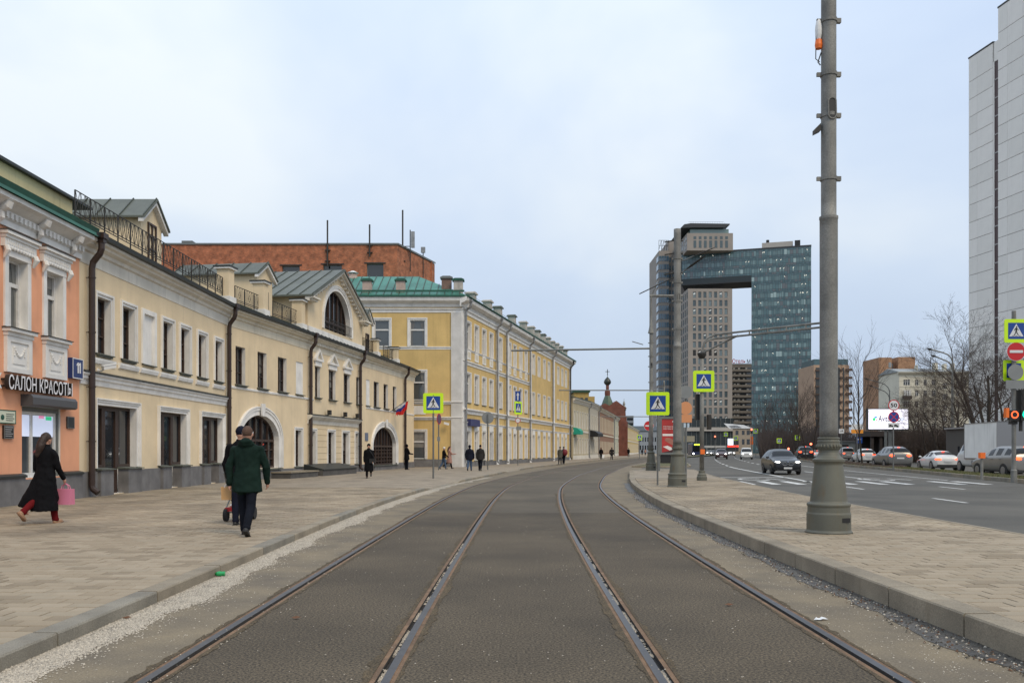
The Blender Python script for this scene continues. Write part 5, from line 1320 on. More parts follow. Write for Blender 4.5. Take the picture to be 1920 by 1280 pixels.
# glass tower and its bridge
FG = Fac('glass_tower', 'blue-green glass office tower whose upper floors bridge across to the stone tower', 'tower', (79.0, 410.0), (54.6, -17.0)); rg = FG.root; LG = 57.2
uL = FG.U(1409); zB = FG.Z(1290, 533); zTp = 92.3
M_gl = [mat('curtain_%d' % i, c, ro, spec=.8) for i, (c, ro) in enumerate([((.07, .14, .155), .2), ((.10, .17, .18), .15), ((.052, .108, .125), .2), ((.15, .24, .25), .12), ((.11, .125, .135), .25), ((.30, .41, .41), .12), ((.075, .125, .145), .25)])]
M_mull = mat('curtain_mullion', (.02, .03, .035), .5); M_lit = mat('office_light', (.95, .9, .75), .5, emit=1.0)
g = MB(); fh = 3.82; nf = int(zTp/fh)+1; lit = MB()
def cell(u0, u1, z0, z1, k): g.m = k; g.add([(u0+.055, -.02, z0+.06), (u1-.055, -.02, z0+.06), (u1-.055, -.02, z1-.06), (u0+.055, -.02, z1-.06)], [(0, 1, 2, 3)])
for f in range(nf):
    zt2_ = zTp-f*fh; u = 0 if zt2_-fh >= zB-.6 else uL
    while u < LG-.3:
        w = R.choice([.65, .9, 1.3, 1.3]); u2 = min(u+w, LG); zc = [zt2_, zt2_-R.choice([.5, .9, .9]), zt2_-1.0-1.9, zt2_-fh]
        k1 = R.choice([0, 0, 2, 2, 6]); 
        cell(u, u2, zc[1], zc[0], k1); kk = R.choice([1, 1, 0, 3, 1, 0, 0, 4, 3, 1] if R.random() < .9 else [5, 3]); cell(u, u2, zc[2], zc[1], kk); cell(u, u2, max(0, zc[3]), max(.1, zc[2]), R.choice([0, 2, 2, 6, 4]))
        if R.random() < .10 and f < 22:
            x = u+.15; z = zt2_-1.6; s_ = R.choice([-1, 1]); lit.add([(x, -.05, z), (x+.16, -.05, z), (x+.16+.4*s_, -.05, z+.5), (x+.4*s_, -.05, z+.5)], [(0, 1, 2, 3)])
        u = u2
g.build('curtain_panels', M_gl, rg, kind='stuff'); lit.build('lit_ceiling_lamps', M_lit, rg, kind='stuff')
m = MB(); m.box(uL, LG, 0, 22, 0, zTp); m.box(0, uL, 0, 16, zB, zTp); m.build('frame', M_mull, rg)
m = MB(); m.box(-.1, uL+1, .0, 16, zB-.35, zB-.02); m.box(0, LG+.1, -.1, 22, zTp, zTp+.7); m.build('soffit', M_dark, rg)
m = MB(); m.box(uL+4.5, uL+18, 3, 12, zTp+.7, zTp+3.6); m.build('roof_plant', M_stoneL, rg); m = MB(); m.box(LG-7, LG-4.6, 1, 3, zTp+.7, zTp+3.4); m.lathe([(.7, zTp+3.6), (.7, zTp+5.2)], 10, (uL+7, 5, 0)); m.build('roof_unit', M_black, rg)
m = MB(); m.quad((uL-.01, .3, 0), (uL-.01, 22, 0), (uL-.01, 22, zB), (uL-.01, .3, zB)); m.build('inner_flank', M_gl[2], rg)
m = MB(); zz = 3.0
while zz < zTp:
    for j in range(8): 
        if R.random() < .6: m.box(LG, LG+.05, 1+2.6*j, 1.5+2.6*j, zz+1.4, zz+2.2)
    zz += 3.8
m.build('flank_lights', mat('flank_grey_glass', (.25, .3, .32), .1), rg, kind='stuff')

# hotel slab with rooftop letters, small pale building with striped roof
YH = 470.; t = thing('hotel_block', 'grey-brown panel hotel block with balconies between the two towers, letters on its roof', 'building', (wx(1370, YH), YH, 0))
wh = wx(1412, YH)-wx(1370, YH); zh = wz(682, YH); m = MB(); m.box(0, wh, 0, 12, 0, zh); m.build('wall', mat('panel_block', (.17, .155, .14), .9, var=.2, vscale=.3), t)
m = MB(); m.m = 0; z = zh-4.0; 
while z > 4:
    m.m = 0; m.box(.5, wh-.5, -.9, 0, z, z+1.1); m.m = 1; m.box(1.0, 3.8, -.05, 0, z+1.3, z+2.0); m.box(5, wh-1, -.05, 0, z+1.3, z+2.1); m.m = 2
    for x in (1.2+R.random(), 2.6+R.random()*2, 6+R.random()*3): m.box(x, x+1.0, -.12, -.06, z+1.2, z+1.9)
    z -= 2.78
m.build('balconies', [mat('balcony_band', (.20, .185, .165), .9), M_glass, mat('pale_window', (.33, .33, .32), .5)], t, kind='stuff')
sg2 = thing('roof_sign', 'red and dark Cyrillic letters standing on the hotel block roof', 'sign', (wx(1373, YH-.3), YH-.3, zh))
place_text(sg2, 'Отель', 0, wx(1398, YH)-wx(1373, YH), .25, 2.4, 0, mat('sign_red', (.45, .03, .02), .5), None, 0); place_text(sg2, 'М', wx(1400.5, YH)-wx(1373, YH), wx(1407, YH)-wx(1373, YH), .25, 2.2, 0, M_black, None, 0)
m = MB(); m.box(0, 10, .05, .12, .1, .25); m.build('frame', M_metal, sg2)
YP = 300.; t = thing('pale_building', 'small pale stone building with striped white roof beside the glass tower', 'building', (wx(1374, YP), YP, 0)); wp = wx(1411, YP)-wx(1374, YP)
ops = [(wx(a, YP)-wx(1374, YP), wx(b, YP)-wx(1374, YP), wz(c, YP), wz(d_, YP)) for a, b in ((1379, 1384.5), (1391, 1396), (1400, 1406)) for d_, c in ((807, 815), (823, 833))]
m = MB(); wall_grid(m, 0, wp, 0, wz(803, YP), ops, dep=.3); m.build('wall', mat('tan_stone', (.33, .28, .22), .9, var=.1), t)
m = MB(); m.m = 0; m.add([(-1.2, -.3, wz(803, YP)), (wp+.3, -.3, wz(803, YP)), (wp-1, 8, wz(795, YP)), (-1.2, 8, wz(792, YP))], [(0, 1, 2, 3)])
m.m = 1
for k in range(9): x = -.4+k*.42; m.add([(x, -.05, wz(801, YP)), (x+.22, -.05, wz(801, YP)), (x+.02, 6, wz(796, YP)), (x-.2, 6, wz(796, YP))], [(0, 1, 2, 3)]) ; 
for v in m.v: pass
m.build('roof', [mat('pale_roof', (.42, .42, .41), .7), M_black], t)
for q in ops: m = MB(); m.box(q[0], q[1], .2, .25, q[2], q[3]); m.build('window', M_glass, t)

# tan residential tower, orange brick tower, cream block, white panel hotel
def slab(lab, px0, px1, pyt, Y, wm, dp=16, cat='tower', nm='apartment_tower'):
    t = thing(nm, lab, cat, (wx(px0, Y), Y, 0)); w = wx(px1, Y)-wx(px0, Y); return t, w, wz(pyt, Y)
t, w, z = slab('tan apartment tower with balcony stacks and dark glass top, partly behind the big pole', 1526, 1592, 684, 330, None)
m = MB(); m.box(0, w, 0, 18, 0, z); m.build('wall', mat('tan_render', (.42, .29, .20), .9, var=.1, vscale=.3), t)
m = MB(); m.box(.2, w-.3, .2, 15, z, z+2.2); m.build('glass_top', M_gl[2], t)
m = MB(); m.m = 0
for a, b in ((.05, .28), (.66, .74), (.82, .86)): m.box(w*a, w*b, -.06, 0, 2, z-1)
m.m = 1
for a, b in ((.3, .42), (.6, .655)): m.box(w*a, w*b, -.05, 0, 2, z-1)
m.build('facade_stripes', [mat('dark_glazing_strip', (.05, .055, .055), .2), mat('brown_panel', (.16, .07, .045), .9)], t)
m = MB(); zz = 4
while zz < z-2: m.box(w*.9, w+.9, -1.0, 0, zz, zz+.9); m.box(w*.04, w*.3, -.7, 0, zz, zz+.5); m.box(w*.74, w*.8, -.5, 0, zz, zz+.8); zz += 3.0
m.build('balconies', mat('balcony_brown', (.10, .065, .05), .8), t, kind='stuff')
t, w, z = slab('orange-brown brick tower with two raised shoulders behind the cream block', 1648, 1720, 669, 265, None)
M_ob = brick_mat('orange_brick', (.38, .19, .095), (.33, .165, .085), (.36, .26, .18), .5, .16, .02, bump=.1)
m = MB(); f = lambda px: wx(px, 265)-wx(1648, 265); m.box(0, f(1672), 0, 12, 0, wz(670, 265)); m.box(f(1672), f(1684), 2.5, 12, 0, wz(678, 265)); m.box(f(1684), f(1716), 0, 12, 0, wz(669, 265)); m.box(f(1700), f(1719), 4, 16, 0, wz(667, 265)); m.build('wall', M_ob, t)
m = MB(); zz = 3
while zz < wz(682, 265): m.box(f(1666), f(1671), -.06, 0, zz, zz+1.6); m.box(f(1676), f(1680.5), 2.42, 2.5, zz, zz+1.6); zz += 2.9
m.build('window_strip', mat('pale_glazing', (.24, .26, .27), .2), t, kind='stuff')
# cream block
YS = 250.; t, w, z = slab('cream five-storey block with grey sheet roof behind the bare trees', 1686, 1822, 697, YS, None, cat='building', nm='cream_block')
fx = lambda px: wx(px, YS)-wx(1686, YS); ops = []; rowsS = [(727, 739), (727+19.5, 758), (727+40, 739+41), (788, 800), (808, 820)]
rowsS = [(a+20.4*k, b+20.4*k) for k in range(6) for a, b in ((711.5, 722),)]
for a, b in ((1694, 1706), (1716, 1722), (1732, 1738), (1747, 1753.5), (1767, 1776), (1793, 1799), (1806, 1812)):
    for k, (c, d_) in enumerate(rowsS):
        o_ = 6.5 if a == 1767 else 0; ops.append((fx(a), fx(b), max(.3, wz(d_+o_, YS)), wz(c+o_, YS)))
M_cb2 = mat('cream_render_far', (.62, .585, .48), .9, var=.08, vscale=.3, streak=.2)
m = MB(); wall_grid(m, 0, w, 0, z, ops, dep=.25); m.add([(0, 0, 0), (0, 0, z), (0, 14, z), (0, 14, 0)], [(0, 1, 2, 3)]); m.build('wall', M_cb2, t)
for q in ops:
    m = MB(); x0, x1, z0, z1 = q; m.box(x0, x1, .2, .24, z0, z1); o = m.build('window', M_glass, t)
    m = MB(); n = 3 if x1-x0 > 1.2 else 2
    for k in range(n+1): x = x0+(x1-x0)*k/n; m.box(x-.05, x+.05, .14, .2, z0, z1)
    m.box(x0, x1, .14, .2, z0+(z1-z0)*.68-.04, z0+(z1-z0)*.68+.04); m.build('frame', M_wframe, o)
m = MB(); molding(m, [(0, z-.9), (.3, z-.7), (.8, z-.3), (.9, z), (0, z+.1)], -.5, w); m.box(0, w, -.1, 0, wz(725, YS), wz(723.5, YS)); m.build('cornice', M_cb2, t)
m = MB(); m.prism([(-.9, z), (7, wz(687, YS)), (14, z)], -.4, w, 'x'); m.build('roof', mat('grey_sheet_roof', (.27, .29, .29), .5, var=.25, vscale=.3, streak=.4), t)
m = MB(); m.box(fx(1692), fx(1707), -1.1, 0, wz(748, YS), wz(742, YS)); m.build('balcony', mat('balcony_dark', (.06, .045, .04), .8), t)
m = MB(); [m.box(fx(1692)+k*.45, fx(1692)+k*.45+.2, -1.05, -.95, wz(742, YS), wz(731, YS)) for k in range(5)]; m.build('balcony_glazing', M_wframe, t)
m = MB(); [m.box(fx(a), fx(b), 3, 4.5, z, wz(c, YS)) for a, b, c in ((1762, 1768, 678), (1780, 1785, 680), (1796, 1800, 679), (1728, 1730, 682))]; m.build('chimney', M_cb2, t)
m = MB(); m.tube([(fx(1751), 2, z), (fx(1751), 2, wz(668, YS))], .08, 5); [m.box(fx(1749.5), fx(1752.5), 1.97, 2.03, wz(p_, YS), wz(p_-1, YS)) for p_ in (670, 674, 680)]; m.build('aerial', M_iron, t)
m = MB(); m.tube([(fx(1750), -.9, z), (fx(1755), -.2, z-2), (fx(1755), -.2, 1)], .12, 6); m.tube([(fx(1796), -.9, z), (fx(1790), -.2, z-1.5), (fx(1790), -.2, 1)], .12, 6); m.build('drainpipe', M_cb2, t)
# white panel hotel, two stepped slabs with a dark glazed slot
M_pan = [mat('panel_white_%d' % i, c, .75, var=.05, vscale=.4, streak=.12) for i, c in enumerate([(.82, .785, .73), (.84, .80, .745), (.79, .755, .70)])]
M_pj = mat('panel_joint', (.36, .34, .33), .9)
th = thing('panel_hotel', 'tall white concrete-panel slab block with a narrow dark red glazed slot at the right edge', 'tower', (wx(1817, 151.5), 151.5, 0))
def pslab(p0, d, Ln, H, sh, splits):
    F = Fac('tmp', '', '', p0, d); ln = math.hypot(*d); a_ = math.atan2(d[1], d[0]); r_ = F.root; bpy.data.objects.remove(r_)
    base = Matrix.Translation((p0[0]-th.location.x, p0[1]-th.location.y, 0)) @ Matrix.Rotation(a_, 4, 'Z')
    m = MB(); m.box(0, Ln, .03, 14, 0, H); o = m.build('core', M_pj, th); o.matrix_basis = base
    pm = {}
    z = H-sh*1.35; rows_ = [(z, H)]
    while z > 0: rows_.append((max(z-sh, 0), z)); z -= sh
    for z0, z1 in rows_:
        x = 0
        for s_ in splits:
            x2 = s_; key = (round(x2-x, 2), round(z1-z0, 2), R.randrange(3))
            if key not in pm:
                m = MB(); m.box(.015, x2-x-.015, -.06, .04, .05, z1-z0-.04); pm[key] = m.mesh('panel', M_pan[key[2]])
            o = put('panel', pm[key], th); o.matrix_basis = base @ Matrix.Translation((x, 0, z0)); x = x2
    m = MB(); m.box(-.1, Ln+.1, -.12, 14, H, H+.25); o = m.build('parapet', M_iron, th); o.matrix_basis = base
    return base
# facade runs from its near end (right) to its far end (left) : outward normal to the left / camera
d1 = Vector((.15, -1)).normalized()
Y1a = 151.5; X1a = wx(1817, Y1a)
def hitx(px, p0, d): k = (px-CX0)/FPX; return (k*p0[1]-p0[0])/(d[0]-k*d[1])
L1 = hitx(1862, (X1a, Y1a), d1); s1 = wz(111, Y1a); b1 = pslab((X1a, Y1a), d1, L1, s1, 3.02, [L1*.36, L1])
p2 = (X1a+d1.x*L1, Y1a+d1.y*L1)
m = MB(); L3_ = hitx(1872.5, p2, d1)
m.box(0, L3_, .1, 12, 0, s1-3.2); m.m = 1
z = s1-3.2
while z > 0: m.m = 1; m.box(.0, L3_, .03, .12, z-.1, z+.1); z -= 3.02
m.m = 2; m.box(L3_*0, L3_*.2, .0, .5, 0, s1); m.box(0, L3_, .0, 12, s1-3.2, s1)
o = m.build('glazed_slot', [mat('dark_red_slot', (.045, .012, .01), .35), M_pj, M_pan[0]], th); o.matrix_basis = Matrix.Translation((p2[0]-th.location.x, p2[1]-th.location.y, 0)) @ Matrix.Rotation(math.atan2(d1.y, d1.x), 4, 'Z')
p3 = (p2[0]+d1.x*L3_-.05, p2[1]+d1.y*L3_); L2_ = 34; b3 = pslab(p3, d1, L2_, wz(16, p3[1]), 3.05, [2.2, 5.6, 9, 12.4, 15.8, 19.2, 22.6, 26, 29.4, L2_])
# dark low pavilion behind the lorry
t = thing('pavilion', 'low dark grey-brown pavilion wall behind the white lorry at the right edge', 'building', (wx(1878, 78), 78, 0))
m = MB(); m.box(0, 16, 0, 10, 0, wz(800, 78)); m.build('wall', mat('grey_brown_cladding', (.10, .09, .08), .8), t); m = MB(); [m.box(0, 16, -.05, 0, z, z+.12) for z in (1.6, 2.9)]; m.box(-.2, 16, -.2, 10, wz(800, 78), wz(797, 78)); m.build('trim', M_pj, t)
# dark kiosk / pavilion under the screen and low glass hall near the road end
t = thing('kiosk', 'dark open kiosk frame under the big advertising screen', 'kiosk', (wx(1626, 118), 118, 0)); k3 = FPX/118
m = MB(); wk = 64/k3; m.box(0, wk, -1, 4, wz(818, 118), wz(808, 118)); [m.box(x, x+.35, -.8, -.5, 0, wz(818, 118)) for x in (.2, wk*.3, wk*.62, wk-.4)]; m.box(0, wk, 3.8, 4, 0, wz(818, 118)); m.build('frame', mat('brown_black', (.025, .018, .016), .7), t)
t = thing('shelter', 'grey low shelter with dark window beyond the silver van', 'kiosk', (wx(1568, 150), 150, 0)); m = MB(); w = wx(1606, 150)-wx(1568, 150); m.box(0, w, 0, 3, 0, wz(828, 150)); m.m = 1; m.box(.4, w*.6, -.05, 0, 1.2, 2.4); m.m = 0; m.box(-.2, w+.2, -.3, 3, wz(828, 150), wz(826.5, 150)); m.build('wall', [M_metal, M_black], t)
# advertising screen
YA = 100.; t = thing('advertising_screen', 'large lit white advertising screen with dark lettering behind the speed sign', 'billboard', (wx(1665.5, YA), YA, 0), -.04)
hw_ = (1702-1629)/2/FPX*YA; zb_, zt_ = wz(804, YA), wz(767, YA)
m = MB(); m.box(-hw_-.1, hw_+.1, .01, .5, zb_-.15, zt_+.1); m.build('housing', M_dark, t); m = MB(); m.box(-hw_, hw_, -.03, .0, zb_, zt_); m.build('screen', mat('screen_white', (.86, .84, .95), .4, emit=1.0), t)
cz = (zb_+zt_)/2; f = lambda px: (px-1665.5)/FPX*YA
place_text(t, 'Avito', f(1647), f(1669), cz-.28, .72, -.04, mat('screen_text', (.03, .03, .05), .5), None, 0); place_text(t, 'Pro', f(1672), f(1688), cz-.28, .68, -.04, mat('screen_text', (.03, .03, .05), .5), None, 0)
def disc(m, x, z, r, y, n=16, r0=0.):
    if r0: 
        for k in range(n): a, b = 2*PI*k/n, 2*PI*(k+1)/n; m.add([(x+r0*math.cos(a), y, z+r0*math.sin(a)), (x+r*math.cos(a), y, z+r*math.sin(a)), (x+r*math.cos(b), y, z+r*math.sin(b)), (x+r0*math.cos(b), y, z+r0*math.sin(b))], [(0, 1, 2, 3)])
    else: m.add([(x+r*math.cos(2*PI*k/n), y, z+r*math.sin(2*PI*k/n)) for k in range(n)], [tuple(range(n))])
for x, z, r, c, nm_ in ((1639, -.02, .17, (.02, .75, .2), 'g'), (1644, -.12, .07, (.8, .03, .05), 'r'), (1639.5, .2, .07, (.3, .2, .7), 'v'), (1642.5, .22, .12, (.02, .35, .8), 'b')):
    m = MB(); disc(m, f(x), cz+z, r, -.04); m.build('logo_dot', mat('logo_'+nm_, c, .5, emit=.5), t)
m = MB(); disc(m, f(1691), cz, .16, -.04, r0=.11); m.build('logo_ring', mat('logo_ring', (.2, .45, .6), .5, emit=.3), t)
m = MB(); m.box(-.3, -.05, .2, .4, 0, zb_-.1); m.box(.15, .5, .2, .45, 0, zb_-.1); m.build('post', M_metal, t)
# street-end bridge and far buses region: pale overpass band
t = thing('footbridge', 'pale covered footway band across the far end of the road', 'bridge', (wx(1322, 330), 330, 0)); m = MB(); m.box(0, wx(1362, 330)-wx(1322, 330), 0, 2, wz(839, 330), wz(835, 330)); m.build('deck', mat('pale_deck', (.4, .4, .38), .8), t); m = MB(); [m.box(x, x+.4, 0, 1, 0, wz(839, 330)) for x in (.5, 4, 7.5)]; m.build('pier', M_metal, t)
m = MB(); m.box(-60, 90, 0, 10, 0, 9); o = m.build('far_buildings', mat('far_grey', (.16, .165, .17), .9, var=.3, vscale=.1), None, (110, 520, 0)); tag(o, 'low grey row of distant buildings along the horizon beyond the road', 'building')
# ================================================================== POLES, SIGNS, SIGNALS
M_pole = mat('galvanised_mast', (.215, .212, .195), .65, metal=.2, var=.38, vscale=2.2, fine=.16, fscale=45, bump=.4, bscale=40, streak=.6)
M_cast = mat('painted_cast_base', (.115, .115, .09), .55, var=.2, vscale=1.5, rust=.75, bump=.2)
M_post = mat('sign_post', (.17, .175, .17), .5, metal=.4, var=.2, vscale=3)
M_lime = mat('fluorescent_lime', (.58, .86, .01), .45); M_sblue = mat('sign_blue_face', (.004, .05, .27), .45); M_swhite = mat('sign_white_face', (.66, .67, .68), .45)
M_sred = mat('sign_red_face', (.52, .012, .018), .45); M_sback = mat('sign_back_grey', (.235, .245, .245), .5, metal=.3, var=.1); M_oran = mat('orange_reflective', (.85, .17, .02), .45)
k_ = .001656
BASE = [(.36, 0), (.36, .02), (.345, .035), (.335, .05), (.335, .30), (.33, .315), (.322, .33), (.32, .40), (.318, .415), (.332, .43), (.334, .455), (.32, .475), (.285, .485), (.215, 1.085), (.225, 1.10), (.245, 1.13), (.245, 1.16), (.2, 1.19), (.17, 1.225), (.153, 1.27), (.15, 1.305), (.17, 1.32), (.178, 1.335), (.178, 1.40), (.165, 1.415), (.172, 1.43), (.172, 1.455), (.158, 1.465), (.16, 1.475), (.17, 1.485), (.17, 1.5), (.14, 1.51)]
def tram_pole(lab, X, Y, sr=1.0, top=10.6, orn=True, zg=ZI, group='tram line masts'):
    t = thing('tram_pole', lab, 'pole', (X, Y, zg), 0, group)
    m = MB(); m.lathe(dens([(r*(1 if orn else .9), z) for r, z in BASE]), 40); b = m.build('base', M_cast, t, smooth=False)
    for p in b.data.polygons: p.use_smooth = True
    if orn:
        m = MB()
        for k in range(22): a = 2*PI*k/22; m.ell((.18*math.cos(a), .18*math.sin(a), 1.367), (.022, .022, .03), 6, 4)
        m.build('ornament', M_cast, b); m = MB(); m.X = Matrix.Rotation(.35, 4, 'Z'); m.box(-.02, .13, -.338, -.325, .18, .25); m.build('hatch', M_black, b)
    m = MB(); m.lathe(dens([(.143*sr, 1.5), (.143*sr, 4.95), (.15*sr, 4.96), (.15*sr, 5.0), (.122*sr, 5.01), (.119*sr, top), (.06, top+.02)]), 32); s_ = m.build('shaft', M_pole, t)
    for p in s_.data.polygons: p.use_smooth = True
    for z in (5.6, 6.6, 7.25, 8.1):
        m = MB(); m.lathe([(.122*sr, z-.03), (.135*sr, z-.028), (.135*sr, z+.028), (.122*sr, z+.03)], 20); m.box(.11, .19, -.03, .03, z-.035, z+.035); m.box(-.19, -.11, -.02, .02, z-.03, z+.03); m.build('clamp', M_pole, t)
    if orn:
        m = MB(); m.X = Matrix.Rotation(.12, 4, 'Z')
        n = 16; vs = []
        for k in range(n): a = 2*PI*k/n; vs.append((.05*math.cos(a), -.122, 6.68+(.10 if math.sin(a) > 0 else -.10)+.05*math.sin(a)))
        m.add(vs, [tuple(range(n))]); m.build('slot', M_black, t)
        m = MB(); m.X = Matrix.Rotation(.12, 4, 'Z'); 
        for k in range(n):
            a, b_ = 2*PI*k/n, 2*PI*(k+1)/n
            P = lambda a, r: (r*math.cos(a), -.121, 6.68+(.10 if math.sin(a) > 0 else -.10)+r*math.sin(a))
            m.tube([P(a, .065), P(b_, .065)], .014, 5, cap=False)
        m.build('slot_rim', M_pole, t)
    return t
tP = tram_pole('big grey mast with ornate cast base standing nearest on the right island', 5.02, 13.95, .96)
m = MB(); m.ell((-.16, 0, 7.95), (.055, .055, .19), 12, 8); m.m = 1; m.lathe([(.05, 7.66), (.06, 7.72), (.05, 7.8)], 10, (-.16, 0, 0)); m.m = 2; m.tube([(-.12, 0, 7.6), (-.17, 0, 7.45), (-.13, 0, 7.4)], .01, 5); m.tube([(-.2, 0, 7.9), (-.205, 0, 7.5), (-.14, 0, 7.45)], .008, 5); m.build('antenna', [M_white, M_oran, M_iron], tP)
m = MB(); m.prism([(-.14, 6.35), (-.24, 6.3), (-.24, 6.37), (-.14, 6.47)], -.05, .05); m.build('bracket', M_iron, tP)
def lamp_arm(par, dirx, z, ln, rise=.9, r=.03):
    m = MB(); m.tube([(0, 0, z), (dirx*ln, -.2, z+rise)], r, 8); m.box(0, 0, 0, 0, z, z); a = m.build('arm', M_post, par)
    m = MB(); d = Vector((dirx*ln, -.2, rise)).normalized(); p = Vector((dirx*ln, -.2, z+rise)); m.tube([p-d*.1, p+d*.2, p+d*.65, p+d*.8], [.02, .045, .04, .015], 8, flat=.45); m.build('lamp_head', M_iron, a)
X2, Y2 = 5.88, 31.3
t = tram_pole('second grey mast with ornate base beside the crossing sign and advert stand', X2, Y2, 1.05, 9.15)
for z, s_, ln in ((7.95, 1, .55), (7.5, 1, .3)): lamp_arm(t, s_, z, ln, .2, .02)
m = MB(); 
for z in (8.75, 8.3, 7.6): m.tube([(-.45, 0, z-.06), (-.1, 0, z), (.2, 0, z-.02)], .025, 6)
m.tube([(-1.35, 0, 6.85), (-.1, 0, 7.45)], .02, 6); m.build('wire_bracket', M_iron, t)
X3, Y3 = 8.85, 56
t = tram_pole('third mast, further off, carrying the long tube arm over the tram tracks', X3, Y3, .92, 8.7, True)
m = MB(); m.lathe([(.13, 8.7), (.2, 8.72), (.12, 9.1), (.07, 9.6), (.06, 11.2)], 16); m.build('lamp_stem', M_pole, t)
m = MB(); m.tube([(-.1, 0, 11.1), (2.0, 0, 11.1)], .075, 10); m.tube([(0, 0, 11.1), (.45, -.2, 12.0)], .035, 6); m.build('top_arm', M_white if 0 else M_pole, t)
m = MB(); m.tube([(.1, 0, 7.76), (-8.9, 0, 7.62)], .06, 8); m.tube([(-1.2, 0, 8.2), (-.5, 0, 8.0)], .03, 5); m.build('span_arm', M_metal, t)
X4, Y4 = 15.9, 92
t = tram_pole('fourth mast, almost hidden behind the third, with an arm over the tracks', X4, Y4, .8, 8.6, False, .1)
m = MB(); m.tube([(.1, 0, 7.62), (-11.0, 0, 7.62)], .06, 8); m.build('span_arm', M_metal, t)
t = tram_pole('farthest mast at the bend with a thin arm over the tracks', 23, 138, .8, 8.6, False, .1)
m = MB(); m.tube([(.1, 0, 6.6), (-9.0, 0, 6.6)], .06, 8); m.build('span_arm', M_metal, t)

WALK = [[(-.02, .155), (.06, .15), (.10, .07), (.155, .03), (.145, .0), (.08, .03), (.035, .02), (.0, -.06), (.02, -.06), (.095, -.13), (.175, -.25), (.115, -.26), (.045, -.16), (-.04, -.08), (-.075, -.15), (-.135, -.26), (-.19, -.245), (-.12, -.13), (-.075, -.02), (-.06, .07), (-.085, .055), (-.105, .0), (-.14, -.01), (-.12, .08), (-.07, .14)]]
def ped_board(par, s, z, y=-.03, x=0., yaw=None, flip=1):
    """lime square, blue panel, white triangle, walking figure"""
    h = s/2; c = .05*s; m = MB()
    m.prism([(-h+c, -h), (h-c, -h), (h, -h+c), (h, h-c), (h-c, h), (-h+c, h), (-h, h-c), (-h, -h+c)], y-.012, y+.012); b = m.build('board', M_lime, par, (x, 0, z))
    if yaw: b.rotation_euler = (0, 0, yaw)
    q = .345*s; m = MB(); m.box(-q, q, y-.016, y-.012, -q, q); m.build('panel', M_sblue, b)
    m = MB(); m.add([(-.30*s, y-.02, -.235*s), (.30*s, y-.02, -.235*s), (0, y-.02, .305*s)], [(0, 1, 2)]); m.build('triangle', M_swhite, b)
    m = MB(); 
    def W_(p): return (p[0]*s*.82*flip, y-.024, p[1]*s*.82+.01*s)
    def limb(pts, w):
        for i in range(len(pts)-1):
            a, b_ = Vector(pts[i]), Vector(pts[i+1]); d = (b_-a).normalized()*.0; n = Vector((-(b_-a).y, (b_-a).x)).normalized()*w
            vs = [W_(a-n), W_(b_-n), W_(b_+n), W_(a+n)]; m.add(vs if flip > 0 else vs[::-1], [(0, 1, 2, 3)])
    r = .032
    m.add([((.015*flip+r*math.cos(2*PI*k/12))*s, y-.024, (.17+r*math.sin(2*PI*k/12))*s) for k in range(12)], [tuple(range(12))])
    limb([(.0, .15), (-.005, -.04)], .045); limb([(-.02, -.03), (.04, -.13), (.11, -.235)], .022); limb([(-.02, -.03), (-.05, -.14), (-.10, -.235), (-.13, -.245)], .022); limb([(.02, .13), (.09, .05), (.12, .03)], .016); limb([(-.02, .13), (-.09, .06), (-.10, -.0)], .016)
    for k in range(3): limb([(-.22+.17*k, -.265), (-.12+.17*k, -.265)], .012)
    m.build('walker', M_black, b); return b
def post(par, h, r=.03, mt=None): m = MB(); m.tube([(0, 0, 0), (0, 0, h)], r, 10); return m.build('post', mt or M_post, par)
def sign_at(name, lab, px, Y, zg, cat='sign', group=None, yaw=0.): return thing(name, lab, cat, (wx(px, Y), Y, zg), yaw, group)
def rnd(par, r, z, face, rim=None, y=-.03, x=0., name='board', rw=.13, rot=None, sx=1.):
    m = MB(); n = 28; m.prism([(r*math.cos(2*PI*k/n), r*math.sin(2*PI*k/n)) for k in range(n)], y-.008, y+.008); b = m.build(name, rim or face, par, (x, 0, z))
    if rim: m = MB(); disc(m, 0, 0, r*(1-rw), y-.012, 28); m.build('face', face, b)
    if rot: b.rotation_euler = (0, 0, rot)
    return b
# crossing signs
Yl = 43.; t = sign_at('crossing_sign', 'lime-bordered pedestrian crossing sign on the left pavement beside the cream house', 812.5, Yl, .11, 'road sign', 'pedestrian crossing signs'); ped_board(t, .98, wz(755.5, Yl)-.11); post(t, wz(740, Yl)-.11, .045)
Yc_ = 32.7; t = sign_at('crossing_sign', 'pedestrian crossing sign low on its own thin post in the middle, before the second mast', 1233, Yc_, ZI, 'road sign', 'pedestrian crossing signs'); ped_board(t, .86, wz(756.5, Yc_)-ZI, x=0); post(t, wz(756, Yc_)-ZI, .032)
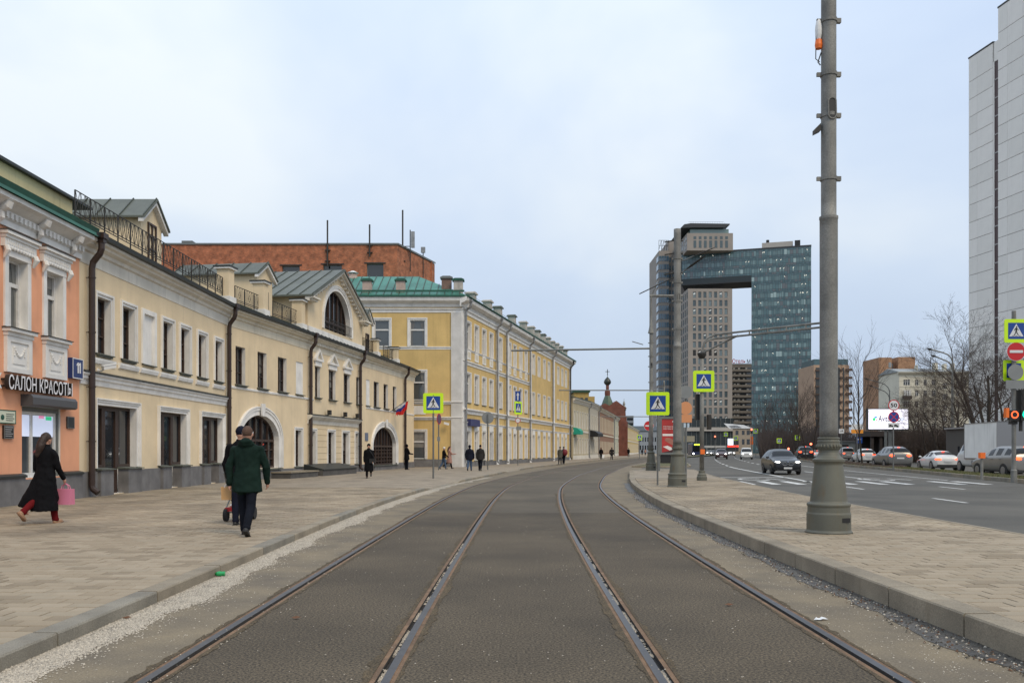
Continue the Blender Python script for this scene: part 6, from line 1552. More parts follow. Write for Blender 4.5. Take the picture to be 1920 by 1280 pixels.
# traffic light mast with arm and crossing sign
Yt = 37.6; t = sign_at('signal_mast', 'signal mast on the island edge with crossing sign and long arm over the road', 1316, Yt, ZI, 'signal mast'); s_ = FPX/Yt
zz = lambda py: wz(py, Yt)-ZI
m = MB(); m.tube([(0, 0, .3), (0, 0, zz(665))], [.10, .085], 16); m.build('pole', M_pole, t, smooth=True)
m = MB(); m.lathe([(.22, 0), (.22, .16), (.19, .2), (.19, .26), (.14, .32), (.14, .42), (.11, .44)], 20); m.build('base', M_cast, t)
m = MB(); m.lathe([(.1, zz(672)), (.16, zz(668)), (.19, zz(664)), (.19, zz(662)), (.1, zz(660))], 14); m.build('collar', M_iron, t)
ex = wx(1548, 34.2)-wx(1316, Yt); ey = 34.2-Yt; ez = wz(612.5, 34.2)-ZI
m = MB()
for dz in (0, .17): m.tube([(0, 0, zz(665)), (.05, 0, zz(652)), (.1, -.05, zz(643)+dz*.3), (.25, -.12, zz(638)+dz*.6), (.55, -.2, zz(635.5)+dz), (ex, ey, ez+dz)], .045, 8)
m.tube([(0, 0, zz(662)), (1.4, -.6, zz(632))], .04, 8)
for k in range(1, 6): f_ = k/6; m.box(.5+(ex-.5)*f_-.02, .5+(ex-.5)*f_+.02, -.2+(ey+.2)*f_-.04, -.2+(ey+.2)*f_+.04, zz(635.5)+(ez-zz(635.5))*f_, zz(635.5)+(ez-zz(635.5))*f_+.2)
m.build('arm', M_pole, t)
ped_board(t, .9, zz(715), y=-.13, x=.05)
m = MB(); m.box(-.22, .12, .12, .42, zz(787), zz(738)); m.build('signal_housing', M_black, t)
m = MB(); m.box(.27, .40, -.05, .3, zz(805), zz(777)); m.tube([(0, 0, zz(803)), (.3, 0, zz(803))], .02, 5); m.build('signal_housing', M_iron, t)
m = MB(); m.box(-.09, .09, -.17, -.10, zz(851), zz(842)); m.build('push_button', M_oran, t)
# backs of signs behind the second mast, two with orange lamp glow painted into their colour
Yk = 42.; t = sign_at('sign_post', 'thin post with grey sign backs, two with painted orange glow, beside the second mast', 1286, Yk, ZI, 'sign post'); z5 = lambda py: wz(py, Yk)-ZI
post(t, z5(720), .05)
rnd(t, .31, z5(735), M_sback, y=-.08, x=-.03); rnd(t, .31, z5(765), mat('orange_lit_back', (.62, .27, .12), .5), y=-.08, x=-.03); m = MB(); m.box(-.33, .27, -.09, -.07, z5(792), z5(777)); m.build('board', mat('orange_lit_back', (.62, .27, .12), .5), t)
m = MB(); [m.box(x, x+.1, -.1, -.08, z5(801), z5(793)) for x in (-.12, .05)]; m.build('sticker', mat('pale_blue_tag', (.45, .55, .65), .5), t)
m = MB(); m.box(-.1, .42, .0, .03, z5(828), z5(817)); m.build('small_board', mat('tan_back', (.26, .24, .18), .7), t)
# no entry behind the central crossing sign
Yn = 62.; t = sign_at('no_entry_sign', 'round red no entry sign partly behind the third mast', 1216.5, Yn, .0, 'road sign'); b = rnd(t, .35, wz(798, Yn), M_sred, M_swhite, rw=.05); m = MB(); m.box(-.25, .25, -.05, -.043, -.05, .05); m.build('bar', M_swhite, b); post(t, wz(800, Yn), .035)
# left pavement signs
Ye = 61.; t = sign_at('round_sign', 'round sign seen edge-on with a purple tint, just behind the left crossing sign', 822.5, Ye, .11, 'road sign'); b = rnd(t, .38, wz(785, Ye)-.11, mat('edge_purple', (.10, .05, .10), .5), M_sred, rot=1.25); post(t, wz(787, Ye)-.11, .045)
m = MB(); m.box(-.1, .1, -.06, .06, 2.0, 2.3); m.build('clamp_box', M_sback, t)
Yd = 62.; t = sign_at('round_sign', 'grey back of a round sign on a thin post right of the two dark-coated walkers', 914.5, Yd, .11, 'road sign'); rnd(t, .42, wz(783, Yd)-.11, M_sback, y=.06); post(t, wz(776, Yd)-.11, .045)
Yq = 79.; t = sign_at('sign_post', 'post with blue arrow, crossing and red-rimmed round signs by the ochre house', 971, Yq, .11, 'sign post'); z6 = lambda py: wz(py, Yq)-.11
m = MB(); m.box(-.24, .24, -.05, -.03, z6(752), z6(733)); b = m.build('board', M_sblue, t); m = MB(); m.add([(-.05, -.06, z6(750)), (.05, -.06, z6(750)), (.05, -.06, z6(741)), (.13, -.06, z6(741)), (0, -.06, z6(735)), (-.13, -.06, z6(741)), (-.05, -.06, z6(741))], [tuple(range(7))]); m.build('arrow', M_swhite, b)
ped_board(t, 1.15, z6(764.5), yaw=.95); rnd(t, .24, z6(788), M_swhite, M_sred, rw=.2); m = MB(); m.box(-.15, .3, -.05, -.03, z6(806), z6(799)); m.build('plate', M_sback, t); post(t, z6(736), .04)
# right hand signal pole on the median
Yr = 36.; t = sign_at('signal_pole', 'signal pole at the right edge with crossing and no entry signs and lit signals', 1901, Yr, .16, 'signal pole'); z7 = lambda py: wz(py, Yr)-.16
post(t, z7(583), .085, M_pole); m = MB(); m.lathe([(.12, 0), (.12, .5), (.086, .55)], 16); m.build('base', M_pole, t)
ped_board(t, .96, z7(621), y=-.12, x=.02); b = rnd(t, .385, z7(659.5), M_sred, M_swhite, y=-.12, rw=.04, x=.02); m = MB(); m.box(-.27, .27, -.146, -.135, -.055, .055); m.build('bar', M_swhite, b)
ped_board(t, .86, z7(694), y=.12, x=.06); rnd(t, .32, z7(698), M_sback, y=-.12, x=0)
m = MB(); m.box(-.4, .35, -.14, -.12, z7(729), z7(713)); m.build('board', M_sback, t)
m = MB(); m.box(.14, .60, -.28, .1, z7(789), z7(731)); hs = m.build('signal_head', M_black, t)
for py, c in ((740, M_iron), (758, M_iron), (776.5, mat('green_signal', (.0, .75, .45), .4, emit=1.3))):
    m = MB(); disc(m, .37, z7(py), .19, -.29); m.build('lens', c, hs); m = MB(); m.tube([(.37+.2*math.cos(a*PI/8), -.30, z7(py)+.2*math.sin(a*PI/8)) for a in range(0, 9)], .015, 4); m.tube([(.37+.2*math.cos(a*PI/8), -.44, z7(py)+.2*math.sin(a*PI/8)) for a in range(1, 8)], .012, 4); m.build('hood', M_iron, hs)
m = MB(); m.box(-.28, .12, -.22, -.02, z7(788), z7(769)); h2 = m.build('side_signal', M_black, t); m = MB(); disc(m, -.09, z7(777.5), .155, -.23, r0=.105); m.build('ring', mat('red_ring', (1., .12, .03), .4, emit=1.5), h2)
m = MB(); m.box(-.16, .1, -.1, .12, z7(795), z7(789)); m.box(.2, .3, -.1, .0, z7(808), z7(789)); m.build('bracket', M_iron, t)
m = MB(); m.box(-.42, -.3, -.2, .0, z7(783), z7(765)); m.build('side_lamp', M_oran, t)
t = thing('button_post', 'short grey post with orange box on the median near the white lorry', 'post', (wx(1841, 39.2), 39.2, .16)); post(t, wz(858, 39.2)-.16, .06, M_pole); m = MB(); m.box(-.11, .11, -.1, .1, wz(858, 39.2)-.18, wz(848, 39.2)-.16); m.build('box', M_oran, t)
# speed 50 / no stopping / tow plate
Y5 = 55.5; t = sign_at('speed_sign_post', 'post with round 50 sign, no stopping sign and tow plate', 1675, Y5, .16, 'road sign'); z8 = lambda py: wz(py, Y5)-.16
post(t, z8(762), .045); b = rnd(t, .35, z8(759.5), M_swhite, M_sred, rw=.15, y=-.06); place_text(b, '50', -.21, .21, -.13, .26, -.075, M_black, None, 0, 'numeral', .03)
b = rnd(t, .35, z8(781.5), M_sblue, M_sred, rw=.16, y=-.06)
for s_ in (-1, 1): m = MB(); a = .24; n = .035*s_; m.add([(-a, -.078-.002*s_, -a*s_-n), (a, -.078-.002*s_, a*s_-n), (a, -.078-.002*s_, a*s_+n), (-a, -.078-.002*s_, -a*s_+n)], [(0, 1, 2, 3) if s_ > 0 else (3, 2, 1, 0)]); m.build('stripe', M_sred, b)
m = MB(); m.box(-.36, .36, -.07, -.05, z8(802), z8(792.5)); b = m.build('plate', M_swhite, t)
zc = z8(798.5); m = MB(); m.box(-.3, -.05, -.075, -.07, zc-.02, zc+.05); m.box(-.28, -.15, -.075, -.07, zc+.05, zc+.1); m.add([(.0, -.075, zc+.02), (.25, -.075, zc-.06), (.3, -.075, zc), (.15, -.075, zc+.1), (.05, -.075, zc+.1)], [(0, 1, 2, 3, 4)]); [disc(m, x, z, .035, -.076, 8) for x, z in ((-.25, zc-.03), (-.1, zc-.03), (.06, zc), (.22, zc-.05))]; m.build('tow_symbol', M_black, b)
# far small signs and red lights
for px, py, Y, lab in ((1361, 814, 190, 'far crossing sign above the dark off-roader'), (1379.5, 821.5, 180, 'far crossing sign over the red and white screen'), (1417, 808, 170, 'far crossing sign beside the red signal'), (1461, 826, 150, 'far crossing sign over the dark saloon roof'), (1495, 820, 150, 'far crossing sign among the thin trees, above the dark estate'), (1199, 820, 150, 'far crossing sign at the end of the left street')):
    t = sign_at('crossing_sign', lab, px, Y, 0, 'road sign', 'small far crossing signs'); ped_board(t, .85, wz(py, Y)); post(t, wz(py, Y), .05)
for px, py, Y, lab in ((1409, 805, 165, 'brightest far red signal light right of the small pale building'), (1340.5, 818, 200, 'far red signal light over the road left of the off-roader'), (1478, 841, 140, 'low orange-red signal light right of the bare roadside trees'), (1520, 832, 135, 'small orange signal light beside the big pole')):
    t = sign_at('traffic_light', lab, px, Y, 0, 'traffic light', 'far traffic lights'); post(t, wz(py, Y), .06); z = wz(py, Y); m = MB(); m.box(-.18, .18, -.1, .1, z-.75, z+.25); b = m.build('housing', M_black, t)
    m = MB(); m.ell((0, -.12, z), (.17, .06, .17), 10, 6); m.build('lens', mat('red_signal', (1., .12, .06), .4, emit=6.), b)
# road info boards
t = sign_at('info_board', 'white and orange direction board by the thin bare tree', 1607, 92, .16, 'road sign'); z = lambda py: wz(py, 92)-.16
m = MB(); m.box(-.6, .6, -.05, -.02, z(805), z(795)); m.build('board', M_swhite, t); m = MB(); m.box(-.62, .62, -.05, -.02, z(812), z(805)); m.build('board', mat('orange_board', (.8, .3, .02), .5), t); post(t, z(795), .06)
t = sign_at('info_sign', 'small blue square sign with white arrow behind the info board', 1611, 104, .16, 'road sign'); m = MB(); zq = wz(825, 104)-.16; m.box(-.35, .35, -.05, -.02, zq-.35, zq+.35); b = m.build('board', M_sblue, t); m = MB(); m.box(-.05, .05, -.06, -.05, zq-.25, zq+.05); m.box(-.2, .2, -.06, -.05, zq+.05, zq+.15); m.build('arrow', M_swhite, b); post(t, zq, .05)
t = sign_at('info_sign', 'small white square sign on a post just right of the big pole', 1577.5, 110, .16, 'road sign'); m = MB(); zq = wz(808, 110)-.16; m.box(-.32, .32, -.05, -.02, zq-.28, zq+.28); b = m.build('board', M_swhite, t); m = MB(); m.box(-.2, .2, -.055, -.05, zq-.05, zq+.0); m.box(.05, .14, -.055, -.05, zq, zq+.15); m.build('symbol', M_black, b); post(t, zq, .05)
# roadside lamps with two curved arms
def lamp_post(lab, px, Y, pyt, pyb, s=1.0, zg=.1):
    t = thing('street_lamp', lab, 'street lamp', (wx(px, Y), Y, zg), 0, 'double-armed street lamps'); k = Y/FPX
    h = wz(pyt, Y)-zg; m = MB(); m.tube([(0, 0, 0), (0, 0, 2.0*s)], .26*s, 12); m.lathe([(.33*s, 0), (.33*s, .3), (.27*s, .4)], 12); m.build('base', M_pole, t)
    m = MB(); m.tube([(0, 0, 2*s), (0, 0, h-3.2*s)], [.17*s, .11*s], 10); m.build('pole', M_pole, t)
    for q, (dx, dz) in enumerate(((-46*k, 10*k), (-38*k, -13*k))):
        m = MB(); top = h-10*k+(-13*k if q else 0); m.tube([(0, 0, h-3.4*s-(1.2 if q else 0)), (0, 0, top-14*k), (-3*k, 0, top-7*k), (-9*k, 0, top-1.5*k), (-18*k, 0, top+2*k), (dx+6*k, 0, top+8*k)], [.09*s]*2+[.07*s]*4, 7); a = m.build('arm', M_pole, t)
        m = MB(); m.tube([(dx+8*k, 0, top+7*k), (dx+3*k, 0, top+8.5*k), (dx-2*k, 0, top+10.5*k)], [.06, .28*s, .08], 8, flat=.4); m.build('lamp_head', M_iron, a)
lamp_post('tall double-armed street lamp in front of the cream block and bare trees', 1786, 92, 653, 862)
lamp_post('double-armed street lamp before the orange brick tower, left of the screen', 1668, 150, 709, 850)
t = thing('street_lamp', 'single thin street lamp left of the bare poplar', 'street lamp', (wx(1601, 200), 200, 0)); m = MB(); m.tube([(0, 0, 0), (0, 0, wz(745, 200))], .16, 8); m.tube([(0, 0, wz(750, 200)), (-.1, 0, wz(735, 200)), (0, 0, wz(746, 200)), (1.2, 0, wz(743, 200))], .07, 6); m.build('pole', M_pole, t)
# advert stand
Yv = 55.; k = Yv/FPX; t = thing('advert_stand', 'grey-framed light box with red poster, half hidden by the second mast', 'advert stand', (wx(1233, Yv), Yv, .19)); w = 50*k; z = lambda py: wz(py, Yv)-.19
m = MB(); [m.box(*q) for q in ((0, .25, -.1, .2, z(852), z(781)), (w-.25, w, -.1, .2, z(852), z(781)), (.25, w-.25, -.1, .2, z(852), z(848)), (.25, w-.25, -.1, .2, z(785), z(781)))]; m.box(.05, .15, -.05, .1, 0, z(852)); m.box(w-.15, w-.05, -.05, .1, 0, z(852)); m.build('frame', M_metal, t)
m = MB(); m.box(.2, w-.2, .0, .18, z(868), z(852)); m.build('base', M_black, t)
m = MB(); m.box(.25, w-.25, -.05, .1, z(848), z(785)); ad = m.build('poster', mat('poster_red', (.46, .035, .03), .4, var=.35, vscale=.9), t)
Mw2 = mat('poster_white', (.75, .70, .66), .5)
place_text(ad, 'ПЕРВЫЙ ВО', .34, w-.36, z(800.5), .085, -.054, Mw2, None, 0); place_text(ad, 'ПЕРВЫЙ ПО', .34, w-.36, z(804.5), .085, -.054, Mw2, None, 0)
m = MB(); m.box(.3, w-.3, -.055, -.05, z(817), z(813)); [disc(m, .95+.09*q, z(790)+(.03 if q == 1 else 0), .045, -.055, 8) for q in range(3)]; m.add([(.32, -.056, z(837)), (.75, -.056, z(844)), (1.05, -.056, z(841)), (.6, -.056, z(835))], [(0, 1, 2, 3)]); m.build('print', Mw2, ad)
m = MB(); m.add([(.45, -.052, z(826)), (.9, -.052, z(834)), (1.2, -.052, z(828)), (.7, -.052, z(820))], [(0, 1, 2, 3)]); m.ell((.6, -.05, z(824)), (.16, .01, .12), 8, 5); m.build('print', mat('poster_brown', (.35, .14, .1), .5), ad)
m = MB(); m.add([(.25, -.051, z(848)), (1.35, -.051, z(848)), (1.35, -.051, z(838)), (.7, -.051, z(845))], [(0, 1, 2, 3)]); m.build('print', mat('poster_dark', (.05, .02, .02), .5), ad)
# far lit screen and orange roadworks plates
t = sign_at('lit_screen', 'small far screen, white above red, at the end of the road', 1374, 230, 0, 'billboard'); z = lambda py: wz(py, 230)
m = MB(); m.box(-1.3, .1, -.1, .1, z(834), z(822)); m.build('screen', mat('screen_w2', (.8, .85, 1.), .4, emit=1.), t); m = MB(); m.box(-1.4, 1.5, -.12, .1, z(838), z(834.5)); m.build('red_band', mat('screen_red', (.9, .06, .04), .4, emit=.9), t); m = MB(); m.box(-1.4, 1.5, 0, .2, z(846), z(838)); m.box(.15, 1.5, -.1, .1, z(834), z(826)); m.build('housing', M_dark, t); m = MB(); m.box(-.1, .1, 0, .2, 0, z(846)); m.build('post', M_metal, t)
t = sign_at('roadworks_sign', 'pair of orange plates on a post under the bright red signal', 1409.5, 167, 0, 'road sign'); z = lambda py: wz(py, 167); m = MB(); m.box(-.25, .25, -.05, 0, z(825), z(818)); m.box(-.25, .25, -.05, 0, z(833), z(826)); m.build('board', M_oran, t); post(t, z(818), .05)
# rubbish
x, y = gp(1537, 1162); t = thing('paper_scrap', 'crumpled white paper scrap on the asphalt right of the right tram track', 'litter', (x, y, .0)); m = MB(); m.X = Matrix.Rotation(.4, 4, 'Z')
for i in range(4):
    a = [(-.04+.025*i+R.uniform(-.01, .01), -.03+R.uniform(-.01, .01), .004+.012*R.random()), (-.01+.025*i, -.035, .01+.02*R.random()), (-.01+.025*i+R.uniform(-.01, .01), .03, .008+.02*R.random()), (-.045+.025*i, .025, .004)]; m.add(a, [(0, 1, 2, 3)])
m.build('paper', M_white, t)
x, y = gp(397, 1081); o = MB(); o.X = Matrix.Translation((0, 0, .028)); o.tube([(-.06, 0, 0), (-.04, 0, 0), (-.01, .005, 0), (.02, .01, 0), (.05, .015, 0)], [.012, .028, .032, .026, .03], 10); tag(o.build('crushed_bottle', mat('green_plastic', (.0, .30, .07), .15, spec=.8), None, (KLf(y)+.06, y, .01)), 'crushed green plastic bottle against the left kerb', 'litter')
leaf = mat('dry_leaf', (.12, .055, .025), .9)
for px, py, lab in ((1367, 1133.5, 'small reddish dry leaf on the asphalt between the right rails'), (555, 1158, 'brown dry leaf on the gravel strip'), (1860, 1238, 'curled brown leaf by the right kerb at the bottom corner'), (238, 1158, 'reddish leaf on the gravel by the left kerb')):
    x, y = gp(px, py, .01); m = MB(); s_ = .045; m.add([(-s_, 0, .01), (0, -s_*.5, .004), (s_, 0, .014), (0, s_*.5, .02)], [(0, 1, 2, 3)]); tag(m.build('dry_leaf', leaf, None, (x, y, .006)), lab, 'leaf', 'dry leaves on the road')
# ================================================================== BARE TREES
M_bark = mat('dark_bark', (.035, .027, .021), .95, var=.3, vscale=3); M_twig = mat('twigs', (.060, .043, .033), .95, var=.3, vscale=.5)
def tree_meshes(seed, H, spread, levels=5, trunk_r=.2, fork=.28, up=.35, n1=9, col=None):
    rr = random.Random(seed); tr = MB(); cr_ = MB()
    def grow(p, d, ln, r, lv, mb):
        n = 4 if lv < 2 else 3; pts = [p.copy()]; rs = [r]; q = p.copy(); dd = d.copy()
        for i in range(n):
            dd = (dd+Vector((rr.uniform(-1, 1), rr.uniform(-1, 1), rr.uniform(-.5, 1)*up))*(.14 if lv < 1 else .24)).normalized()
            q = q+dd*(ln/n); pts.append(q.copy()); rs.append(r*(1-.72*(i+1)/n) if lv else r*(1-.55*(i+1)/n))
        mb.tube(pts, rs, 7 if lv == 0 else 4 if lv < 3 else 3, cap=False)
        if lv >= levels: return
        k = n1 if lv == 0 else (6, 5, 5, 4, 3)[lv]
        for j in range(k):
            t = (fork+(1-fork)*(j+.5)/k) if lv == 0 else .25+.75*(j+rr.random())/k
            i = min(n-1, int(t*n)); f = t*n-i; b = pts[i].lerp(pts[i+1], f); ax = (pts[i+1]-pts[i]).normalized()
            a = rr.random()*6.283 if lv else j*2.4+rr.random(); s = Vector((math.cos(a), math.sin(a), 0)); s = (s-ax*s.dot(ax)).normalized()
            an = (.95-.35*t if lv == 0 else rr.uniform(.45, .95))*spread
            nd = (ax*math.cos(an)+s*math.sin(an)+Vector((0, 0, .12 if lv > 1 else .0))).normalized()
            L_ = ln*((.62-.25*(t-fork)) if lv == 0 else rr.uniform(.42, .66)); rb = max(.009, (rs[i]+(rs[i+1]-rs[i])*f)*(.6 if lv else .5)); grow(b, nd, L_, rb, lv+1, cr_)
    grow(Vector((0, 0, 0)), Vector((0, 0, 1)), H, trunk_r, 0, tr)
    return tr.mesh('trunk', M_bark), cr_.mesh('crown', M_twig)
TV = [tree_meshes(1, 9.5, 1.0, 5, .24, .25), tree_meshes(5, 8.6, 1.1, 5, .2, .22), tree_meshes(9, 10.5, .95, 5, .26, .3)]
TS = [tree_meshes(21, 7.5, .62, 3, .09, .25, .6, 16), tree_meshes(25, 6.8, .7, 3, .08, .3, .6, 15)]
def tree(v, x, y, s, rz, lab, grp, z=.1, nm='bare_tree'):
    t = thing(nm, lab, 'tree', (x, y, z), rz, grp); t.scale = (s, s, s); put('trunk', v[0], t); put('crown', v[1], t)
G1 = 'bare lindens in the roadside park'
spots = [(1724, 108, .62, 'small leafless tree beside the right end of the screen'), (1738, 98, .58, 'leafless linden in front of the cream block balcony'), (1758, 86, .52, 'leafless linden between the balcony and the tall street lamp'),
         (1778, 104, .66, 'dense leafless tree directly behind the tall street lamp'), (1806, 88, .72, 'leaning leafless tree right of the tall street lamp'), (1830, 100, 1.08, 'large leafless tree before the left edge of the white slab block'),
         (1858, 86, .95, 'broad dark leafless tree before the red glazed slot'), (1886, 94, .9, 'tall leafless tree behind the lorry and the signal pole'), (1846, 116, 1.0, 'far leafless tree behind the white slab corner'),
         (1907, 82, .8, 'leafless tree at the right edge behind the signal pole'), (1723, 120, .75, 'far leafless tree behind the screen edge and white saloon'), (1794, 124, .8, 'far leafless tree behind the street lamp pole')]
for i, (px, Y, s, lab) in enumerate(spots): tree(TV[i % 3], wx(px, Y), Y, s, i*1.9, lab, G1)
G2 = 'slim bare street trees on the median'
small = [(1617, 82, 1.05, 'tall slim bare tree left of the advertising screen', .16), (1512, 118, .95, 'slim bare tree just left of the big pole', .1), (1494, 150, 1.2, 'slim bare tree in front of the right part of the glass tower', .1), (1480, 160, 1.15, 'slim bare tree before the glass tower, above the dark saloon', .1),
         (1463, 175, 1.2, 'slim bare tree before the middle of the glass tower', .1), (1447, 190, 1.2, 'slim bare tree before the left part of the glass tower', .1), (1432, 205, 1.2, 'slim bare tree at the left edge of the glass tower', .1), (1525, 140, 1.2, 'slim bare tree directly behind the big pole', .1)]
for i, (px, Y, s, lab, z) in enumerate(small): tree(TS[i % 2], wx(px, Y), Y, s, i*1.3, lab, G2, z, 'slim_bare_tree')
# thicket of brush under the park trees and far tree mass
rr = random.Random(3); m = MB()
for i in range(6800):
    Y = rr.uniform(100, 140); px = rr.uniform(1690, 1925); x = wx(px, Y); h = rr.uniform(1.2, 4.6); a = rr.uniform(-.35, .35); b_ = rr.uniform(-.3, .3)
    m.tube([(x, Y, .1), (x+a*h*.4, Y+b_*h*.4, h*.5), (x+a*h, Y+b_*h, h)], [.05, .035, .012], 3, cap=False)
    for q in range(3): s = rr.uniform(.3, .8); c = Vector((x+a*h*s*.9, Y+b_*h*s, h*s)); m.tube([c, c+Vector((rr.uniform(-1, 1), rr.uniform(-.5, .5), rr.uniform(.3, 1.2)))], [.025, .01], 3, cap=False)
m.build('brushwood', mat('brush_brown', (.06, .043, .034), 1), kind='stuff')
m = MB()
for i in range(4200):
    Y = rr.uniform(150, 230); px = rr.uniform(1425, 1700); x = wx(px, Y); h = rr.uniform(2, 7)*(1 if px < 1540 else .8); a = rr.uniform(-.3, .3)
    m.tube([(x, Y, 0), (x+a*h*.4, Y, h*.5), (x+a*h, Y, h)], [.08, .05, .02], 3, cap=False)
    for q in range(2): s = rr.uniform(.3, .8); c = Vector((x+a*h*s*.9, Y, h*s)); m.tube([c, c+Vector((rr.uniform(-1.5, 1.5), rr.uniform(-.5, .5), rr.uniform(.3, 1.6)))], [.035, .015], 3, cap=False)
m.build('far_brushwood', mat('brush_far', (.075, .058, .052), 1), kind='stuff')
# ================================================================== VEHICLES
M_tyre = mat('tyre_rubber', (.018, .018, .018), .85); M_rim = mat('alloy_rim', (.28, .28, .29), .35, metal=.7); M_cglass = mat('car_glass', (.012, .014, .016), .12, spec=.2)
M_hl = mat('headlight_lit', (1., .97, .90), .3, emit=9.); M_hlo = mat('headlight_off', (.5, .52, .55), .15); M_tl = mat('tail_light_lit', (1., .07, .02), .3, emit=4.); M_tld = mat('tail_light', (.6, .02, .015), .3, emit=.5)
M_plate = mat('number_plate', (.6, .6, .6), .5); M_blk = mat('black_plastic', (.016, .016, .017), .55)
def ringpts(st):
    y, hw, z0, zb, zr, hr = st[:6]
    h = [(0, z0), (hw*.86, z0), (hw*.98, z0+.14), (hw, z0+(zb-z0)*.5), (hw*.985, z0+(zb-z0)*.86), (hw*.94, zb), (hr, zr-.05 if zr-zb > .2 else zr-.015), (hr*.75, zr), (0, zr+.015)]
    return [(x, y, z) for x, z in h]+[(-x, y, z) for x, z in h[-2:0:-1]]
SPEC = {
 'sedan': [(2.27, .62, .34, .52, .56, .45, 0, 0), (2.22, .80, .22, .62, .67, .60, 0, 0), (2.0, .88, .19, .70, .77, .68, 0, 0), (1.25, .90, .18, .85, .92, .72, 0, 0), (1.0, .90, .18, .90, .97, .72, 0, 1), (.2, .90, .18, .93, 1.39, .56, 1, 0), (-.33, .90, .18, .95, 1.44, .57, 0, 0), (-.40, .90, .18, .95, 1.44, .57, 1, 0), (-1.05, .90, .18, .97, 1.40, .56, 0, 1), (-1.65, .90, .18, 1.01, 1.09, .64, 0, 0), (-2.12, .87, .2, .99, 1.04, .64, 0, 0), (-2.25, .78, .3, .85, .90, .58, 0, 0), (-2.28, .6, .4, .7, .74, .45, 0, 0)],
 'suv': [(2.3, .65, .4, .66, .70, .5, 0, 0), (2.25, .84, .28, .78, .84, .64, 0, 0), (2.0, .92, .25, .90, .97, .72, 0, 0), (1.25, .94, .24, 1.0, 1.07, .76, 0, 0), (1.0, .94, .24, 1.05, 1.12, .76, 0, 1), (.35, .94, .24, 1.07, 1.60, .62, 1, 0), (-.25, .94, .24, 1.08, 1.67, .63, 0, 0), (-.32, .94, .24, 1.08, 1.67, .63, 1, 0), (-1.1, .94, .24, 1.10, 1.66, .62, 0, 0), (-1.17, .94, .24, 1.10, 1.66, .62, 1, 0), (-1.95, .93, .24, 1.13, 1.60, .60, 0, 1), (-2.22, .92, .26, 1.12, 1.17, .74, 0, 0), (-2.28, .89, .3, .95, 1.05, .72, 0, 0), (-2.3, .78, .4, .82, .88, .55, 0, 0)],
 'van': [(2.3, .65, .4, .68, .72, .5, 0, 0), (2.22, .86, .28, .9, .96, .68, 0, 0), (1.9, .93, .24, 1.05, 1.12, .78, 0, 1), (1.1, .95, .24, 1.10, 1.82, .74, 1, 0), (.3, .95, .24, 1.12, 1.88, .76, 0, 0), (-1.8, .95, .24, 1.12, 1.88, .76, 0, 0), (-2.15, .94, .26, 1.12, 1.84, .74, 0, 1), (-2.28, .90, .3, 1.1, 1.25, .8, 0, 0), (-2.3, .8, .4, .8, .86, .6, 0, 0)]}
_cm = {}
def car_meshes(kind):
    if kind in _cm: return _cm[kind]
    m = MB(); st = SPEC[kind]; n = 16; vs = []
    for s in st: vs += ringpts(s)
    fs = []; mi = []
    for i in range(len(st)-1):
        for k in range(n):
            k2 = (k+1) % n; fs.append((i*n+k, (i+1)*n+k, (i+1)*n+k2, i*n+k2)); sd_ = k in (5, 10); tp = k in (6, 7, 8, 9)
            mi.append(1 if (sd_ and st[i][6]) or (tp and st[i][7]) else 0)
    fs.append(tuple(range(n))); fs.append(tuple(reversed(range((len(st)-1)*n, len(st)*n)))); mi += [0, 0]
    me = bpy.data.meshes.new('tmp'); me.from_pydata(vs, [], fs); me.materials.append(M_blk); me.materials.append(M_cglass); me.polygons.foreach_set('material_index', mi)
    o = bpy.data.objects.new('tmp', me); COL.objects.link(o); md = o.modifiers.new('s', 'SUBSURF'); md.levels = 2; bpy.context.view_layer.update()
    ev = bpy.data.meshes.new_from_object(o.evaluated_get(bpy.context.evaluated_depsgraph_get())); bpy.data.objects.remove(o)
    out_ = []
    for q in (0, 1):
        idx = {}; v2 = []; f2 = []
        for p in ev.polygons:
            if p.material_index == q:
                f = []
                for v in p.vertices:
                    if v not in idx: idx[v] = len(v2); v2.append(tuple(ev.vertices[v].co))
                    f.append(idx[v])
                f2.append(f)
        me2 = bpy.data.meshes.new('window' if q else 'body'); me2.from_pydata(v2, [], f2); me2.polygons.foreach_set('use_smooth', [True]*len(f2)); me2.materials.append(M_cglass if q else M_blk); out_.append(me2)
    _cm[kind] = out_; return out_
wm_ = MB(); wr_ = MB(); 
def wheel_lathe(mb, prof, n=22):
    vs = []; fs = []
    for r, x in prof:
        for k in range(n): a = 2*PI*k/n; vs.append((x, r*math.cos(a), r*math.sin(a)))
    for i in range(len(prof)-1):
        for k in range(n): k2 = (k+1) % n; fs.append((i*n+k, i*n+k2, (i+1)*n+k2, (i+1)*n+k))
    fs.append(tuple(reversed(range(n)))); fs.append(tuple(range((len(prof)-1)*n, len(prof)*n))); mb.add(vs, fs)
wheel_lathe(wm_, [(.22, -.11), (.31, -.11), (.335, -.08), (.335, .08), (.31, .11), (.22, .11)]); wheel_lathe(wr_, [(.2, -.125), (.225, -.12), (.225, .12), (.2, .125), (.16, .10), (.05, .11)])
WME, RME = wm_.mesh('wheel', M_tyre), wr_.mesh('rim', M_rim)
def paint_m(name, c, metal=.1, coat=.45): return mat(name, c, .35, metal=metal, coat=coat, var=.1, vscale=1.5)
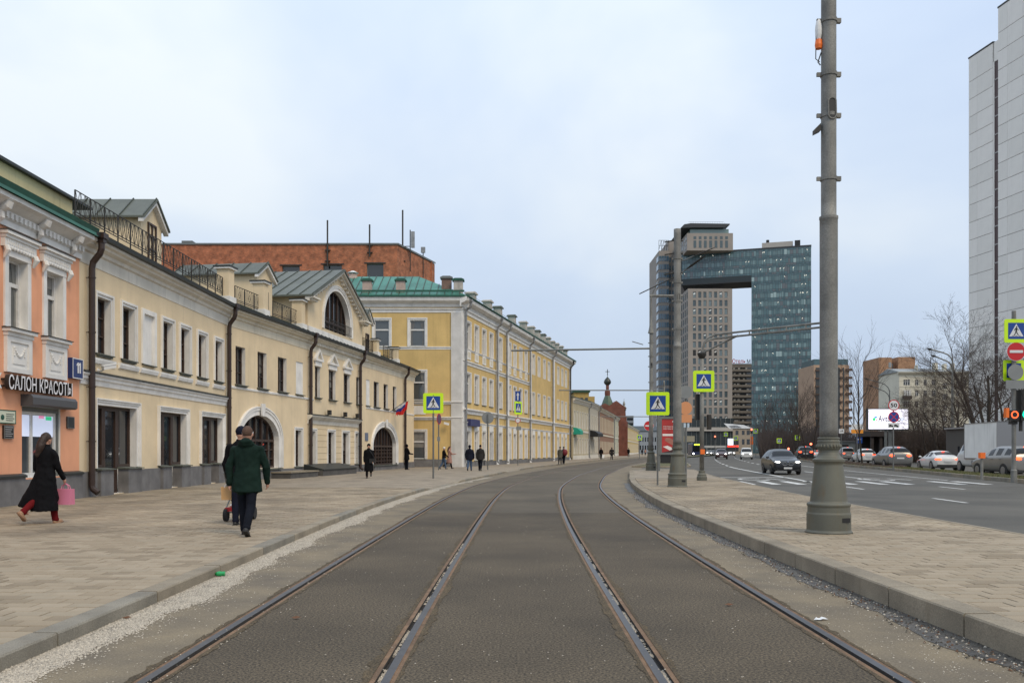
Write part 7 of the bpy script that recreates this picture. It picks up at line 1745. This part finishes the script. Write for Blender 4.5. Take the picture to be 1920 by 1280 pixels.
def car(lab, kind, x, y, heading, pm, lit=None, s=1.0, grp=None, cat='car', name='car', z=0., dirty=False):
    """heading: angle of travel from +Y towards +X"""
    b, g = car_meshes(kind); t = thing(name, lab, cat, (x, y, z), -heading, grp); t.scale = (s, s, s)
    bm_ = b.copy(); bm_.materials.clear(); bm_.materials.append(pm); put('body', bm_, t); put('window', g, t)
    hw = .90 if kind == 'sedan' else .94
    zl = {'sedan': (.63, .82), 'suv': (.80, .98), 'van': (.86, 1.0)}[kind]; fy = 2.2
    for sx in (-1, 1):
        for wy_ in (1.38, -1.36):
            m = MB(); n = 16; m.prism([(wy_+.395*math.cos(PI*k/n), .33+.395*math.sin(PI*k/n)) for k in range(n+1)]+[(wy_-.39, .2), (wy_+.39, .2)], sx*(hw-.25), sx*(hw+.006), 'x'); m.build('wheel_arch', M_blk, t)
            w = put('wheel', WME, t, (sx*(hw-.10), wy_, .335)); put('rim', RME, w)
        m = MB(); m.X = Matrix.Translation((sx*.64, fy-.05, zl[0])) @ Matrix.Rotation(-sx*.35, 4, 'Z'); m.ell((0, 0, 0), (.19, .09, .075), 12, 6); m.build('headlight', M_hl if lit == 'front' else M_hlo, t)
        m = MB(); m.X = Matrix.Translation((sx*.66, -2.19 if kind == 'sedan' else -2.22, zl[1])) @ Matrix.Rotation(sx*.3, 4, 'Z'); m.ell((0, 0, 0), (.23, .10, .085 if kind == 'sedan' else .11), 12, 6); m.build('tail_light', M_tl if lit == 'rear' else M_tld, t)
        m = MB(); m.ell((sx*(hw+.09), .82, .99 if kind == 'sedan' else 1.12), (.11, .07, .075), 8, 5); m.box(sx*(hw-.05), sx*(hw+.05), .79, .85, .93 if kind == 'sedan' else 1.06, .97 if kind == 'sedan' else 1.1); m.build('mirror', pm if kind == 'sedan' else M_blk, t)
        zh_ = zl[1]-.02
        for hy in (-.15, -1.0): m = MB(); m.box(sx*(hw-.01), sx*(hw+.015), hy-.1, hy+.08, zh_-.02, zh_+.02); m.build('door_handle', pm, t)
    m = MB(); zg = zl[0]-.03
    m.box(-.34, .34, fy-.05, fy+.085, zg-.16, zg+.02); m.box(-.7, .7, fy-.1, fy+.06, .26, .40); m.build('grille', M_blk, t)
    m = MB(); m.box(-.26, .26, fy+.08, fy+.105, .38, .49); m.build('number_plate', M_plate, t)
    m = MB(); m.box(-.26, .26, -2.325, -2.29, .62 if kind == 'sedan' else .74, .73 if kind == 'sedan' else .85); m.build('number_plate', M_plate, t)
    m = MB(); m.box(-.75, .75, -2.29, -2.0, .24, .44); m.build('rear_bumper', M_blk, t)
    if lit == 'rear': m = MB(); m.box(-.09, .09, -1.86 if kind != 'sedan' else -1.2, -1.8 if kind != 'sedan' else -1.14, {'sedan': 1.36, 'suv': 1.60, 'van': 1.86}[kind], {'sedan': 1.39, 'suv': 1.635, 'van': 1.89}[kind]); m.build('brake_light', M_tl, t)
    return t
P_dark = paint_m('paint_graphite', (.010, .0105, .014)); P_maroon = paint_m('paint_dark_maroon', (.045, .014, .012)); P_white = paint_m('paint_white', (.62, .62, .60), 0); P_grey = paint_m('paint_grey', (.15, .15, .145), .4, .6)
P_silv = paint_m('paint_silver', (.33, .33, .325), .4); P_blk2 = paint_m('paint_black', (.015, .014, .016)); P_lg = paint_m('paint_warm_grey', (.22, .215, .205), .4, .5)
xy = lambda px, Y: (wx(px, Y), Y)
t = car('dark graphite hatchback with lit headlights approaching, nearest car on the road', 'suv', *xy(1464, 55), PI+.10, P_dark, 'front', .93)
m = MB()
for sx in (-1, 1): m.tube([(sx*.19+.15*math.cos(k*PI/6), 2.30, .70+.085*math.sin(k*PI/6)) for k in range(13)], .014, 5, cap=False)
m.build('grille_rim', M_rim, t); m = MB(); m.tube([(0, 2.26, .84), (0, 2.29, .845)], .035, 12); m.build('badge', mat('badge_blue', (.3, .36, .5), .4), t)
car('dark maroon off-roader with lit round headlights approaching in the left lane', 'suv', *xy(1352.5, 142), PI+.22, P_maroon, 'front', 1.02)
car('white compact van approaching with lit low lamps, right of the off-roader', 'van', *xy(1399.5, 140), PI+.24, P_white, 'front', .98)
car('black off-roader seen from behind with bright red tail lights, just left of the big pole', 'suv', *xy(1507, 128), .22, P_blk2, 'rear', 1.22)
car('silver-grey van seen from behind, just right of the big pole', 'van', *xy(1584, 128), .15, P_silv, 'rear', 1.0)
car('white off-roader seen from behind by the bare slim tree', 'suv', *xy(1619, 100), .15, P_white, 'rear', .98)
car('large dusty grey off-roader with orange-red tail lights behind the 50 sign post', 'suv', *xy(1671, 72.5), .12, P_grey, 'rear', 1.06)
car('white saloon car seen from rear left, in front of the bare trees', 'sedan', *xy(1758, 65.5), .14, P_white, 'rear', 1.0)
car('grey crossover at the right edge beside the signal pole, with red tail light', 'suv', *xy(1888, 50.3), .02, P_lg, 'rear', 1.03)
# white lorry
Xl, Yl_ = wx(1858, 57.3), 57.0; t = thing('box_lorry', 'dirty white box lorry with windowless cargo body behind the grey crossover', 'lorry', (Xl, Yl_, 0), -.11)
b, g = car_meshes('van'); bm_ = b.copy(); bm_.materials.clear(); bm_.materials.append(P_white); c = put('cab', bm_, t, (.0, 1.9, .1)); c.scale = (1.05, .8, 1.12); g_ = put('window', g, c)
m = MB(); m.box(-1.03, 1.03, -3.0, 2.0, .95, 3.22); m.build('cargo_body', mat('dirty_white_panel', (.80, .79, .76), .7, var=.12, vscale=.6, streak=.5), t)
m = MB(); [m.box(-1.045, 1.045, a, a+.05, .9, 3.24) for a in (-3.02, 1.97)]; m.box(-1.05, 1.05, -3.02, 2.02, 3.2, 3.25); m.box(-1.05, 1.05, -3.02, 2.02, .9, .97); m.build('edge_rail', M_rim, t)
m = MB(); m.box(-.9, .9, -2.9, 2.5, .55, .9); m.box(-1.0, -.9, -1.2, .9, .35, .8); m.build('chassis', M_blk, t)
for sx in (-1, 1):
    for wy_ in (2.95, -1.7): w = put('wheel', WME, t, (sx*.88, wy_, .40)); w.scale = (1.2, 1.2, 1.2); put('rim', RME, w)
    m = MB(); m.box(sx*.7-.12, sx*.7+.12, -3.06, -3.0, .62, .78); m.build('tail_light', M_tl, t)
    m = MB(); m.box(sx*1.12-.06, sx*1.12+.06, 2.7, 2.76, 1.35, 1.75); m.build('mirror', M_blk, t)
# far queue of vehicles
G3 = 'distant cars at the far junction'
for px, Y, k, hd, pm, li, lab in ((1446, 190, 'sedan', .2, P_white, 'rear', 'far white car with red tail lights left of the graphite hatchback roof'), (1454, 205, 'suv', .2, P_silv, 'rear', 'far silver car in the queue just above the graphite hatchback'),
        (1434, 230, 'sedan', .2, P_blk2, 'rear', 'far dark car with red lights at the left end of the queue'), (1371, 235, 'sedan', PI+.2, P_white, 'front', 'far white car between the off-roader and the white van'),
        (1330, 260, 'sedan', PI+.2, P_silv, 'front', 'far car with lit headlights right of the orange button box'), (1338, 235, 'sedan', PI+.2, P_grey, 'front', 'far grey car just left of the maroon off-roader'),
        (1530, 150, 'sedan', .2, P_white, 'rear', 'far white car half hidden by the big pole'), (1481, 170, 'van', .2, P_silv, 'rear', 'far pale van above the graphite hatchback'),
        (1713, 118, 'suv', .2, P_grey, 'rear', 'far dark vehicle behind the grey off-roader and brushwood')):
    car(lab, k, *xy(px, Y), hd, pm, li, 1.0, G3)
t = thing('bus', 'dark city bus with lit green display and bright headlight left of the signal mast', 'bus', (wx(1306, 215), 215, 0), PI-.1); m = MB()
m.prism([(-1.25, .3), (1.25, .3), (1.27, 1.4), (1.2, 3.0), (1.05, 3.15), (-1.05, 3.15), (-1.2, 3.0), (-1.27, 1.4)], -9, 2.2); m.build('body', mat('bus_blue', (.02, .03, .09), .4), t)
m = MB(); m.box(-1.12, 1.12, 2.2, 2.24, 1.1, 2.5); m.build('windscreen', M_cglass, t); m = MB(); m.box(-.8, .8, 2.2, 2.25, 2.62, 2.92); m.build('display', mat('display_green', (.6, 1., .05), .4, emit=2.), t)
for sx in (-1, 1): m = MB(); m.ell((sx*.95, 2.24, .62), (.2, .08, .16), 10, 6); m.build('headlight', M_hl, t); w = put('wheel', WME, t, (sx*1.15, .9, .45)); w.scale = (1.35,)*3
# ================================================================== PEOPLE
def union(mb, voxel, name, mt, smooth=4, fold=0., fs=7., seed=0., squash=1.0):
    me = mb.mesh('tmp', mt); o = bpy.data.objects.new('tmp', me); COL.objects.link(o)
    r = o.modifiers.new('r', 'REMESH'); r.mode = 'VOXEL'; r.voxel_size = voxel
    if smooth: s = o.modifiers.new('s', 'SMOOTH'); s.iterations = smooth; s.factor = .5
    bpy.context.view_layer.update(); ev = bpy.data.meshes.new_from_object(o.evaluated_get(bpy.context.evaluated_depsgraph_get())); bpy.data.objects.remove(o)
    if fold:
        cs = []
        for v in ev.vertices:
            n = v.normal; p = v.co; q = noise.noise(Vector((p.x*fs+seed, p.y*fs, p.z*fs*.55)))*.6+noise.noise(Vector((p.x*fs*2.3, p.y*fs*2.3+seed, p.z*fs*1.6)))*.4; cs.append(p+n*q*fold)
        for v, c in zip(ev.vertices, cs): v.co = c
    ev.polygons.foreach_set('use_smooth', [True]*len(ev.polygons)); ev.name = name; ev.materials.clear(); ev.materials.append(mt); return ev
M_skin = mat('skin', (.50, .27, .19), .55); M_hairb = mat('brown_hair', (.028, .014, .009), .6, fine=.3, fscale=60); M_hairs = mat('short_brown_hair', (.085, .045, .028), .8, fine=.3, fscale=90); M_shoe = mat('black_shoe', (.014, .014, .014), .5)
def cloth(n, c, r=.85): return mat('cloth_'+n, c, r, var=.25, vscale=4, fine=.08, fscale=120, spec=.12)
def person(lab, px, Y, H, heading, coat, legs, gait='walk', hem=.50, flare=1.0, coatm=None, legm=None, hat=None, hair='short', hairm=None, shoem=None, zg=.11, near=False, arms=(.15, -.2), bend=(.25, .25), hood=False, phase=1, belt=False, skirt=None, out=.0, look=0., x=None, group=None, width=1.):
    """local frame faces +Y; all lengths are fractions of height H"""
    X = wx(px, Y) if x is None else x; t = thing('person', lab, 'person', (X, Y, zg), -heading, group)
    vx = .009 if near else .02
    hipz, kn, an = .515, .275, .045; sw = .108*width; hb = .048
    Lth, Lsh = hipz-kn, kn-an
    legs_j = []
    for sx in (-1, 1):
        if gait == 'walk': a = (.24 if sx == phase else -.22); k = (.08 if sx == phase else .75)
        elif gait == 'step': a = (.20 if sx == phase else -.18); k = (.06 if sx == phase else .42)
        else: a = .02*sx; k = .04
        hip = Vector((sx*hb, 0, hipz)); knee = hip+Vector((sx*.004, math.sin(a), -math.cos(a)))*Lth; b = a-k; ank = knee+Vector((0, math.sin(b), -math.cos(b)))*Lsh
        legs_j.append((hip, knee, ank, b))
    low = min(j[2].z+(-.045) for j in legs_j); dz = -low
    up = Vector((0, 0, dz)); legs_j = [(h+up, k+up, a+up, b) for h, k, a, b in legs_j]; HZ = hipz+dz
    sc = lambda v: Vector(v)*H
    lean = .012 if gait != 'stand' else 0
    sh = []
    for i, sx in enumerate((-1, 1)):
        S_ = Vector((sx*sw*.97, lean, .795+dz)); a = arms[i]; o_ = .13+out; el = S_+Vector((sx*math.sin(o_), math.sin(a)*math.cos(o_), -math.cos(a)*math.cos(o_)))*.175; b = a+bend[i]; wr = el+Vector((-sx*.02, math.sin(b), -math.cos(b)))*.145
        hd = (wr-el).normalized(); sh.append((S_, el, wr, hd, sx))
    hc = Vector((0, lean+.012, .925+dz))
    # body: one continuous surface
    m = MB()
    m.loft([(0, lean*.5, z+dz, rx*width, ry) for z, rx, ry in ((.485, .075, .06), (.52, .092, .07), (.60, .08, .06), (.70, .092, .064), (.755, .08, .054), (.79, .048, .04), (.84, .036, .036))])
    m.cap((0, lean, .82+dz), (0, lean+.008, .89+dz), .034, .031); m.ell(hc, (.044, .055, .066), 16, 12); m.ell(hc+Vector((0, .018, -.03)), (.034, .036, .034), 12, 8)
    m.ell(hc+Vector((0, .058, -.012)), (.008, .012, .014), 8, 6)
    for sx in (-1, 1): m.ell(hc+Vector((sx*.045, -.004, -.008)), (.007, .013, .018), 8, 6)
    for S_, el, wr, hd, sx in sh:
        m.cap(S_+Vector((-sx*.012, 0, -.02)), el, .019, .018); m.cap(el, wr, .023, .016)
        pc = wr+hd*.03; m.cap(wr, wr+hd*.045, .015, .017, 8)
        if near:
            side_ = Vector((0, 1, 0)); side_ = (side_-hd*side_.dot(hd)).normalized(); inw = Vector((-sx, 0, 0))
            for k in range(4):
                f0 = wr+hd*.045+side_*(-.015+.0105*k); l = (.030, .036, .034, .026)[k]; f1 = f0+hd*l*.55+inw*.004; f2 = f1+hd*l*.45+inw*.012; m.cap(f0, f1, .0052, .005, 6); m.cap(f1, f2, .005, .0045, 6)
            th0 = wr+hd*.018+side_*.014; m.cap(th0, th0+side_*.014+hd*.02+inw*.006, .006, .0052, 6); m.cap(th0+side_*.014+hd*.02+inw*.006, th0+side_*.014+hd*.038+inw*.012, .0052, .0045, 6)
        else: m.cap(wr+hd*.04, wr+hd*.075+Vector((-sx, 0, 0))*.01, .014, .008, 6)
    for h, k, a, b in legs_j:
        m.cap(h, k, .05, .034); m.cap(k, a, .033, .02); m.cap(a, a+Vector((0, .06, -.02)), .018, .014, 8)
    m.v = [tuple(c*H for c in v) for v in m.v]; put('body', union(m, vx*1.0, 'body', M_skin, 2), t)
    eye = MB(); [eye.ell(sc(hc+Vector((s_*.017, .049, .004))), (.006*H, .004*H, .004*H), 8, 5) for s_ in (-1, 1)]; eye.build('eyes', M_black, t)
    mo = MB(); mo.ell(sc(hc+Vector((0, .053, -.036))), (.014*H, .004*H, .004*H), 8, 4); mo.build('mouth', mat('lips', (.35, .10, .08), .5), t)
    # legs
    if legs:
        m = MB(); m.loft([(0, 0, z+dz, rx*width, ry) for z, rx, ry in ((.475, .078, .055), (.52, .088, .064), (.60, .078, .056))])
        for h, k, a, b in legs_j:
            m.cap(h, k, .058, .043); e = a+(k-a)*.02; m.cap(k, e, .042, .034); m.cap(e, e+Vector((0, .006, -.004)), .036, .036)
        m.v = [tuple(c*H for c in v) for v in m.v]; put('trousers', union(m, vx*1.2, 'trousers', legm, 3, .006*H, 9, px), t)
    if skirt:
        m = MB(); m.loft([(0, 0+(.03 if z < .2 else 0), z+dz, rx, ry) for z, rx, ry in ((.09, .11, .13), (.25, .095, .10), (.5, .08, .065))]); m.v = [tuple(c*H for c in v) for v in m.v]; put('skirt', union(m, vx*1.2, 'skirt', skirt, 3, .02*H, 7, 3), t)
    for i, (h, k, a, b) in enumerate(legs_j):
        m = MB(); m.X = Matrix.Translation(sc(a)) @ Matrix.Rotation(b*.9 if gait != 'stand' else 0, 4, 'X')
        s_ = H; m.cap((0, -.012*s_, -.028*s_), (0, .075*s_, -.034*s_), .024*s_, .018*s_, 10); m.cap((0, 0, 0), (0, 0, -.025*s_), .024*s_, .025*s_, 10); m.box(-.022*s_, .022*s_, -.035*s_, .09*s_, -.052*s_, -.04*s_)
        m.build('shoe', shoem or M_shoe, t, smooth=True)
    # coat
    m = MB(); hz = HZ-.515+hem
    prof = [(.845+dz, .045, .045, 0), (.83+dz, .070, .052, 0), (.81+dz, .098, .062, 0), (.78+dz, .113, .072, 0), (.74+dz, .112, .078, .002), (.70+dz, .108, .078, .002), (.62+dz, .100, .075, 0), (.55+dz, .110*(1+.2*(flare-1)), .088, 0)]
    steps = 5; zlast = .55+dz
    for k in range(1, steps+1):
        f = k/steps; z = zlast+(hz-zlast)*f
        if hz < zlast-.01: prof.append((z, .110+.018*f+(flare-1)*.09*f, .090+(.03 if hem < .3 else .012)*f+(flare-1)*.10*f, -(flare-1)*.09*f))
    m.loft([(0, lean*.6+cy, z, rx*width, ry) for z, rx, ry, cy in prof][::-1])
    for S_, el, wr, hd, sx in sh: m.ell(S_+Vector((-sx*.012, 0, -.012)), (.036, .042, .036), 10, 8); m.cap(S_+Vector((0, 0, -.012)), el, .038, .034); m.cap(el, wr+hd*.005, .036, .028)
    if hem < .45:
        for h, k, a, b in legs_j:
            tt = min(1, max(.1, (h.z-hz-.02)/(h.z-k.z))); m.cap(h, h+(k-h)*tt, .070, .064)
    if hood: m.ell((0, -.045, .852+dz), (.062, .045, .032), 12, 8); m.ell((0, -.03, .83+dz), (.075, .05, .035), 12, 8)
    else: m.loft([(0, lean, .82+dz, .06, .055), (0, lean+.004, .85+dz, .046, .046), (0, lean+.006, .868+dz, .043, .044)])
    m.v = [tuple(c*H for c in v) for v in m.v]; cm_ = union(m, vx*1.15, 'coat', coatm, 3, (.014 if near else .009)*H, 7.5, px*.13)
    co = put('coat', cm_, t)
    # head
    hm = hairm or M_hairs; m = MB()
    if hat is not None:
        m.ell(hc+Vector((0, -.006, .022)), (.053, .060, .058), 16, 10); m.loft([(0, hc.y-.004, hc.z+.004, .052, .060), (0, hc.y-.004, hc.z+.03, .056, .063)]); m.v = [tuple(c*H for c in v) for v in m.v]; put('hat', union(m, vx, 'hat', hat, 2), t)
    if hair == 'short' and hat is None:
        m = MB(); m.ell(hc+Vector((0, -.008, .014)), (.0475, .0545, .060), 16, 12); m.v = [tuple(c*H for c in v) for v in m.v if True]; put('hair', union(m, vx, 'hair', hm, 1), t)
    if hair == 'long':
        m = MB(); m.ell(hc+Vector((0, -.012, .014)), (.052, .056, .062), 16, 12); m.cap(hc+Vector((0, -.045, .0)), hc+Vector((-.01, -.075, -.09)), .044, .045); m.cap(hc+Vector((-.01, -.075, -.09)), hc+Vector((-.03, -.085, -.17)), .045, .03); m.v = [tuple(c*H for c in v) for v in m.v]; put('hair', union(m, vx, 'hair', hm, 1, .008*H, 12, 1), t)
    if hair == 'hood': m.ell(hc+Vector((0, -.014, .008)), (.058, .062, .07), 14, 10); m.v = [tuple(c*H for c in v) for v in m.v]; put('hood', union(m, vx, 'hood', coatm, 2), t)
    return t, dict(sh=[(sc(a), sc(b), sc(c), d) for a, b, c, d, e in sh], dz=dz, H=H)
def bag(name, lab, t, info, hand, w, d, h, mt, hl=.14, cat='bag', rz=0., tip=0.):
    p = info['sh'][hand][2]+info['sh'][hand][3]*.075*info['H']; rot = t.rotation_euler.z; c, s = math.cos(rot), math.sin(rot)
    X = t.location.x+p.x*c-p.y*s; Yy = t.location.y+p.x*s+p.y*c; Z = t.location.z+p.z
    b = thing(name, lab, cat, (X, Yy, Z), rz); m = MB(); z1 = -hl; 
    m.add([(-w/2*.8, -d/2*1.3, z1-h), (w/2*.8, -d/2*1.3, z1-h), (w/2*.8, d/2*1.3, z1-h), (-w/2*.8, d/2*1.3, z1-h), (-w/2, -d/2*.5, z1), (w/2, -d/2*.5, z1), (w/2, d/2*.5, z1), (-w/2, d/2*.5, z1)], [(0, 3, 2, 1), (4, 5, 6, 7), (0, 1, 5, 4), (1, 2, 6, 5), (2, 3, 7, 6), (3, 0, 4, 7)])
    bo = m.build('bag_body', mt, b)
    for sy in (-1, 1): m = MB(); m.tube([(-w*.25, sy*d*.25, z1-.02), (-w*.2, sy*d*.15, z1+hl*.6), (0, sy*.01, .0), (w*.2, sy*d*.15, z1+hl*.6), (w*.25, sy*d*.25, z1-.02)], .008, 6); m.build('handle', mt if name != 'paper_bag' else M_white, b)
    return b
# 1 woman with pink bag, seen from behind, coat blown out to the left
C_blk = cloth('black', (.006, .006, .0075)); C_grn = cloth('dark_green', (.008, .021, .016), .8); C_navy = cloth('navy', (.010, .012, .024)); C_char = cloth('charcoal', (.030, .028, .028)); C_jean = cloth('jeans', (.06, .10, .17)); C_red = cloth('wine', (.13, .008, .010))
C_blkt = cloth('black_trousers', (.008, .010, .016)); C_pink = cloth('dusty_pink', (.38, .22, .18)); C_grey = cloth('olive_grey', (.09, .085, .07)); C_cap = cloth('white_knit', (.6, .58, .54)); C_beige = mat('beige_shoe', (.34, .20, .12), .7)
t, info = person('woman in a long black coat with long brown hair, walking away past the salon window', 84, 16.6, 1.74, .30, 1, 1, 'walk', .15, 1.15, C_blk, C_red, None, 'long', M_hairb, C_beige, near=True, arms=(-.05, .25), bend=(.5, .3), phase=1, width=.95, out=.0)
m = MB(); m.loft([(-.02, .0, .24, .20, .15), (-.24, -.14, .33, .24, .13), (-.20, -.12, .45, .22, .13), (-.10, -.06, .70, .20, .13), (0, 0, 1.05, .14, .11)]); put('coat_tail', union(m, .018, 'coat_tail', C_blk, 4, .03, 5, 2), t)
bag('gift_bag', 'pink gift bag hanging from the hand of the woman in the black coat', t, info, 1, .34, .13, .30, mat('pink_paper', (.62, .20, .30), .6), .10, rz=-.25)
# 2 man in green parka
t, info = person('man in a dark green hooded parka walking away in the middle of the left pavement', 463, 14.35, 1.80, .0, 1, 1, 'step', .40, 1.0, C_grn, C_blkt, None, 'short', M_hairs, None, near=True, arms=(-.06, .18), bend=(.1, .15), hood=True, phase=-1, width=1.10, out=.14)
m = MB(); [m.tube([(s_*.082, .0, 1.665), (s_*.08, .08, 1.675)], .004, 5) for s_ in (-1, 1)]; m.box(-.075, .075, .098, .102, 1.655, 1.69); m.build('glasses', M_white, t)
# 3 man with beanie beyond, and his bag, and the pushchair
t, info = person('man in black jacket and dark beanie, mostly hidden behind the man in the green parka', 451.5, 16.3, 1.83, .0, 1, 1, 'stand', .44, 1.0, C_blk, C_navy, C_navy, 'none', None, None, near=True, arms=(.1, .9), bend=(.2, .3), width=1.12, out=.10)
bag('paper_bag', 'tan paper bag held by the man in the dark beanie', t, info, 0, .26, .12, .24, mat('kraft_paper', (.50, .29, .12), .8), .06)
t = thing('pushchair', 'small pushchair with dark wheels and red band, glimpsed between the walking man\'s legs', 'pushchair', (wx(449, 17.3), 17.3, .11)); 
m = MB(); [m.tube([(sx*.18-.03, y, .13), (sx*.18+.03, y, .13)], .125, 16) for sx in (-1, 1) for y in (-.25, .35)]; m.build('wheel', M_tyre, t)
m = MB(); [m.tube([(sx*.22, -.3, .13), (sx*.22, .1, .42), (sx*.22, -.25, .95)], .014, 6) for sx in (-1, 1)]; m.tube([(-.22, -.25, .95), (.22, -.25, .95)], .02, 8); m.tube([(-.22, -.25, .18), (.22, -.25, .18)], .014, 6); m.build('frame', M_metal, t)
m = MB(); m.ell((0, .1, .45), (.2, .3, .14), 12, 8); m.m = 1; m.box(-.2, .2, -.28, .1, .2, .27); m.m = 2; m.ell((0, -.05, .31), (.17, .2, .05), 10, 6); m.build('seat', [C_char, mat('red_band', (.4, .02, .02), .7), M_white], t)
# others
t, info = person('woman in a long black coat, black hat and shoulder bag walking towards the camera', 691.5, 43.5, 1.72, PI-.1, 1, 1, 'walk', .20, 1.12, C_blk, C_blk, C_blk, 'none', None, None, arms=(.25, -.1), bend=(.2, .4), phase=1)
b = thing('shoulder_bag', 'black shoulder bag on the strap of the woman walking towards the camera', 'bag', (t.location.x+.2, t.location.y-.16, .95)); m = MB(); m.box(-.14, .14, -.06, .06, -.1, .12); m.build('bag_body', M_black, b); m = MB(); m.tube([(.1, -.0, .1), (.0, -.05, .35), (-.16, 0, .56)], .012, 5); m.build('strap', M_black, b)
person('man in a long black hooded coat standing by the corner between cream and ochre houses', 762.5, 62, 1.80, .9, 1, 1, 'stand', .38, 1., C_blk, C_blkt, None, 'hood', None, None, arms=(.3, .3), bend=(1.1, 1.1))
person('woman with white knit hat, black jacket and blue jeans walking beside the ochre wall', 832, 64, 1.62, 1.2, 1, 1, 'step', .50, 1., C_blk, C_jean, C_cap, 'none', None, None, arms=(.2, .3), bend=(.6, .6))
person('woman in a long dusty pink coat holding a phone, beside the white pillar', 842.5, 65.5, 1.68, 1.3, 1, 1, 'walk', .26, 1.05, C_pink, C_blk, None, 'long', M_hairs, None, arms=(.5, .5), bend=(1.2, 1.2))
person('man in dark navy hooded jacket walking away, left of the pair on the far pavement', 880.5, 59, 1.74, .1, 1, 1, 'step', .42, 1., C_navy, C_jean, None, 'hood', None, None, arms=(.1, -.1), out=.15, width=1.12)
t, info = person('man in charcoal overcoat walking away with a briefcase, right of the pair', 900.5, 59, 1.76, .1, 1, 1, 'step', .42, 1., C_char, C_blkt, None, 'short', C_blk, None, arms=(-.1, .05), out=.08, phase=-1, width=1.05)
bag('briefcase', 'black briefcase in the hand of the man in the charcoal overcoat', t, info, 1, .12, .3, .3, M_black, .05)
person('person in olive-grey coat close beside the backpack wearer at the far ochre wall', 1050, 86, 1.72, .2, 1, 1, 'step', .36, 1., C_grey, C_blkt, C_blk, 'none', arms=(0, .1))
t, info = person('person in dark jacket carrying a wine-red backpack near the far end of the ochre house', 1057, 86.5, 1.74, .2, 1, 1, 'step', .46, 1., C_navy, C_blkt, None, 'short', C_blk, arms=(0, .1), phase=-1)
b = thing('backpack', 'bulky wine-red backpack worn by the walker near the far end of the ochre house', 'backpack', (t.location.x+.12, t.location.y-.22, 1.25)); m = MB(); m.ell((0, 0, 0), (.26, .18, .32), 12, 8); m.build('bag_body', mat('wine_nylon', (.16, .01, .02), .6), b); m = MB(); m.box(-.2, -.15, .0, .25, -.2, .3); m.box(.1, .15, .0, .25, -.2, .3); m.build('strap', M_black, b)
t, info = person('person in black jacket with a white carrier bag before the brown-red low house', 1127, 128, 1.74, .2, 1, 1, 'stand', .5, 1., C_blk, C_blkt, None, 'short', C_blk, arms=(0, .1), out=.1)
bag('carrier_bag', 'white carrier bag held before the brown-red low house', t, info, 1, .4, .25, .45, M_white, .05)
person('stout person in a dark coat walking away before the brown-red low house', 1147, 124, 1.76, .2, 1, 1, 'step', .4, 1., C_char, C_blkt, None, 'hood', arms=(.1, -.1), out=.2, width=1.25)
person('distant person in black before the pale green-white low house', 1178.5, 175, 1.8, .2, 1, 1, 'step', .45, 1., C_blk, C_blkt, None, 'short', C_blk, arms=(0, .1))
for px, Y, c, lab in ((1204, 240, C_blk, 'distant dark-clad person near the end of the street, leftmost of two'), (1210, 235, C_pink, 'distant person in pale pink near the end of the street')):
    person(lab, px, Y, 1.75, .2, 1, 1, 'stand', .45, 1., c, C_blkt, None, 'short', C_blk, zg=0, arms=(0, .1))
for px, Y, c, lab in ((1723, 104, C_blk, 'dark figure standing among the brushwood behind the white saloon'),):
    person(lab, px, Y, 1.8, 1.2, 1, 1, 'stand', .45, 1., c, C_blkt, C_red, 'none', zg=.1, arms=(.2, .1))
for o in [o for o in bpy.data.objects if o.name.startswith('tmp')]: bpy.data.objects.remove(o)
